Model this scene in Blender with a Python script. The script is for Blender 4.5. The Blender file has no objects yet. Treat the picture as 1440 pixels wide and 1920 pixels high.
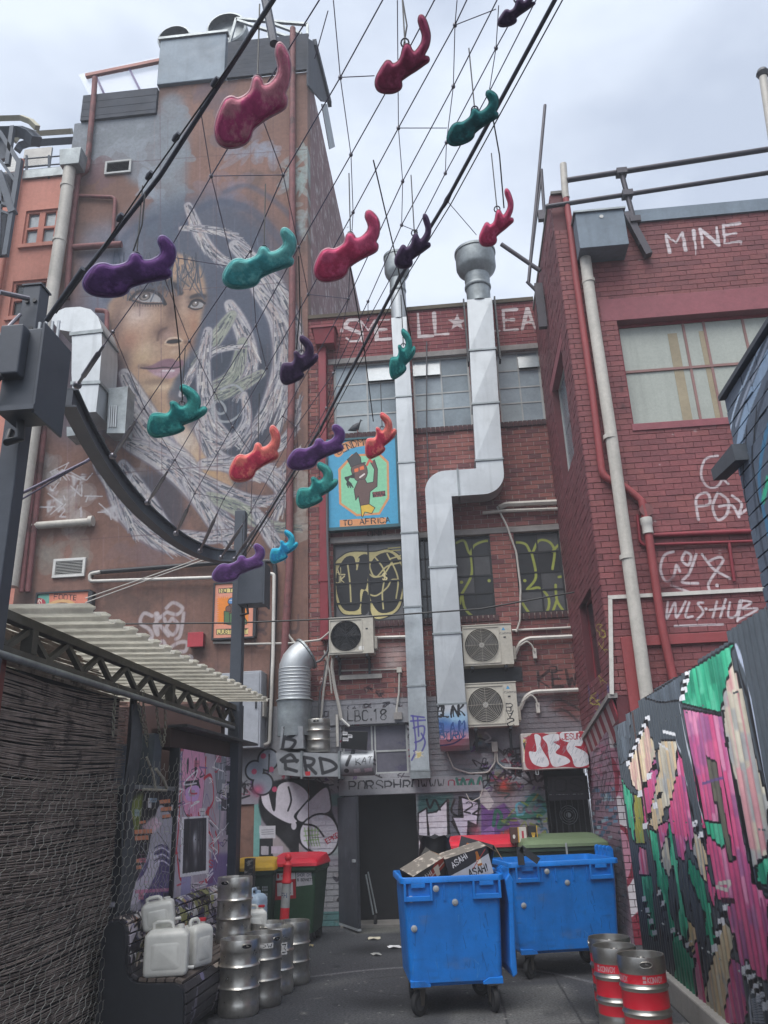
import bpy, math, random
import numpy as np
from mathutils import Vector, Matrix
R=math.radians
rnd=random.Random(7)
scene=bpy.context.scene
COL=scene.collection
# camera
F=1500.; PITCH=R(20.08); ROLL=R(2.06); YAW=R(4.8); H=1.75
def ray(px,py):
 a=(px-720)/F; b=-(py-960)/F
 c, s=math.cos(ROLL), math.sin(ROLL)
 xr=a*c+b*s; yu=-a*s+b*c
 f=math.cos(PITCH)-yu*math.sin(PITCH); z=math.sin(PITCH)+yu*math.cos(PITCH)
 cy, sy=math.cos(YAW), math.sin(YAW)
 return(xr*cy-f*sy,xr*sy+f*cy,z)
def W(px,py,ax,val):
 """place in the world: where the sight line through a photo point meets the plane ax = val"""
 d=ray(px,py); i='xyz'.index(ax); o=(0,0,H); t=(val-o[i])/d[i]
 return(t*d[0],t*d[1],H+t*d[2])
def proj(X,Y,Z):
 cy, sy=math.cos(YAW), math.sin(YAW)
 r=X*cy+Y*sy; f0=-X*sy+Y*cy; z=Z-H
 d=f0*math.cos(PITCH)+z*math.sin(PITCH); u=-f0*math.sin(PITCH)+z*math.cos(PITCH)
 if d<=.05:return(-9999,-9999,d)
 xr=r/d; yu=u/d; c, s=math.cos(ROLL), math.sin(ROLL)
 return(720+F*(xr*c-yu*s),960-F*(xr*s+yu*c),d)
cam_d=bpy.data.cameras.new('camera'); cam=bpy.data.objects.new('camera',cam_d); COL.objects.link(cam)
o_=Vector(ray(720,960)); rx=(Vector(ray(720+F,960))-o_).normalized(); uy=(Vector(ray(720,960-F))-o_).normalized()
fz=-o_.normalized()
cam.matrix_world=Matrix(((rx.x,uy.x,fz.x,0),(rx.y,uy.y,fz.y,0),(rx.z,uy.z,fz.z,H),(0,0,0,1)))
cam_d.sensor_fit='VERTICAL'; cam_d.sensor_height=24; cam_d.lens=F/1920*24
cam_d.clip_start=.05; cam_d.clip_end=2000
scene.camera=cam
# sky, sun, exposure
SUN_EL, SUN_AZ=R(62), R(200)
world=bpy.data.worlds.new('World'); scene.world=world; world.use_nodes=True
nt=world.node_tree; nt.nodes.clear()
def N(t,ty,**k):
 n=t.nodes.new(ty)
 for a, v in k.items():setattr(n,a,v)
 return n
sky=N(nt,'ShaderNodeTexSky',sky_type='NISHITA',sun_disc=False,sun_elevation=SUN_EL,sun_rotation=SUN_AZ)
sky.air_density=1.5; sky.dust_density=3.0
tc=N(nt,'ShaderNodeTexCoord')
mp=N(nt,'ShaderNodeMapping'); mp.inputs['Scale'].default_value=(1,1,2.0)
n1=N(nt,'ShaderNodeTexNoise'); n1.inputs['Scale'].default_value=2.4; n1.inputs['Detail'].default_value=5; n1.inputs['Roughness'].default_value=.5
rp=N(nt,'ShaderNodeValToRGB')
rp.color_ramp.elements[0].position=.4; rp.color_ramp.elements[0].color=(4.2,4.75,5.8,1)
rp.color_ramp.elements[1].position=.6; rp.color_ramp.elements[1].color=(6.4,7.0,8.0,1)
mx=N(nt,'ShaderNodeMixRGB'); mx.inputs[0].default_value=.9
bg=N(nt,'ShaderNodeBackground'); bg.inputs['Strength'].default_value=.05
wo=N(nt,'ShaderNodeOutputWorld')
L=nt.links.new
L(tc.outputs['Generated'],mp.inputs[0]); L(mp.outputs[0],n1.inputs['Vector']); L(n1.outputs['Fac'],rp.inputs[0])
L(sky.outputs[0],mx.inputs[1]); L(rp.outputs[0],mx.inputs[2]); L(mx.outputs[0],bg.inputs[0]); L(bg.outputs[0],wo.inputs[0])
sd=bpy.data.lights.new('sun','SUN'); sd.energy=1.5; sd.angle=R(48); sd.color=(1,.97,.93)
sun=bpy.data.objects.new('sun',sd); COL.objects.link(sun)
sdir=Vector((math.sin(SUN_AZ)*math.cos(SUN_EL),math.cos(SUN_AZ)*math.cos(SUN_EL),math.sin(SUN_EL)))
sun.rotation_euler=sdir.to_track_quat('Z','Y').to_euler(); sun.location=(0,0,40)
vs=scene.view_settings; vs.view_transform='Standard'; vs.look='None'; vs.gamma=1; vs.use_curve_mapping=False
vs.exposure=1.6
scene.cycles.max_bounces=6; scene.cycles.diffuse_bounces=4
# painting helpers (flat print on real surfaces)
def lin(c):
 c=np.asarray(c,float); return np.where(c<=.04045,c/12.92,((c+.055)/1.055)**2.4)
def hexc(h):h=h.lstrip('#'); return tuple(int(h[i:i+2],16)/255 for i in(0,2,4))
def C(c):return hexc(c)if isinstance(c,str)else c
def spline(p,n=8,closed=False):
 p=[tuple(q)for q in p]
 if len(p)<3:return p
 m=len(p); out=[]
 rng=range(m)if closed else range(m-1)
 for i in rng:
  g=(lambda k:p[k%m])if closed else(lambda k:p[max(0,min(m-1,k))])
  a, b, c, d=g(i-1), g(i), g(i+1), g(i+2)
  for k in range(n):
   t=k/n
   out.append(tuple(.5*(2*b[j]+(c[j]-a[j])*t+(2*a[j]-5*b[j]+4*c[j]-d[j])*t*t+(3*b[j]-a[j]-3*c[j]+d[j])*t**3)for j in range(len(b))))
 if not closed:out.append(p[-1])
 return out
GL=dict(A='0026 40;1232',B='0006 36 35 33 03;3342 41 30 00',C='4536 16 05 01 10 30 41',D='0006 26 44 42 20 00',E='46060040;0333',F='460600;0333',G='4536 16 05 01 10 30 41 43 23',H='0006;4640;0343',I='2620',J='4641 30 10 01',K='0006;4603 40',L='0600 40',M='0006 23 46 40',N='0006 40 46',O='1605 01 10 30 41 45 36 16',P='0006 36 45 44 33 03',Q='1605 01 10 30 41 45 36 16;2240',R='0006 36 45 44 33 03;2340',S='4536 16 05 04 42 41 30 10 01',T='0646;2620',U='0601 10 30 41 46',V='062046',W='061023 3046',X='0640;4600',Y='062346;2320',Z='0646 00 40')
GL.update({'0':GL['O'],'1':'152620','2':'0516 36 45 44 00 40','3':'0646 23 42 30 10 01','4':'3036 02 42','8':'1334 45 36 16 05 04 13 02 01 10 30 41 42 33','!':'2622;2120','.':'2021','-':'1333',':':'2425;2122',"'":'2625','/':'0046','$':'4536 16 05 04 42 41 30 10 01;2026','5':'4606 04 34 42 30 00','9':'4414 05 16 36 45 42 20'})
def glyph(ch):
 out=[]
 for st in GL.get(ch,'').split(';'):
  s=st.replace(' ',''); out.append([(int(s[i])/4,int(s[i+1])/6)for i in range(0,len(s)-1,2)])
 return[o for o in out if o]
class Cv:
 """a sheet of paint; f maps drawing points to sheet pixels"""
 def __init__(s,w,h,f=None,k=1.):
  s.w, s.h=int(w), int(h); s.rgb=np.zeros((s.h,s.w,3),np.float32); s.a=np.zeros((s.h,s.w),np.float32)
  s.f=f or(lambda x,y:(x,s.h-y)); s.k=k
 def fill(s,c):s.rgb[:]=C(c); s.a[:]=1; return s
 def _put(s,y0,y1,x0,x1,m,c,al=1.):
  if y1<=y0 or x1<=x0:return
  m=np.clip(m,0,1)*al; a=s.a[y0:y1,x0:x1]; r=s.rgb[y0:y1,x0:x1]
  c=np.asarray(C(c),np.float32); oa=m+a*(1-m); den=np.maximum(oa,1e-5)
  s.rgb[y0:y1,x0:x1]=(c*m[...,None]+r*(a*(1-m))[...,None])/den[...,None]; s.a[y0:y1,x0:x1]=oa
 def _box(s,P,pad):
  P=np.asarray(P); x0=max(0,int(P[:,0].min()-pad)); x1=min(s.w,int(P[:,0].max()+pad)+2)
  y0=max(0,int(P[:,1].min()-pad)); y1=min(s.h,int(P[:,1].max()+pad)+2); return x0, x1, y0, y1
 def line(s,pts,w,c,a=1.,soft=0.,sm=False,taper=None):
  if sm:pts=spline(pts)
  Q=[s.f(*p)for p in pts]; r=w*s.k/2; sf=max(.7,soft*s.k); x0, x1, y0, y1=s._box(Q,r*1.5+sf+3)
  if x1<=x0 or y1<=y0:return s
  m=np.zeros((y1-y0,x1-x0),np.float32); n=len(Q)
  for i in range(max(1,n-1)):
   p, q=Q[i], Q[min(i+1,n-1)]; rr=r
   if taper:t=(i+.5)/(n-1); rr=r*(taper(t))
   bx0, bx1, by0, by1=s._box([p,q],rr+sf+1)
   if bx1<=bx0 or by1<=by0:continue
   X, Y=np.meshgrid(np.arange(bx0,bx1)+.5,np.arange(by0,by1)+.5)
   dx, dy=q[0]-p[0], q[1]-p[1]; l2=dx*dx+dy*dy+1e-9
   t=np.clip(((X-p[0])*dx+(Y-p[1])*dy)/l2,0,1)
   d=np.hypot(X-p[0]-t*dx,Y-p[1]-t*dy)
   v=np.clip((rr-d)/sf+.5,0,1); mm=m[by0-y0:by1-y0,bx0-x0:bx1-x0]; np.maximum(mm,v,out=mm)
  s._put(y0,y1,x0,x1,m,c,a); return s
 def mask(s,pts,soft,sm=False):
  if sm:pts=spline(pts,6,True)
  Q=np.asarray([s.f(*p)for p in pts]); b=int(soft*s.k)if soft else 0
  x0, x1, y0, y1=s._box(Q,b*2+2)
  if x1<=x0 or y1<=y0:return None
  X, Y=np.meshgrid(np.arange(x0,x1)+.5,np.arange(y0,y1)+.5); ins=np.zeros(X.shape,bool); n=len(Q)
  for i in range(n):
   ax, ay=Q[i]; bx, by=Q[(i+1)%n]
   if abs(ay-by)<1e-9:continue
   ins^=((ay>Y)!=(by>Y))&(X<(bx-ax)*(Y-ay)/(by-ay)+ax)
  m=ins.astype(np.float32)
  for _ in range(2 if b else 1):m=blur(m,max(b,0)or 1)if b else m
  return x0, x1, y0, y1, m
 def poly(s,pts,c,a=1.,soft=0.,sm=False,out=None,ow=2):
  r=s.mask(pts,soft,sm)
  if r:s._put(r[2],r[3],r[0],r[1],r[4],c,a)
  if out:
   q=spline(pts,6,True)if sm else list(pts); s.line(q+[q[0]],ow,out)
  return s
 def blob(s,x,y,rx_,ry_,c,a=1.,rot=0.,hard=1.):
  cx, cy=s.f(x,y); rx_*=s.k; ry_*=s.k; m=max(rx_,ry_)*2.2
  x0, x1, y0, y1=s._box([(cx,cy)],m)
  if x1<=x0 or y1<=y0:return s
  X, Y=np.meshgrid(np.arange(x0,x1)+.5-cx,np.arange(y0,y1)+.5-cy); cr, sr=math.cos(rot), math.sin(rot)
  d=((X*cr-Y*sr)/rx_)**2+((X*sr+Y*cr)/ry_)**2
  s._put(y0,y1,x0,x1,np.exp(-d*hard)if hard<3 else np.clip((1-np.sqrt(d))*min(rx_,ry_)+.5,0,1),c,a); return s
 def text(s,t,x,y,h,c,w=None,dx=(1,0),cw=.75,wob=0.,a=1.,soft=0.):
  """baseline start x, y; letters h tall along direction dx"""
  w=w or h*.12; ux, uy_=dx; l=math.hypot(ux,uy_); ux, uy_=ux/l, uy_/l; vx, vy=uy_, -ux; adv=0
  g=random.Random(len(t)*7+int(x))
  for ch in t:
   if ch!=' ':
    jy=g.uniform(-wob,wob)*h; jr=g.uniform(-wob,wob); nx=.25 if ch in "I.:'!" else 0
    for st in glyph(ch):
     P=[]
     for gx, gy in st:
      X=adv+(gx-nx)*h*cw*.8+(gy*h*jr); Y=gy*h+jy; P.append((x+ux*X+vx*Y,y+uy_*X+vy*Y))
     if len(P)<2:P=P*2
     P=[(P[i][0]+(P[i+1][0]-P[i][0])*t/4+g.gauss(0,1)*h*wob*.18,P[i][1]+(P[i+1][1]-P[i][1])*t/4+g.gauss(0,1)*h*wob*.18)for i in range(len(P)-1)for t in range(4)]+[P[-1]]
     r0=g.uniform(0,6); s.line(P,w,c,a,soft,taper=lambda t:.82+.3*math.sin(t*5+r0))
     if wob and g.random()<.4:s.line([P[-1],(P[-1][0],P[-1][1]+h*g.uniform(.15,.5))],w*.3,c,a*.8)
   adv+=h*cw*(.55 if ch in "I.:'! " else 1.1)
  return s
 def image(s,name):
  im=bpy.data.images.new(name,s.w,s.h,alpha=True); buf=np.ones((s.h,s.w,4),np.float32)
  buf[...,:3]=s.rgb; buf[...,3]=s.a; im.alpha_mode='CHANNEL_PACKED'; im.pixels.foreach_set(np.clip(buf,0,1).ravel()); im.pack(); return im
def blur(m,b):
 if b<1:return m
 for ax in(0,1):
  p=[(0,0),(0,0)]; p[ax]=(b+1,b); c=np.cumsum(np.pad(m,p,mode='edge'),axis=ax)
  n=m.shape[ax]
  m=(c[2*b+1:2*b+1+n]-c[:n])/(2*b+1)if ax==0 else(c[:,2*b+1:2*b+1+n]-c[:,:n])/(2*b+1)
 return m
class WCv(Cv):
 """paint sheet lying on the wall plane ax = val, addressed with photo points"""
 def __init__(s,ax,val,u0,u1,v0,v1,ppm,ref):
  s.ax, s.val, s.u0, s.u1, s.v0, s.v1, s.ppm=ax, val, u0, u1, v0, v1, ppm
  iu, iv={'y':(0,2),'x':(1,2),'z':(0,1)}[ax]
  def f(px,py):
   p=W(px,py,ax,val); return((p[iu]-u0)*ppm,(p[iv]-v0)*ppm)
  a=W(ref[0],ref[1],ax,val); b=W(ref[0],ref[1]+10,ax,val)
  super().__init__((u1-u0)*ppm,(v1-v0)*ppm,f,abs(math.dist(a,b))/10*ppm)
 def map(s):return(s.ax,s.u0,s.u1,s.v0,s.v1)
 # materials
def mat(name,col,rough=.75,metal=0.,var=.18,vs_=1.5,bump=.15,bs=30.,stain=None,ss=1.2,st=.55,img=None,imap=None,space='Object',brick=None,dirt=0.,spec=.4,wear=0.,emis=None,fine=0.08,streak=0.):
 m=bpy.data.materials.new(name); m.use_nodes=True; t=m.node_tree; t.nodes.clear(); K=t.links.new
 out=N(t,'ShaderNodeOutputMaterial'); b=N(t,'ShaderNodeBsdfPrincipled'); K(b.outputs[0],out.inputs[0])
 tc=N(t,'ShaderNodeTexCoord'); geo=N(t,'ShaderNodeNewGeometry')
 P=geo.outputs['Position']if space=='World' else tc.outputs['Object']
 def noise(sc,det=4,ro=.6,vec=None):
  n=N(t,'ShaderNodeTexNoise'); n.inputs['Scale'].default_value=sc; n.inputs['Detail'].default_value=det; n.inputs['Roughness'].default_value=ro; K(vec or P,n.inputs['Vector']); return n.outputs['Fac']
 def ramp(x,a,b_):
  n=N(t,'ShaderNodeMapRange'); n.inputs['From Min'].default_value=a; n.inputs['From Max'].default_value=b_; K(x,n.inputs['Value']); return n.outputs[0]
 def mixc(f,a,b_,mode='MIX'):
  n=N(t,'ShaderNodeMixRGB',blend_type=mode)
  for i, v in((0,f),(1,a),(2,b_)):
   if isinstance(v,(int,float)):n.inputs[i].default_value=v
   elif isinstance(v,tuple):n.inputs[i].default_value=(*v,1)
   else:K(v,n.inputs[i])
  return n.outputs[0]
 def mth(op,a,b_=None):
  n=N(t,'ShaderNodeMath',operation=op)
  for i, v in((0,a),(1,b_)):
   if v is None:continue
   if isinstance(v,(int,float)):n.inputs[i].default_value=v
   else:K(v,n.inputs[i])
  return n.outputs[0]
 lc=tuple(float(v)for v in lin(C(col))); c=None
 if brick:
  u, pitch, rowh, z0, tones=brick
  sx=N(t,'ShaderNodeSeparateXYZ'); K(P,sx.inputs[0]); U=sx.outputs['XYZ'.index(u)]
  row=mth('FLOOR',mth('DIVIDE',mth('SUBTRACT',sx.outputs[2],z0),rowh)); off=mth('MULTIPLY',mth('MODULO',row,2.),.5)
  colm=mth('FLOOR',mth('ADD',mth('DIVIDE',U,pitch),off)); cb=N(t,'ShaderNodeCombineXYZ'); K(row,cb.inputs[0]); K(colm,cb.inputs[1])
  wn=N(t,'ShaderNodeTexWhiteNoise',noise_dimensions='3D'); K(cb.outputs[0],wn.inputs[0]); r=N(t,'ShaderNodeValToRGB'); K(wn.outputs['Value'],r.inputs[0])
  r.color_ramp.interpolation='CONSTANT'
  for i, tone in enumerate(tones):
   e=r.color_ramp.elements[i]if i<2 else r.color_ramp.elements.new(i/len(tones)); e.position=i/len(tones); e.color=(*[float(v)for v in lin(C(tone))],1)
  c=r.outputs[0]
 if c is None:
  rgbn=N(t,'ShaderNodeRGB'); rgbn.outputs[0].default_value=(*lc,1); c=rgbn.outputs[0]
 if var:
  v=ramp(noise(vs_),.3,.7); g=N(t,'ShaderNodeMapRange'); g.inputs['To Min'].default_value=1-var; g.inputs['To Max'].default_value=1+var*.6; K(v,g.inputs['Value'])
  cc=N(t,'ShaderNodeCombineXYZ'); [K(g.outputs[0],cc.inputs[i])for i in range(3)]; c=mixc(1.,c,cc.outputs[0],'MULTIPLY')
 if stain:
  c=mixc(mth('MULTIPLY',ramp(noise(ss,6,.65),st,st+.08),.8),c,tuple(float(v)for v in lin(C(stain))))
 if streak:
  mpn=N(t,'ShaderNodeMapping'); mpn.inputs['Scale'].default_value=(6,6,.35); K(P,mpn.inputs[0])
  c=mixc(mth('MULTIPLY',ramp(noise(1.3,5,.6,mpn.outputs[0]),.5,.75),streak),c,tuple(v*.35 for v in lc))
 if img is not None:
  ax, u0, u1, v0, v1=imap; sx=N(t,'ShaderNodeSeparateXYZ'); K(P,sx.inputs[0]); iu, iv={'y':(0,2),'x':(1,2),'z':(0,1)}[ax]
  cb=N(t,'ShaderNodeCombineXYZ')
  for k, (i_,a0,a1)in enumerate(((iu,u0,u1),(iv,v0,v1))):
   q=N(t,'ShaderNodeMapRange',clamp=False); q.inputs['From Min'].default_value=a0; q.inputs['From Max'].default_value=a1; K(sx.outputs[i_],q.inputs['Value']); K(q.outputs[0],cb.inputs[k])
  ti=N(t,'ShaderNodeTexImage',image=img,extension='CLIP',interpolation='Linear'); K(cb.outputs[0],ti.inputs[0])
  al=ti.outputs['Alpha']
  if wear:al=mth('MULTIPLY',al,mth('SUBTRACT',1.,mth('MULTIPLY',ramp(noise(5,8,.75),.56,.66),wear)))
  c=mixc(al,c,ti.outputs['Color'])
 if fine:
  v=N(t,'ShaderNodeMapRange'); v.inputs['From Min'].default_value=.3; v.inputs['From Max'].default_value=.7; v.inputs['To Min'].default_value=1-fine*1.6; v.inputs['To Max'].default_value=1+fine; K(noise(bs*.6,5,.7),v.inputs['Value'])
  cc=N(t,'ShaderNodeCombineXYZ'); [K(v.outputs[0],cc.inputs[i])for i in range(3)]; c=mixc(1.,c,cc.outputs[0],'MULTIPLY')
 if dirt:
  c=mixc(mth('MULTIPLY',ramp(noise(2.7,7,.7),.45,.75),dirt),c,tuple(v*.3+.008 for v in lc))
 K(c,b.inputs['Base Color']); b.inputs['Metallic'].default_value=metal; b.inputs['Specular IOR Level'].default_value=spec
 rr=N(t,'ShaderNodeMapRange'); rr.inputs['To Min'].default_value=max(.03,rough-.1); rr.inputs['To Max'].default_value=min(1,rough+.12); K(noise(vs_*3),rr.inputs['Value']); K(rr.outputs[0],b.inputs['Roughness'])
 if bump:
  bn=N(t,'ShaderNodeBump'); bn.inputs['Strength'].default_value=bump; bn.inputs['Distance'].default_value=.01; K(noise(bs,5,.65),bn.inputs['Height']); K(bn.outputs[0],b.inputs['Normal'])
 if emis:b.inputs['Emission Color'].default_value=(*lin(C(emis)),1); b.inputs['Emission Strength'].default_value=1
 return m
 # mesh helpers
class MB:
 def __init__(s):s.v=[]; s.f=[]
 def add(s,vs_,fs):n=len(s.v); s.v+=[tuple(map(float,v))for v in vs_]; s.f+=[tuple(i+n for i in f)for f in fs]; return s
 def box(s,x0,x1,y0,y1,z0,z1,skip=''):
  v=[(x0,y0,z0),(x1,y0,z0),(x1,y1,z0),(x0,y1,z0),(x0,y0,z1),(x1,y0,z1),(x1,y1,z1),(x0,y1,z1)]
  f={'b':(0,3,2,1),'t':(4,5,6,7),'f':(0,1,5,4),'r':(1,2,6,5),'k':(2,3,7,6),'l':(3,0,4,7)}
  return s.add(v,[q for k,q in f.items()if k not in skip])
 def obox(s,c,ux,uy_,uz,hx,hy,hz):
  c, ux, uy_, uz=map(Vector,(c,ux,uy_,uz)); v=[]
  for sz in(-1,1):
   for sx, sy in((-1,-1),(1,-1),(1,1),(-1,1)):v.append(c+ux*hx*sx+uy_*hy*sy+uz*hz*sz)
  return s.add(v,[(0,3,2,1),(4,5,6,7),(0,1,5,4),(1,2,6,5),(2,3,7,6),(3,0,4,7)])
 def beam(s,a,b,w,h,up=(0,0,1)):
  a, b=Vector(a), Vector(b); d=(b-a); l=d.length; d.normalize(); up=Vector(up); sd_=d.cross(up)
  if sd_.length<1e-4:sd_=d.cross(Vector((0,1,0)))
  sd_.normalize(); u2=sd_.cross(d); return s.obox((a+b)/2,d,sd_,u2,l/2,w/2,h/2)
 def tube(s,pts,r,n=8,cap=True,closed=False):
  pts=[Vector(p)for p in pts]; m=len(pts); rr=r if hasattr(r,'__len__')else[r]*m; base=len(s.v); prev=None; rings=[]
  for i, p in enumerate(pts):
   if closed:t=pts[(i+1)%m]-pts[i-1]
   else:t=pts[min(i+1,m-1)]-pts[max(i-1,0)]
   t=t.normalized()if t.length>1e-9 else Vector((0,0,1))
   if prev is None:
    u=t.cross(Vector((0,0,1)));
    if u.length<.05:u=t.cross(Vector((1,0,0)))
   else:u=prev-t*prev.dot(t)
   u.normalize(); prev=u; w=t.cross(u)
   for k in range(n):
    a=2*math.pi*k/n; s.v.append(tuple(p+(u*math.cos(a)+w*math.sin(a))*rr[i]))
  for i in range(m if closed else m-1):
   j=(i+1)%m
   for k in range(n):
    s.f.append((base+i*n+k,base+i*n+(k+1)%n,base+j*n+(k+1)%n,base+j*n+k))
  if cap and not closed:
   s.f.append(tuple(base+k for k in reversed(range(n)))); s.f.append(tuple(base+(m-1)*n+k for k in range(n)))
  return s
 def lathe(s,prof,c=(0,0,0),n=24,axis='z',cap=True):
  base=len(s.v)
  for r, h in prof:
   for k in range(n):
    a=2*math.pi*k/n; x, y=r*math.cos(a), r*math.sin(a)
    p={'z':(x,y,h),'y':(x,h,y),'x':(h,x,y)}[axis]; s.v.append((p[0]+c[0],p[1]+c[1],p[2]+c[2]))
  for i in range(len(prof)-1):
   for k in range(n):s.f.append((base+i*n+k,base+i*n+(k+1)%n,base+(i+1)*n+(k+1)%n,base+(i+1)*n+k))
  if cap:s.f.append(tuple(base+k for k in reversed(range(n)))); s.f.append(tuple(base+(len(prof)-1)*n+k for k in range(n)))
  return s
 def prism(s,out,a0,a1,ax='x'):
  """outline extruded along ax from a0 to a1"""
  n=len(out); mk={'x':lambda a,p:(a,p[0],p[1]),'y':lambda a,p:(p[0],a,p[1]),'z':lambda a,p:(p[0],p[1],a)}[ax]
  return s.add([mk(a0,p)for p in out]+[mk(a1,p)for p in out],[tuple(range(n)),tuple(reversed(range(n,2*n)))]+[(i,i+n,(i+1)%n+n,(i+1)%n)for i in range(n)])
 def loft(s,rings,cap=True,closed=True):
  n=len(rings[0]); base=len(s.v)
  for r in rings:s.v+=[tuple(p)for p in r]
  for i in range(len(rings)-1):
   for k in range(n if closed else n-1):s.f.append((base+i*n+k,base+i*n+(k+1)%n,base+(i+1)*n+(k+1)%n,base+(i+1)*n+k))
  if cap and closed:s.f.append(tuple(base+k for k in reversed(range(n)))); s.f.append(tuple(base+(len(rings)-1)*n+k for k in range(n)))
  return s
 def build(s,name,m,parent=None,smooth=False,bevel=0,kind=None,label=None):
  off=Vector((0,0,0)); q=parent
  while q is not None:
   off+=q.location
   if q.parent is None and q.name in LOCAL:off=Vector((0,0,0))
   q=q.parent
  me=bpy.data.meshes.new(name); me.from_pydata([(v[0]-off.x,v[1]-off.y,v[2]-off.z)for v in s.v],[],s.f)
  for mm in(m if isinstance(m,(list,tuple))else[m]):me.materials.append(mm)
  if smooth:
   me.polygons.foreach_set('use_smooth',[True]*len(me.polygons))
   try:me.set_sharp_from_angle(angle=R(smooth if smooth>1 else 40))
   except Exception:pass
  import bmesh as _b
  bm=_b.new(); bm.from_mesh(me); _b.ops.recalc_face_normals(bm,faces=bm.faces); bm.to_mesh(me); bm.free()
  o=bpy.data.objects.new(name,me); COL.objects.link(o)
  if parent is not None:o.parent=parent
  if bevel:md=o.modifiers.new('bevel','BEVEL'); md.width=bevel; md.segments=2; md.limit_method='ANGLE'
  if kind:o['kind']=kind
  if label:o['label']=label
  return o
LOCAL=set()
def thing(name,label,cat,loc=(0,0,0),group=None,rz=0,local=False):
 o=bpy.data.objects.new(name,None)
 if local:LOCAL.add(o.name)
 COL.objects.link(o); o.location=loc; o.rotation_euler=(0,0,rz); o['label']=label; o['category']=cat; o.empty_display_size=.1
 if group:o['group']=group
 return o
def tag(o,label,cat,group=None):
 o['label']=label; o['category']=cat
 if group:o['group']=group
 return o
def dup(root,loc=None,rz=None,label=None,scale=None,swap=None):
 def cp(o,par):
  c=o.copy(); COL.objects.link(c); c.parent=par
  if swap and o.type=='MESH' and swap.get(o.data.materials[0].name if o.data.materials else None):
   c.data=o.data.copy(); c.data.materials[0]=swap[o.data.materials[0].name]
  for ch in list(o.children):cp(ch,c)
  return c
 r=cp(root,None)
 if loc is not None:r.location=loc
 if rz is not None:r.rotation_euler=(0,0,rz)
 if scale:r.scale=scale
 if label:r['label']=label
 return r
def plate(name,cv,ax,u0,u1,v0,v1,at,th,parent,side=-1,**k):
 """a thin board with print on it, lying on plane ax = at, th thick towards side"""
 m=mat(name+'_print','#888888',img=cv.image(name+'_image'),imap=(ax,u0,u1,v0,v1),space='World',**k)
 b=MB(); a, c=sorted((at,at+side*th))
 if ax=='y':b.box(u0,u1,a,c,v0,v1)
 elif ax=='x':b.box(a,c,u0,u1,v0,v1)
 o=b.build(name,m,parent); return o
 # laid bricks: full bricks share one mesh; the largest in view are parts, the rest one joined part
def holed(b,ax,at,th,u0,u1,v0,v1,holes):
 us=sorted({u0,u1,*[min(max(h[0],u0),u1)for h in holes],*[min(max(h[1],u0),u1)for h in holes]})
 vs2=sorted({v0,v1,*[min(max(h[2],v0),v1)for h in holes],*[min(max(h[3],v0),v1)for h in holes]})
 lo, hi=sorted((at,at+th))
 for i in range(len(us)-1):
  run=None
  for j in range(len(vs2)-1):
   cu, cv=(us[i]+us[i+1])/2, (vs2[j]+vs2[j+1])/2
   solid=not any(h[0]<cu<h[1]and h[2]<cv<h[3]for h in holes)
   if solid:run=(run[0],vs2[j+1])if run else(vs2[j],vs2[j+1])
   if(not solid or j==len(vs2)-2)and run:
    if ax=='y':b.box(us[i],us[i+1],lo,hi,run[0],run[1])
    else:b.box(lo,hi,us[i],us[i+1],run[0],run[1])
    run=None
 return b
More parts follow.
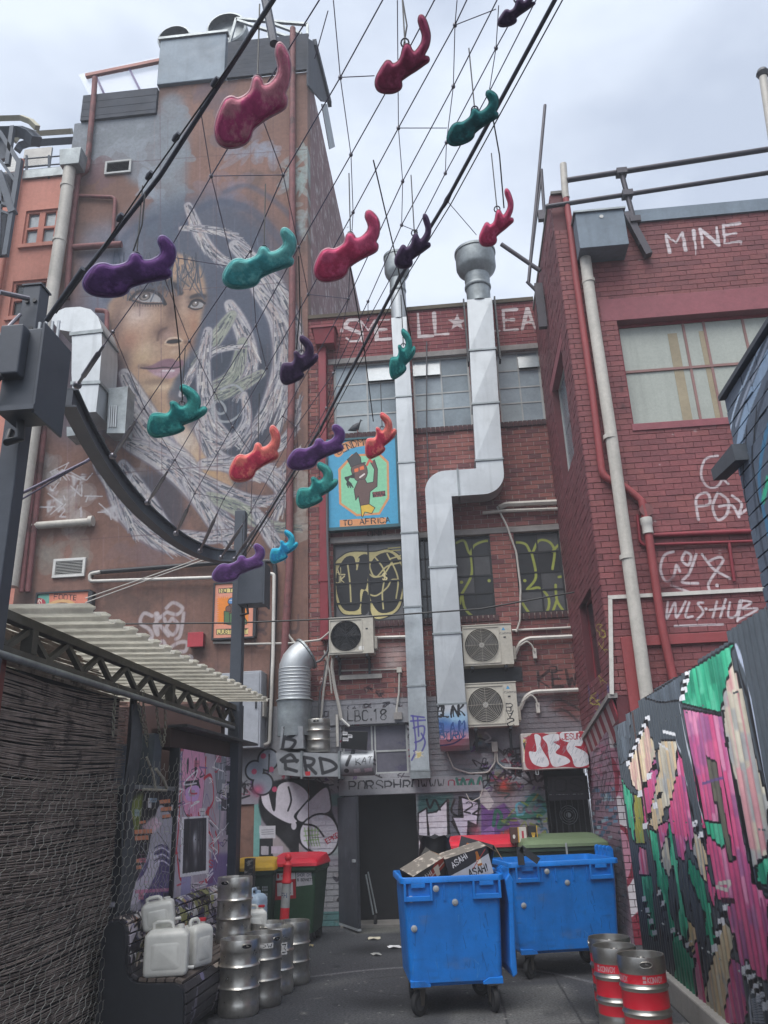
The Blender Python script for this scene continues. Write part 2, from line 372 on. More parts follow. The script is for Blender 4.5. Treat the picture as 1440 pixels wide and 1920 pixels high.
def lay(parent,ax,face,out,u0,u1,v0,v1,holes,m,mm,pitch=.24,rowh=.086,maxn=300,depth=.011,jit=.0035,mortar=.009,keep=None,back=.22):
 """out = -1/+1: which way the bricks stand proud of the mortar plane"""
 bw, bh=pitch-mortar, rowh-mortar; singles=[]; rest=MB(); g=random.Random(int(face*100)+3)
 holed(MB(),ax,face,back,u0,u1,v0,v1,holes)
 core=holed(MB(),ax,face,-out*back,u0,u1,v0,v1,holes); core.build('mortar_core',mm,parent)
 r0=math.floor(v0/rowh)
 full=[]
 for r in range(r0,math.ceil(v1/rowh)):
  z0, z1=max(r*rowh+mortar/2,v0), min((r+1)*rowh-mortar/2,v1)
  if z1-z0<.02:continue
  cuts=[(h[0],h[1])for h in holes if h[2]<(z0+z1)/2<h[3]]
  free=[(u0,u1)]
  for c in cuts:
   nf=[]
   for a, b in free:
    if c[1]<=a or c[0]>=b:nf.append((a,b)); continue
    if c[0]>a:nf.append((a,c[0]))
    if c[1]<b:nf.append((c[1],b))
   free=nf
  off=.5*(r%2)
  for a, b in free:
   k=math.floor(a/pitch+off)
   while(k-off)*pitch<b:
    x0, x1=max(a,(k-off)*pitch+mortar/2), min(b,(k+1-off)*pitch-mortar/2); k+=1
    if x1-x0<.03:continue
    if keep and not keep((x0+x1)/2,(z0+z1)/2):continue
    fullb=abs(x1-x0-bw)<1e-4 and abs(z1-z0-bh)<1e-4
    c=(x0,x1,z0,z1,depth+g.uniform(-jit,jit))
    if fullb:
     w=((x0+x1)/2,face,(z0+z1)/2)if ax=='y' else(face,(x0+x1)/2,(z0+z1)/2)
     p=proj(*w); vis=0<p[0]<1440 and 0<p[1]<1920
     full.append((-(1 if vis else 0),p[2]if vis else 99,c,w))
    else:singles.append(c)
 full.sort(key=lambda q:(q[0],q[1])); a_, rest_f=full[:maxn], full[maxn:]
 me=None
 for _, _, c, w in a_:
  if me is None:
   q=MB()
   if ax=='y':q.box(-bw/2,bw/2,-depth,.004,-bh/2,bh/2)if out<0 else q.box(-bw/2,bw/2,-.004,depth,-bh/2,bh/2)
   else:q.box(-depth,.004,-bw/2,bw/2,-bh/2,bh/2)if out<0 else q.box(-.004,depth,-bw/2,bw/2,-bh/2,bh/2)
   me=bpy.data.meshes.new('brick'); me.from_pydata(q.v,[],q.f); me.materials.append(m)
  o=bpy.data.objects.new('brick',me); COL.objects.link(o); o.parent=parent
  d=g.uniform(-jit,jit)*1.2; tl=parent.location
  o.location=(w[0]-tl.x,w[1]+d-tl.y,w[2]-tl.z)if ax=='y' else(w[0]+d-tl.x,w[1]-tl.y,w[2]-tl.z)
  o.rotation_euler=(g.uniform(-.03,.03),g.uniform(-.006,.006),0)if ax=='y' else(g.uniform(-.006,.006),g.uniform(-.03,.03),0)
 for c in singles+[q[2]for q in rest_f]:
  x0, x1, z0, z1, dp=c; lo, hi=sorted((face-.004*-out*-1,face+out*dp)); lo, hi=(face+out*dp,face+.004)if out<0 else(face-.004,face+dp)
  if ax=='y':rest.box(x0,x1,lo,hi,z0,z1)
  else:rest.box(lo,hi,x0,x1,z0,z1)
 if rest.v:rest.build('far_brickwork',m,parent,kind='stuff')
 # THE SETTING
YB, YL, XR, YR, XF, XT=13.76, 13.70, 1.973, 10.56, 1.744, -3.13
def pp(ax,val,pts):
 iu, iv={'y':(0,2),'x':(1,2),'z':(0,1)}[ax]
 return[(W(x,y,ax,val)[iu],W(x,y,ax,val)[iv])for x,y in pts]
def rect(ax,val,x0,y0,x1,y1):
 p=pp(ax,val,[(x0,y0),(x1,y0),(x1,y1),(x0,y1)]); u=sorted(q[0]for q in p); v=sorted(q[1]for q in p)
 return((u[0]+u[1])/2,(u[2]+u[3])/2,(v[0]+v[1])/2,(v[2]+v[3])/2)
G=random.Random(11)
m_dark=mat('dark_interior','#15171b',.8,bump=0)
m_black=mat('black_steel','#23262c',.45,.0,var=.2,bump=.1,spec=.5)
m_galv=mat('galvanised_sheet','#b2b7bb',.5,.55,var=.12,vs_=1.2,bump=.12,bs=9,dirt=.22,streak=.3)
m_galv2=mat('dull_galvanised','#8e9598',.5,.6,var=.3,vs_=4,bump=.1,dirt=.4)
m_conc=mat('concrete','#7d7b78',.85,var=.25,bump=.4,dirt=.4)
m_lintel=mat('weathered_lintel','#8b8785',.85,var=.2,bump=.4,dirt=.5)
m_pvc=mat('pvc_pipe','#b9b5ad',.5,var=.12,bump=.03,dirt=.35,streak=.25)
m_pvcw=mat('white_conduit','#c7c4be',.5,var=.1,bump=.02,dirt=.3)
m_redpipe=mat('red_painted_steel','#7c2430',.55,var=.2,bump=.1,dirt=.3)
m_redpaint2=mat('brick_red_paint','#8d3f42',.6,var=.15,bump=.1,dirt=.25)
m_rust=mat('rusty_brown_pipe','#75494a',.7,var=.3,vs_=5,bump=.25,stain='#3c2c2c')
m_cable=mat('grey_cable','#55565a',.6,bump=0)
m_cablew=mat('pale_cable','#b5b2ac',.6,bump=0,dirt=.3)
m_cableb=mat('black_cable','#17181b',.5,bump=0)
m_glass=mat('dusty_glass','#8f9ba3',.22,var=.25,vs_=1.1,bump=.02,spec=.7,dirt=.25)
m_glassd=mat('dark_glass','#2a3034',.15,var=.3,bump=.02,spec=.7,dirt=.3)
m_frame=mat('grey_window_frame','#a5a8a8',.6,bump=.1,dirt=.3)
m_white=mat('white_paint','#c9c9c6',.6,dirt=.15)
# ground
gcv=Cv(700,900,lambda x,y:((x+5)*70,(y+1)*900/16),62)
def wearpatch(cv,n,cols,r0,r1,seed,a0=.08,a1=.3):
 g=random.Random(seed)
 for _ in range(n):cv.blob(g.uniform(-5,5),g.uniform(-1,15),g.uniform(r0,r1),g.uniform(r0,r1)*1.2,g.choice(cols),g.uniform(a0,a1),g.uniform(0,3),2.4)
gcv.fill('#3a3b3e'); wearpatch(gcv,110,['#1f2023','#5c5c5c','#27282b','#72726f','#333438'],.06,.7,3,.2,.55)
wearpatch(gcv,420,['#1f2023','#6c6b68','#85837c'],.02,.09,8,.2,.5)
gcv.line(spline([(-2.2,9.6),(-1.2,10.15),(-.4,10.25),(.6,9.95),(1.2,9.2)],10),.05,'#3a3a3d',.8,.03)
gcv.line(spline([(-2.2,9.67),(-1.2,10.22),(-.4,10.32),(.6,10.02),(1.2,9.27)],10),.07,'#67676a',.5,.03)
gcv.poly([(-5,10.9),(5,10.9),(5,15),(-5,15)],'#47494c',.35,.2)
gcv.poly([(-.35,6),(0.95,6),(.9,9.3),(-.2,9.2)],'#5f5f5d',.6,.08)
for pts in([(.28,5),(.2,9.1)],[(-5,7.55),(5,7.9)],[(.9,5),(.8,9.8)]):gcv.line(pts,.02,'#2b2b2d',.8,.01)
gcv.poly([(-.4,6.2),(2,6.4),(2,7.75),(-.4,7.6)],'#7a7874',.6,.05)
for _ in range(9):x, y=gcv and random.Random(_).uniform(-2,1.6), 7+_*.7; gcv.line(spline([(x+k*.35,y+random.Random(_*9+k).uniform(-.2,.2))for k in range(5)]),.012,'#252628',.8,.008)
for x, y, a_, b_ in((-.9,8.6,.5,.3),(.2,10.8,.7,.35),(-1.4,11.6,.4,.5),(.9,8.4,.3,.4),(-1.2,7.6,.3,.2)):gcv.blob(x,y,a_,b_,'#242527',.7,.4,1.4)
gcv.poly([(-1.75,12.95),(-.5,12.9),(-.5,13.8),(-1.75,13.8)],'#5d5d58',.6,.05)
gg=random.Random(5)
for _ in range(500):gcv.blob(gg.uniform(-3.2,2),gg.uniform(6,13.6),gg.uniform(.006,.018),gg.uniform(.006,.014),gg.choice(['#8c8c88','#2c2c2e','#9a9890']),gg.uniform(.4,.9))
for _ in range(26):gcv.blob(gg.uniform(-3,2),gg.uniform(7,13),gg.uniform(.05,.25),gg.uniform(.05,.3),'#2a2b2e',gg.uniform(.3,.6),gg.uniform(0,3))
gcv.rgb=np.clip((gcv.rgb-.25)*1.35+.27,.05,1)
m_asph=mat('asphalt','#3a3b3e',.88,var=.2,vs_=.8,bump=.6,bs=70,img=gcv.image('asphalt_wear'),imap=('z',-5,5,-1,15),fine=.45,spec=.12)
MB().add([(-300,-200,0),(300,-200,0),(300,400,0),(-300,400,0)],[(0,1,2,3)]).build('ground',m_asph,kind='structure')
# painted wall of the tall left building
mc=WCv('y',YL,-8.3,-2.3,2.4,20.,85,(350,600))
def soft(cv,pts,c,a=1,s=4):cv.poly(pts,c,a,s,True)
mr=random.Random(21)
for p in([(140,226),(305,220),(312,320),(255,345),(215,305),(170,330),(140,325)],[(298,195),(345,190),(350,330),(325,470),(300,470),(290,330)],[(150,225),(300,215),(300,250),(150,262)]):mc.poly(p,'#72767a',.85,7,True)
for x, y, rx_, ry_, c, a in[(215,265,90,45,'#81868a',.9),(160,260,40,40,'#74777a',.9),(330,260,30,80,'#777c80',.9),(325,330,26,90,'#777c80',.8),(240,240,80,30,'#73777a',.95),(450,230,60,50,'#6b5a5c',.7),(180,330,40,40,'#64484a',.7),(400,180,60,30,'#5f4a4c',.6),(285,345,25,55,'#858b91',.8),(290,420,25,50,'#7c838a',.6),(470,290,60,20,'#7f7f88',.55),(500,280,30,16,'#848690',.6),(540,330,16,40,'#858b8c',.55),(420,360,60,40,'#7c7380',.35),(565,320,12,70,'#8d9a94',.8),(565,410,12,40,'#8a9490',.5),(560,950,16,90,'#958a7e',.7),(250,920,30,60,'#8f8b89',.35),(140,950,40,50,'#a7a29c',.25),(90,880,25,30,'#8a847f',.4),(120,1040,60,30,'#7d7468',.5),(260,1030,80,30,'#6d5450',.5)]:
 for _ in range(16):mc.blob(x+mr.uniform(-.7,.7)*rx_,y+mr.uniform(-.7,.7)*ry_,rx_*mr.uniform(.15,.5),ry_*mr.uniform(.15,.5),c,a*.7,mr.uniform(0,3),3)
HAIR='#414a58'
soft(mc,[(200,470),(250,400),(330,375),(400,360),(480,400),(530,470),(545,560),(535,660),(520,760),(480,860),(420,900),(380,800),(300,740),(215,640),(160,560)],HAIR,.9,20)
soft(mc,[(150,450),(230,420),(260,500),(220,640),(170,620)],'#6c6f7b',.7,14)
soft(mc,[(340,700),(470,640),(530,700),(500,850),(420,930),(370,850)],'#2f343e',.9,10)
soft(mc,[(250,900),(330,880),(345,980),(290,1010),(255,960)],'#34343c',.85,8)
soft(mc,[(85,620),(125,560),(190,600),(240,700),(240,800),(120,830),(80,760)],'#4a4a56',.75,14)
for pts, w in[(((330,430),(400,380),(480,400),(540,470)),14),(((420,360),(470,350),(540,400),(560,450)),10),(((200,560),(230,450),(290,410)),14)]:mc.line(spline(pts),w,'#3c4454',.6,6)
for _ in range(90):
 x=mr.uniform(190,540); y=mr.uniform(400,900); mc.line([(x,y),(x+mr.uniform(-4,4),y+mr.uniform(20,90))],mr.uniform(.8,2.4),mr.choice(['#566070','#2b303a','#6d7280']),mr.uniform(.15,.45),1)
def q_(*p):return[(190+x/3.789,400+y/3.789)for x,y in p]
def bl(x,y,a,b_,c,al=.6,rot=0.,h=1.):mc.blob(190+x/3.789,400+y/3.789,a/3.789,b_/3.789,c,al,rot,h)
def ln(pts,w,c,al=.9,s=1.):mc.line(spline(q_(*pts)),w/3.789,c,al,s)
soft(mc,q_((450,300),(600,300),(700,380),(745,560),(722,690),(700,790),(655,890),(605,1010),(560,1115),(500,1220),(470,1300),(500,1420),(640,1560),(860,1760),(960,2050),(760,2150),(560,1950),(420,1700),(300,1450),(250,1260),(200,1140),(120,980),(70,850),(50,650),(180,560),(400,520)),'#a08066',1,3)
for a in[(260,720,95,90,'#bba79c',.8),(300,800,60,60,'#a98a74',.5),(190,910,75,80,'#91634e',.75),(110,780,50,150,'#5e463f',.75),(160,1040,50,90,'#4d3c38',.7),(330,960,70,60,'#b59c80',.7),(300,1020,60,50,'#a9916f',.6),(400,990,60,40,'#8d7460',.5),(330,1240,60,60,'#a28b70',.7),(430,1235,60,30,'#bfa789',.85),(390,1195,80,22,'#6d5746',.75),(300,1330,60,60,'#8d7258',.6),(640,720,30,60,'#a57c62',.7),(660,800,30,60,'#8e6149',.7),(640,920,30,60,'#7d5441',.7),(600,1000,24,40,'#9b7a62',.6),(590,640,34,90,'#c2a38a',.8),(600,500,50,60,'#a28873',.6),(540,580,30,40,'#6d5348',.6),(500,690,50,110,'#5a4239',.85),(560,800,50,60,'#7c5a4a',.7),(590,870,30,40,'#9b765e',.7),(430,850,60,60,'#4d342c',.85),(475,870,48,46,'#97786a',.9),(540,960,40,26,'#86695a',.6),(520,985,30,22,'#b39a82',.6),(380,900,40,40,'#8f745f',.6),(620,560,30,30,'#7c6050',.6),(450,1480,110,120,'#a98a6c',.7),(600,1640,110,110,'#b8ab9c',.75),(520,1600,70,60,'#c6bcb4',.6),(760,1850,90,130,'#a9885f',.75),(660,1800,60,100,'#b5997a',.6),(350,1400,60,90,'#7d664f',.6)]:bl(*a)
bl(330,600,150,70,'#4c3733',.8); bl(680,640,66,52,'#4c3733',.8); bl(470,520,130,34,'#2e2a2d',.85,-.15); bl(680,590,60,18,'#2e2a2d',.7)
mc.poly(q_((240,595),(285,566),(350,562),(405,588),(432,628),(380,630),(300,630),(255,612)),'#918d8b',1,.6,True); bl(308,588,38,34,'#3f3936',1,0,5); bl(308,590,27,25,'#756a62',1,0,5); bl(306,590,13,13,'#1a1a1c',1,0,5); bl(318,584,7,6,'#eeeeee',1,0,5)
mc.poly(q_((628,656),(655,628),(695,628),(726,646),(706,670),(650,672)),'#8f8b88',1,.6,True); bl(666,640,23,24,'#433d3a',1,0,5); bl(666,640,14,15,'#776c64',1,0,5); bl(675,622,50,12,'#3a2e2c',.7); bl(330,566,110,16,'#3a2e2c',.6); bl(670,634,5,5,'#eeeeee',1,0,5)
ln(((205,612),(262,556),(345,548),(415,580),(455,646)),20,'#141418'); ln(((220,618),(300,640),(380,642),(445,640)),11,'#1c191c'); ln(((622,664),(650,622),(695,616),(735,640)),14,'#141418'); ln(((630,672),(670,684),(715,672)),9,'#1c191c')
for k in range(12):ln(((240+k*18,640),(236+k*19,660)),4,'#1c1a1c',.85)
ln(((360,498),(450,486),(530,518),(565,566)),34,'#262327',.85,3); ln(((640,596),(690,578),(735,590)),22,'#2b272a',.8,3)
bl(515,910,48,15,'#181314',.95,0,3); ln(((455,918),(480,890),(540,884),(575,905)),10,'#c8b29b',.8,2); ln(((400,900),(415,840),(460,815)),14,'#3d2822',.6,4); ln(((450,930),(520,938),(580,918)),9,'#c0a688',.7,2); bl(600,915,16,14,'#5d4236',.7)
mc.poly(q_((285,1100),(360,1078),(430,1042),(500,1032),(540,1050),(570,1038),(590,1062),(556,1096),(400,1112)),'#71505a',.95,1.5,True); mc.poly(q_((330,1108),(450,1108),(556,1094),(552,1140),(500,1172),(430,1168),(370,1142)),'#93727a',.95,1.5,True); ln(((280,1098),(360,1104),(450,1094),(510,1100),(560,1090)),9,'#2b191f')
for x in(440,464,488,510):bl(x,1118,14,10,'#cdc8c8',.95,0,2)
bl(430,1140,60,14,'#b39aa0',.6); bl(300,1085,40,16,'#4f3a34',.5)
for k in range(90):
 x=mr.uniform(215,385); y0=mr.uniform(470,500); l=mr.uniform(25,75); mc.line(spline([(x,y0),(x+mr.uniform(-6,6),y0+l*.5),(x+mr.uniform(-20,20),y0+l)]),mr.uniform(1,2.6),mr.choice(['#262c38','#39404d','#4b4a50']),.8,.6)
def feather(pts,w,cols,dens=1.5):
 sp=spline(pts,10); n=len(sp); ln_=sum(math.dist(sp[i],sp[i+1])for i in range(n-1)); cnt=int(ln_*dens)
 tp=lambda t:.25+.75*math.sin(math.pi*min(1,t*.9+.1))**.7
 mc.line(sp,w*1.25,'#6c6670',.55,2,taper=tp); mc.line(sp,w*1.05,cols[0],.9,2,taper=tp)
 for k in range(cnt):
  t=(k+mr.random())/cnt*(n-1.01); i=int(t); p=sp[i]; dx, dy=sp[i+1][0]-p[0], sp[i+1][1]-p[1]; l=math.hypot(dx,dy)+1e-6; dx/=l; dy/=l
  wl=w*tp(t/n)*.5; sd_=mr.uniform(-1,1); o=sd_*wl*.8; l2=w*mr.uniform(.6,1.7); o2=sd_*wl*mr.uniform(.9,1.5)
  a=(p[0]-dy*o,p[1]+dx*o); e=(p[0]+dx*l2-dy*o2,p[1]+dy*l2+dx*o2)
  mc.line([a,((a[0]+e[0])/2-dy*(o2-o)*-.12,(a[1]+e[1])/2+dx*(o2-o)*-.12),e],mr.uniform(.6,2.4),mr.choice(cols if mr.random()<.72 else['#363a44','#4b4850','#2f333c']),mr.uniform(.5,.95),.5)
FC=['#a6a1a0','#918e91','#c0bbb5','#88848a','#b0a89f','#a39089']; FG=['#8f9080','#7d8270','#a6a592','#6f7568']
for pts, w, cl in[([(352,385),(375,440),(400,475),(440,500)],20,FC),([(340,428),(390,430),(440,445),(475,480)],14,FC),([(440,460),(500,520),(540,600),(548,690),(530,770)],34,FC),([(480,540),(520,600),(530,680),(505,760),(470,820)],30,FC),([(430,570),(455,620),(470,680),(455,720)],26,FC),([(435,590),(400,640),(378,670)],24,FG),([(455,640),(440,700),(400,730),(395,745)],24,FG),([(490,700),(440,730),(400,745)],20,FG),([(340,740),(360,700),(400,660),(450,650)],14,FC),([(390,620),(382,680),(385,740),(400,790),(430,820)],22,FC),([(232,700),(260,750),(300,810),(330,850)],26,FC),([(235,760),(280,820),(340,870),(380,930),(430,985)],34,FC),([(240,830),(300,860),(350,900),(400,960),(440,1000)],32,FC),([(210,900),(240,960),(300,1010),(360,1030)],32,FC),([(230,870),(270,930),(310,990),(350,1020)],22,FC),([(372,800),(400,850),(450,880),(520,890),(545,860)],22,FC),([(380,870),(430,870),(490,880),(530,920),(520,960)],24,FC),([(350,880),(420,920),(480,940),(540,930)],18,FC),([(390,930),(440,950),(500,985),(540,990)],22,FG),([(350,900),(390,960),(420,1010)],22,FC),([(300,1000),(350,1005),(400,1010),(450,1000)],16,FC),([(480,960),(510,1010),(530,1040)],18,FC),([(440,880),(480,860),(540,820),(560,760)],18,FC),([(180,870),(220,930),(250,1000)],16,FC)]:feather(pts,w,cl)
mc.line(spline([(404,770),(412,776),(422,772),(420,760),(408,752),(398,765),(405,785),(430,790),(455,770),(458,740),(440,722),(415,730)]),4,'#8e9090',.9,1); feather([(458,740),(462,790),(430,830),(395,820),(380,790)],16,FC)
for _ in range(70):
 x, y=mr.uniform(215,560), mr.uniform(640,1020); mc.line([(x,y),(x+mr.uniform(-2,2),y+mr.uniform(15,70))],mr.uniform(.6,1.4),mr.choice(['#b0a8aa','#54505a','#3a3a42','#6e5150']),mr.uniform(.2,.5),.5)
for x, y in[(105,885),(120,900),(95,920),(135,930),(110,945),(170,930),(150,900),(90,950),(235,905),(205,960)]:
 mc.poly([(x+mr.uniform(-18,18),y+mr.uniform(-20,20))for _ in range(7)],'#b7b3b3',mr.uniform(.4,.8),1)
 for _ in range(3):mc.line([(x+mr.uniform(-18,18),y),(x+mr.uniform(-25,25),y+mr.uniform(-22,22))],2,'#c2bfbf',.7,.6)
mc.text('27 1',112,970,17,'#a9a09f',3,wob=.1)
WT='#b9aead'
def st(cv,pts,w,c,a=1.,sf=1.2):cv.line(spline(pts,6),w,c,a,sf)
for pts in[[(285,1155),(270,1150),(263,1168),(280,1180),(285,1195),(268,1198)],[(292,1150),(296,1190),(290,1170),(312,1148)],[(300,1172),(316,1192)],[(322,1160),(312,1178),(325,1190),(334,1172),(324,1160)],[(345,1150),(338,1190),(330,1198)],[(312,1140),(325,1130),(342,1140),(332,1152),(314,1148)],[(255,1192),(285,1200),(268,1210),(280,1230)],[(290,1215),(305,1202),(312,1222),(298,1228)],[(318,1215),(335,1205),(350,1205),(348,1220),(336,1222)],[(295,1150),(298,1158)],[(308,1160),(310,1166)]]:st(mc,pts,5,WT,.75,2)
mc.blob(356,1234,5,5,WT,.8,0,5)
for x, y, t_ in[(480,1180,'G'),(540,1185,'J'),(478,1215,'C')]:mc.text(t_,x,y,32,'#3a2e30',5,a=.6)
for _ in range(160):
 x, y=mr.uniform(60,575), mr.uniform(180,1330); mc.line([(x,y),(x+mr.uniform(-1,1),y+mr.uniform(30,160))],mr.uniform(.8,3),mr.choice(['#5a3a3e','#4b3035','#9a7a78','#6c5054']),mr.uniform(.08,.3),1.5)
for y in(298,545,880,1000):mc.line([(150,y+12),(575,y-18)],1.6,'#4a3438',.45,.6)
for x in(300,405,470,512):mc.line([(x,190),(x+(572-x)*.02,1330)],1.4,'#4c3438',.4,.6)
mc.rgb=mc.rgb*.93+np.array([.035,.045,.06],np.float32)  # pale bluish haze mixed into all the mural colours
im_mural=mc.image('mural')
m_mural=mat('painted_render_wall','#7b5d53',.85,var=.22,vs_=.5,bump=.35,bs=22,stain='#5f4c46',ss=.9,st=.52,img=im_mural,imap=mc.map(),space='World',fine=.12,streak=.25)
m_side=mat('peeling_side_wall','#7a5e60',.9,var=.3,vs_=.8,bump=.5,bs=14,stain='#a39a98',ss=3.2,st=.53,space='World',streak=.5)
m_rend=mat('grey_render','#6d7073',.9,var=.25,bump=.4,dirt=.4,stain='#84888a')
m_wb=mat('dark_weatherboard','#363c47',.8,var=.25,bump=.3,dirt=.4)
m_clad=mat('grey_metal_cladding','#6f7c88',.6,.2,var=.2,bump=.1,streak=.3)
B1=thing('tall_rendered_building','tall brown rendered building painted with a giant portrait of a dark haired woman among feathers','building',(-5.3,YL,0))
XC=-2.56
ltop=rect('y',YL,140,232,300,400)[3]
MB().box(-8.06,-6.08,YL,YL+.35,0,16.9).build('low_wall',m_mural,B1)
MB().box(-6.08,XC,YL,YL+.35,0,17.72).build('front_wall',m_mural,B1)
MB().prism([(YL+.36,0),(YL+.36,18.0),(46,18.0),(46,0)],XC-.3,XC,'x').build('side_wall',m_side,B1)
MB().box(-8.06,-7.76,YL+.35,40,0,16.8).build('far_side_wall',m_rend,B1)
b=MB()
for i in range(7):b.box(-7.9,-6.1,YL-.06-.004*(i%2),YL+.3,16.91+i*.11,17.018+i*.11)
b.build('parapet_boards',m_wb,B1)
bx=rect('y',YL,305,72,440,160)
b=MB(); b.box(-6.12,-4.5,YL-.08,YL+1.,17.74,19.15); b.build('roof_cabin',m_clad,B1,bevel=.02)
MB().box(-6.16,-4.46,YL-.12,YL+.05,19.15,19.22).build('cabin_trim',m_galv2,B1)
for i in range(9):
 MB().box(-4.45,XC+.03,YL-.07,YL,17.73+i*.125,17.852+i*.125).build('parapet_board',m_wb,B1)
b=MB()
for a, c in[((-4.45,18.9),(-4.3,19.7)),((-4.3,19.7),(XC,19.25)),((-3.0,18.9),(-4.3,19.65)),((-3.5,18.9),(-3.5,19.45)),((XC,18.9),(XC,19.25)),((-3.4,19.4),(-2.7,18.95))]:b.beam((a[0],YL+.02,a[1]),(c[0],YL+.02,c[1]),.06,.07,(0,1,0))
b.build('roof_frame',m_galv2,B1)
o=pp('x',XC+.06,[(578,72),(592,80),(618,192),(604,190),(578,160)])
MB().prism(o,XC+.02,XC+.06,'x').build('side_screen',m_wb,B1)
e0, e1=W(590,80,'x',XC+.07), W(618,192,'x',XC+.07); b=MB()
for i in range(26):
 t=i/25; y, z=e0[1]+(e1[1]-e0[1])*t, e0[2]+(e1[2]-e0[2])*t; b.box(XC+.02,XC+.12,y-.04,y+.05,z-.12,z+.07)
b.build('ragged_edging',m_wb,B1)
o=pp('x',XC+.05,[(604,195),(614,195),(629,275),(619,280)]); b=MB().prism(o,XC+.02,XC+.04,'x')
b.build('corrugated_flashing',m_galv2,B1)
for px0, py0, r_, yy in((336,96,.46,YL+1.9),(432,76,.56,YL+2.3)):
 cx, _, z_=W(px0,py0,'y',yy)
 b=MB().lathe([(r_*.9,-.42),(r_,-.4),(r_,.9),(r_*.96,.9),(r_*.96,-.3)],(0,0,0),32,'y',cap=False)
 q=MB(); q.v=[(cx+v[0],yy+v[1],z_+v[2])for v in b.v]; q.f=b.f; q.lathe([(.01,-.2),(r_*.95,-.2)],(cx,yy,z_),32,'y',False); q.build('round_roof_duct',m_galv2,B1,smooth=40)
rl=[W(x,y,'y',YL+.1)for x,y in((161,143),(307,113))]
b=MB().beam(rl[0],rl[1],.09,.09); b.build('handrail',mat('weathered_timber_rail','#b08078',.7),B1)
m_clear=bpy.data.materials.new('clear_plastic_sheet'); m_clear.use_nodes=True; q=m_clear.node_tree.nodes['Principled BSDF']; q.inputs['Base Color'].default_value=(.75,.8,.9,1); q.inputs['Alpha'].default_value=.22; q.inputs['Roughness'].default_value=.25
o=pp('y',YL+.16,[(147,139),(304,105),(302,172),(168,180)]); MB().prism(o,YL+.16,YL+.165,'y').build('clear_sheet',m_clear,B1)
m_purple=mat('mauve_steel','#5d5480',.5)
for x0, y0, x1, y1 in((180,143,197,180),(243,130,264,172)):MB().beam(W(x0,y0,'y',YL+.12),W(x1,y1,'y',YL+.12),.05,.05,(0,1,0)).build('balustrade_strut',m_purple,B1)
# pipes, vents on that wall
def pipe(parent,name,pts,r,m,ax='y',val=None,n=8,world=False,**k):
 P3=pts if world else[W(x,y,ax,val)for x,y in pts]
 out=[Vector(P3[0])]
 for i in range(1,len(P3)-1):
  a, b_, c=Vector(P3[i-1]), Vector(P3[i]), Vector(P3[i+1]); rr=min(r*2.6,(a-b_).length*.4,(c-b_).length*.4)
  p, q=b_+(a-b_).normalized()*rr, b_+(c-b_).normalized()*rr
  for t in(0,.25,.5,.75,1):out.append(p*(1-t)**2+b_*2*t*(1-t)+q*t*t)
 out.append(Vector(P3[-1]))
 return MB().tube(out,r,n).build(name,m,parent,smooth=50,**k)
pipe(B1,'waste_pipe',[(178,146),(176,180),(163,320),(147,328),(133,440),(125,560)],.065,m_rust,'y',YL-.09)
pipe(B1,'small_pipe',[(140,367),(216,370),(211,450)],.04,m_rust,'y',YL-.06)
pipe(B1,'short_pipe',[(138,464),(228,458)],.07,m_rust,'y',YL-.1)
pipe(B1,'roof_pipe',[(549,53),(548,330),(548,560),(546,760),(543,900),(543,1060),(532,1250)],.07,m_rust,'y',YL-.08)
pipe(B1,'waste_stub',[(62,986),(168,978)],.075,m_pvc,'y',YL-.1); b=MB().lathe([(.1,-.03),(.1,.05)],W(170,977,'y',YL-.1),16,'x'); b.build('pipe_cap',m_pvc,B1,smooth=40)
pipe(B1,'brown_pipe',[(83,800),(52,1110)],.06,m_rust,'y',YL-.12); pipe(B1,'brown_pipe',[(72,810),(40,1110)],.045,m_rust,'y',YL-.2)
pipe(B1,'black_pipe',[(172,1082),(170,1074),(400,1056),(515,1052),(517,1090),(505,1390)],.045,mat('black_pipe_paint','#26262b',.4),'y',YL-.08)
pipe(B1,'white_conduit',[(188,1072),(168,1076),(168,1090),(395,1083),(500,1076),(514,1076),(512,1230),(505,1395),(488,1398)],.032,m_pvcw,'y',YL-.12)
pipe(B1,'white_conduit',[(400,1205),(440,1205),(436,1260)],.02,m_pvcw,'y',YL-.05)
def louvre(x0,y0,x1,y1,nb):
 u0, u1, v0, v1=rect('y',YL,x0,y0,x1,y1); b=MB(); t=.05
 b.box(u0,u1,YL-.05,YL,v0,v0+t).box(u0,u1,YL-.05,YL,v1-t,v1).box(u0,u0+t,YL-.05,YL,v0+t,v1-t).box(u1-t,u1,YL-.05,YL,v0+t,v1-t)
 f=b.build('vent',m_white if nb==9 else m_frame,B1,bevel=.004)
 for i in range(nb):
  z=v0+t+(v1-v0-2*t)*(i+.5)/nb; h=(v1-v0-2*t)/nb*.5
  MB().add([(u0+t,YL-.045,z-h*.5),(u1-t,YL-.045,z-h*.5),(u1-t,YL-.012,z+h),(u0+t,YL-.012,z+h)],[(0,1,2,3)]).build('louvre_blade',m_white if nb==9 else m_frame,f)
 MB().box(u0+t,u1-t,YL-.008,YL-.004,v0+t,v1-t).build('vent_backing',m_dark,f)
louvre(101,1048,161,1083,9); louvre(198,303,247,327,8)
RH=thing('downpipe','pale plastic downpipe with square rain head running down between orange and brown buildings','downpipe',W(120,960,'y',YL-.3))
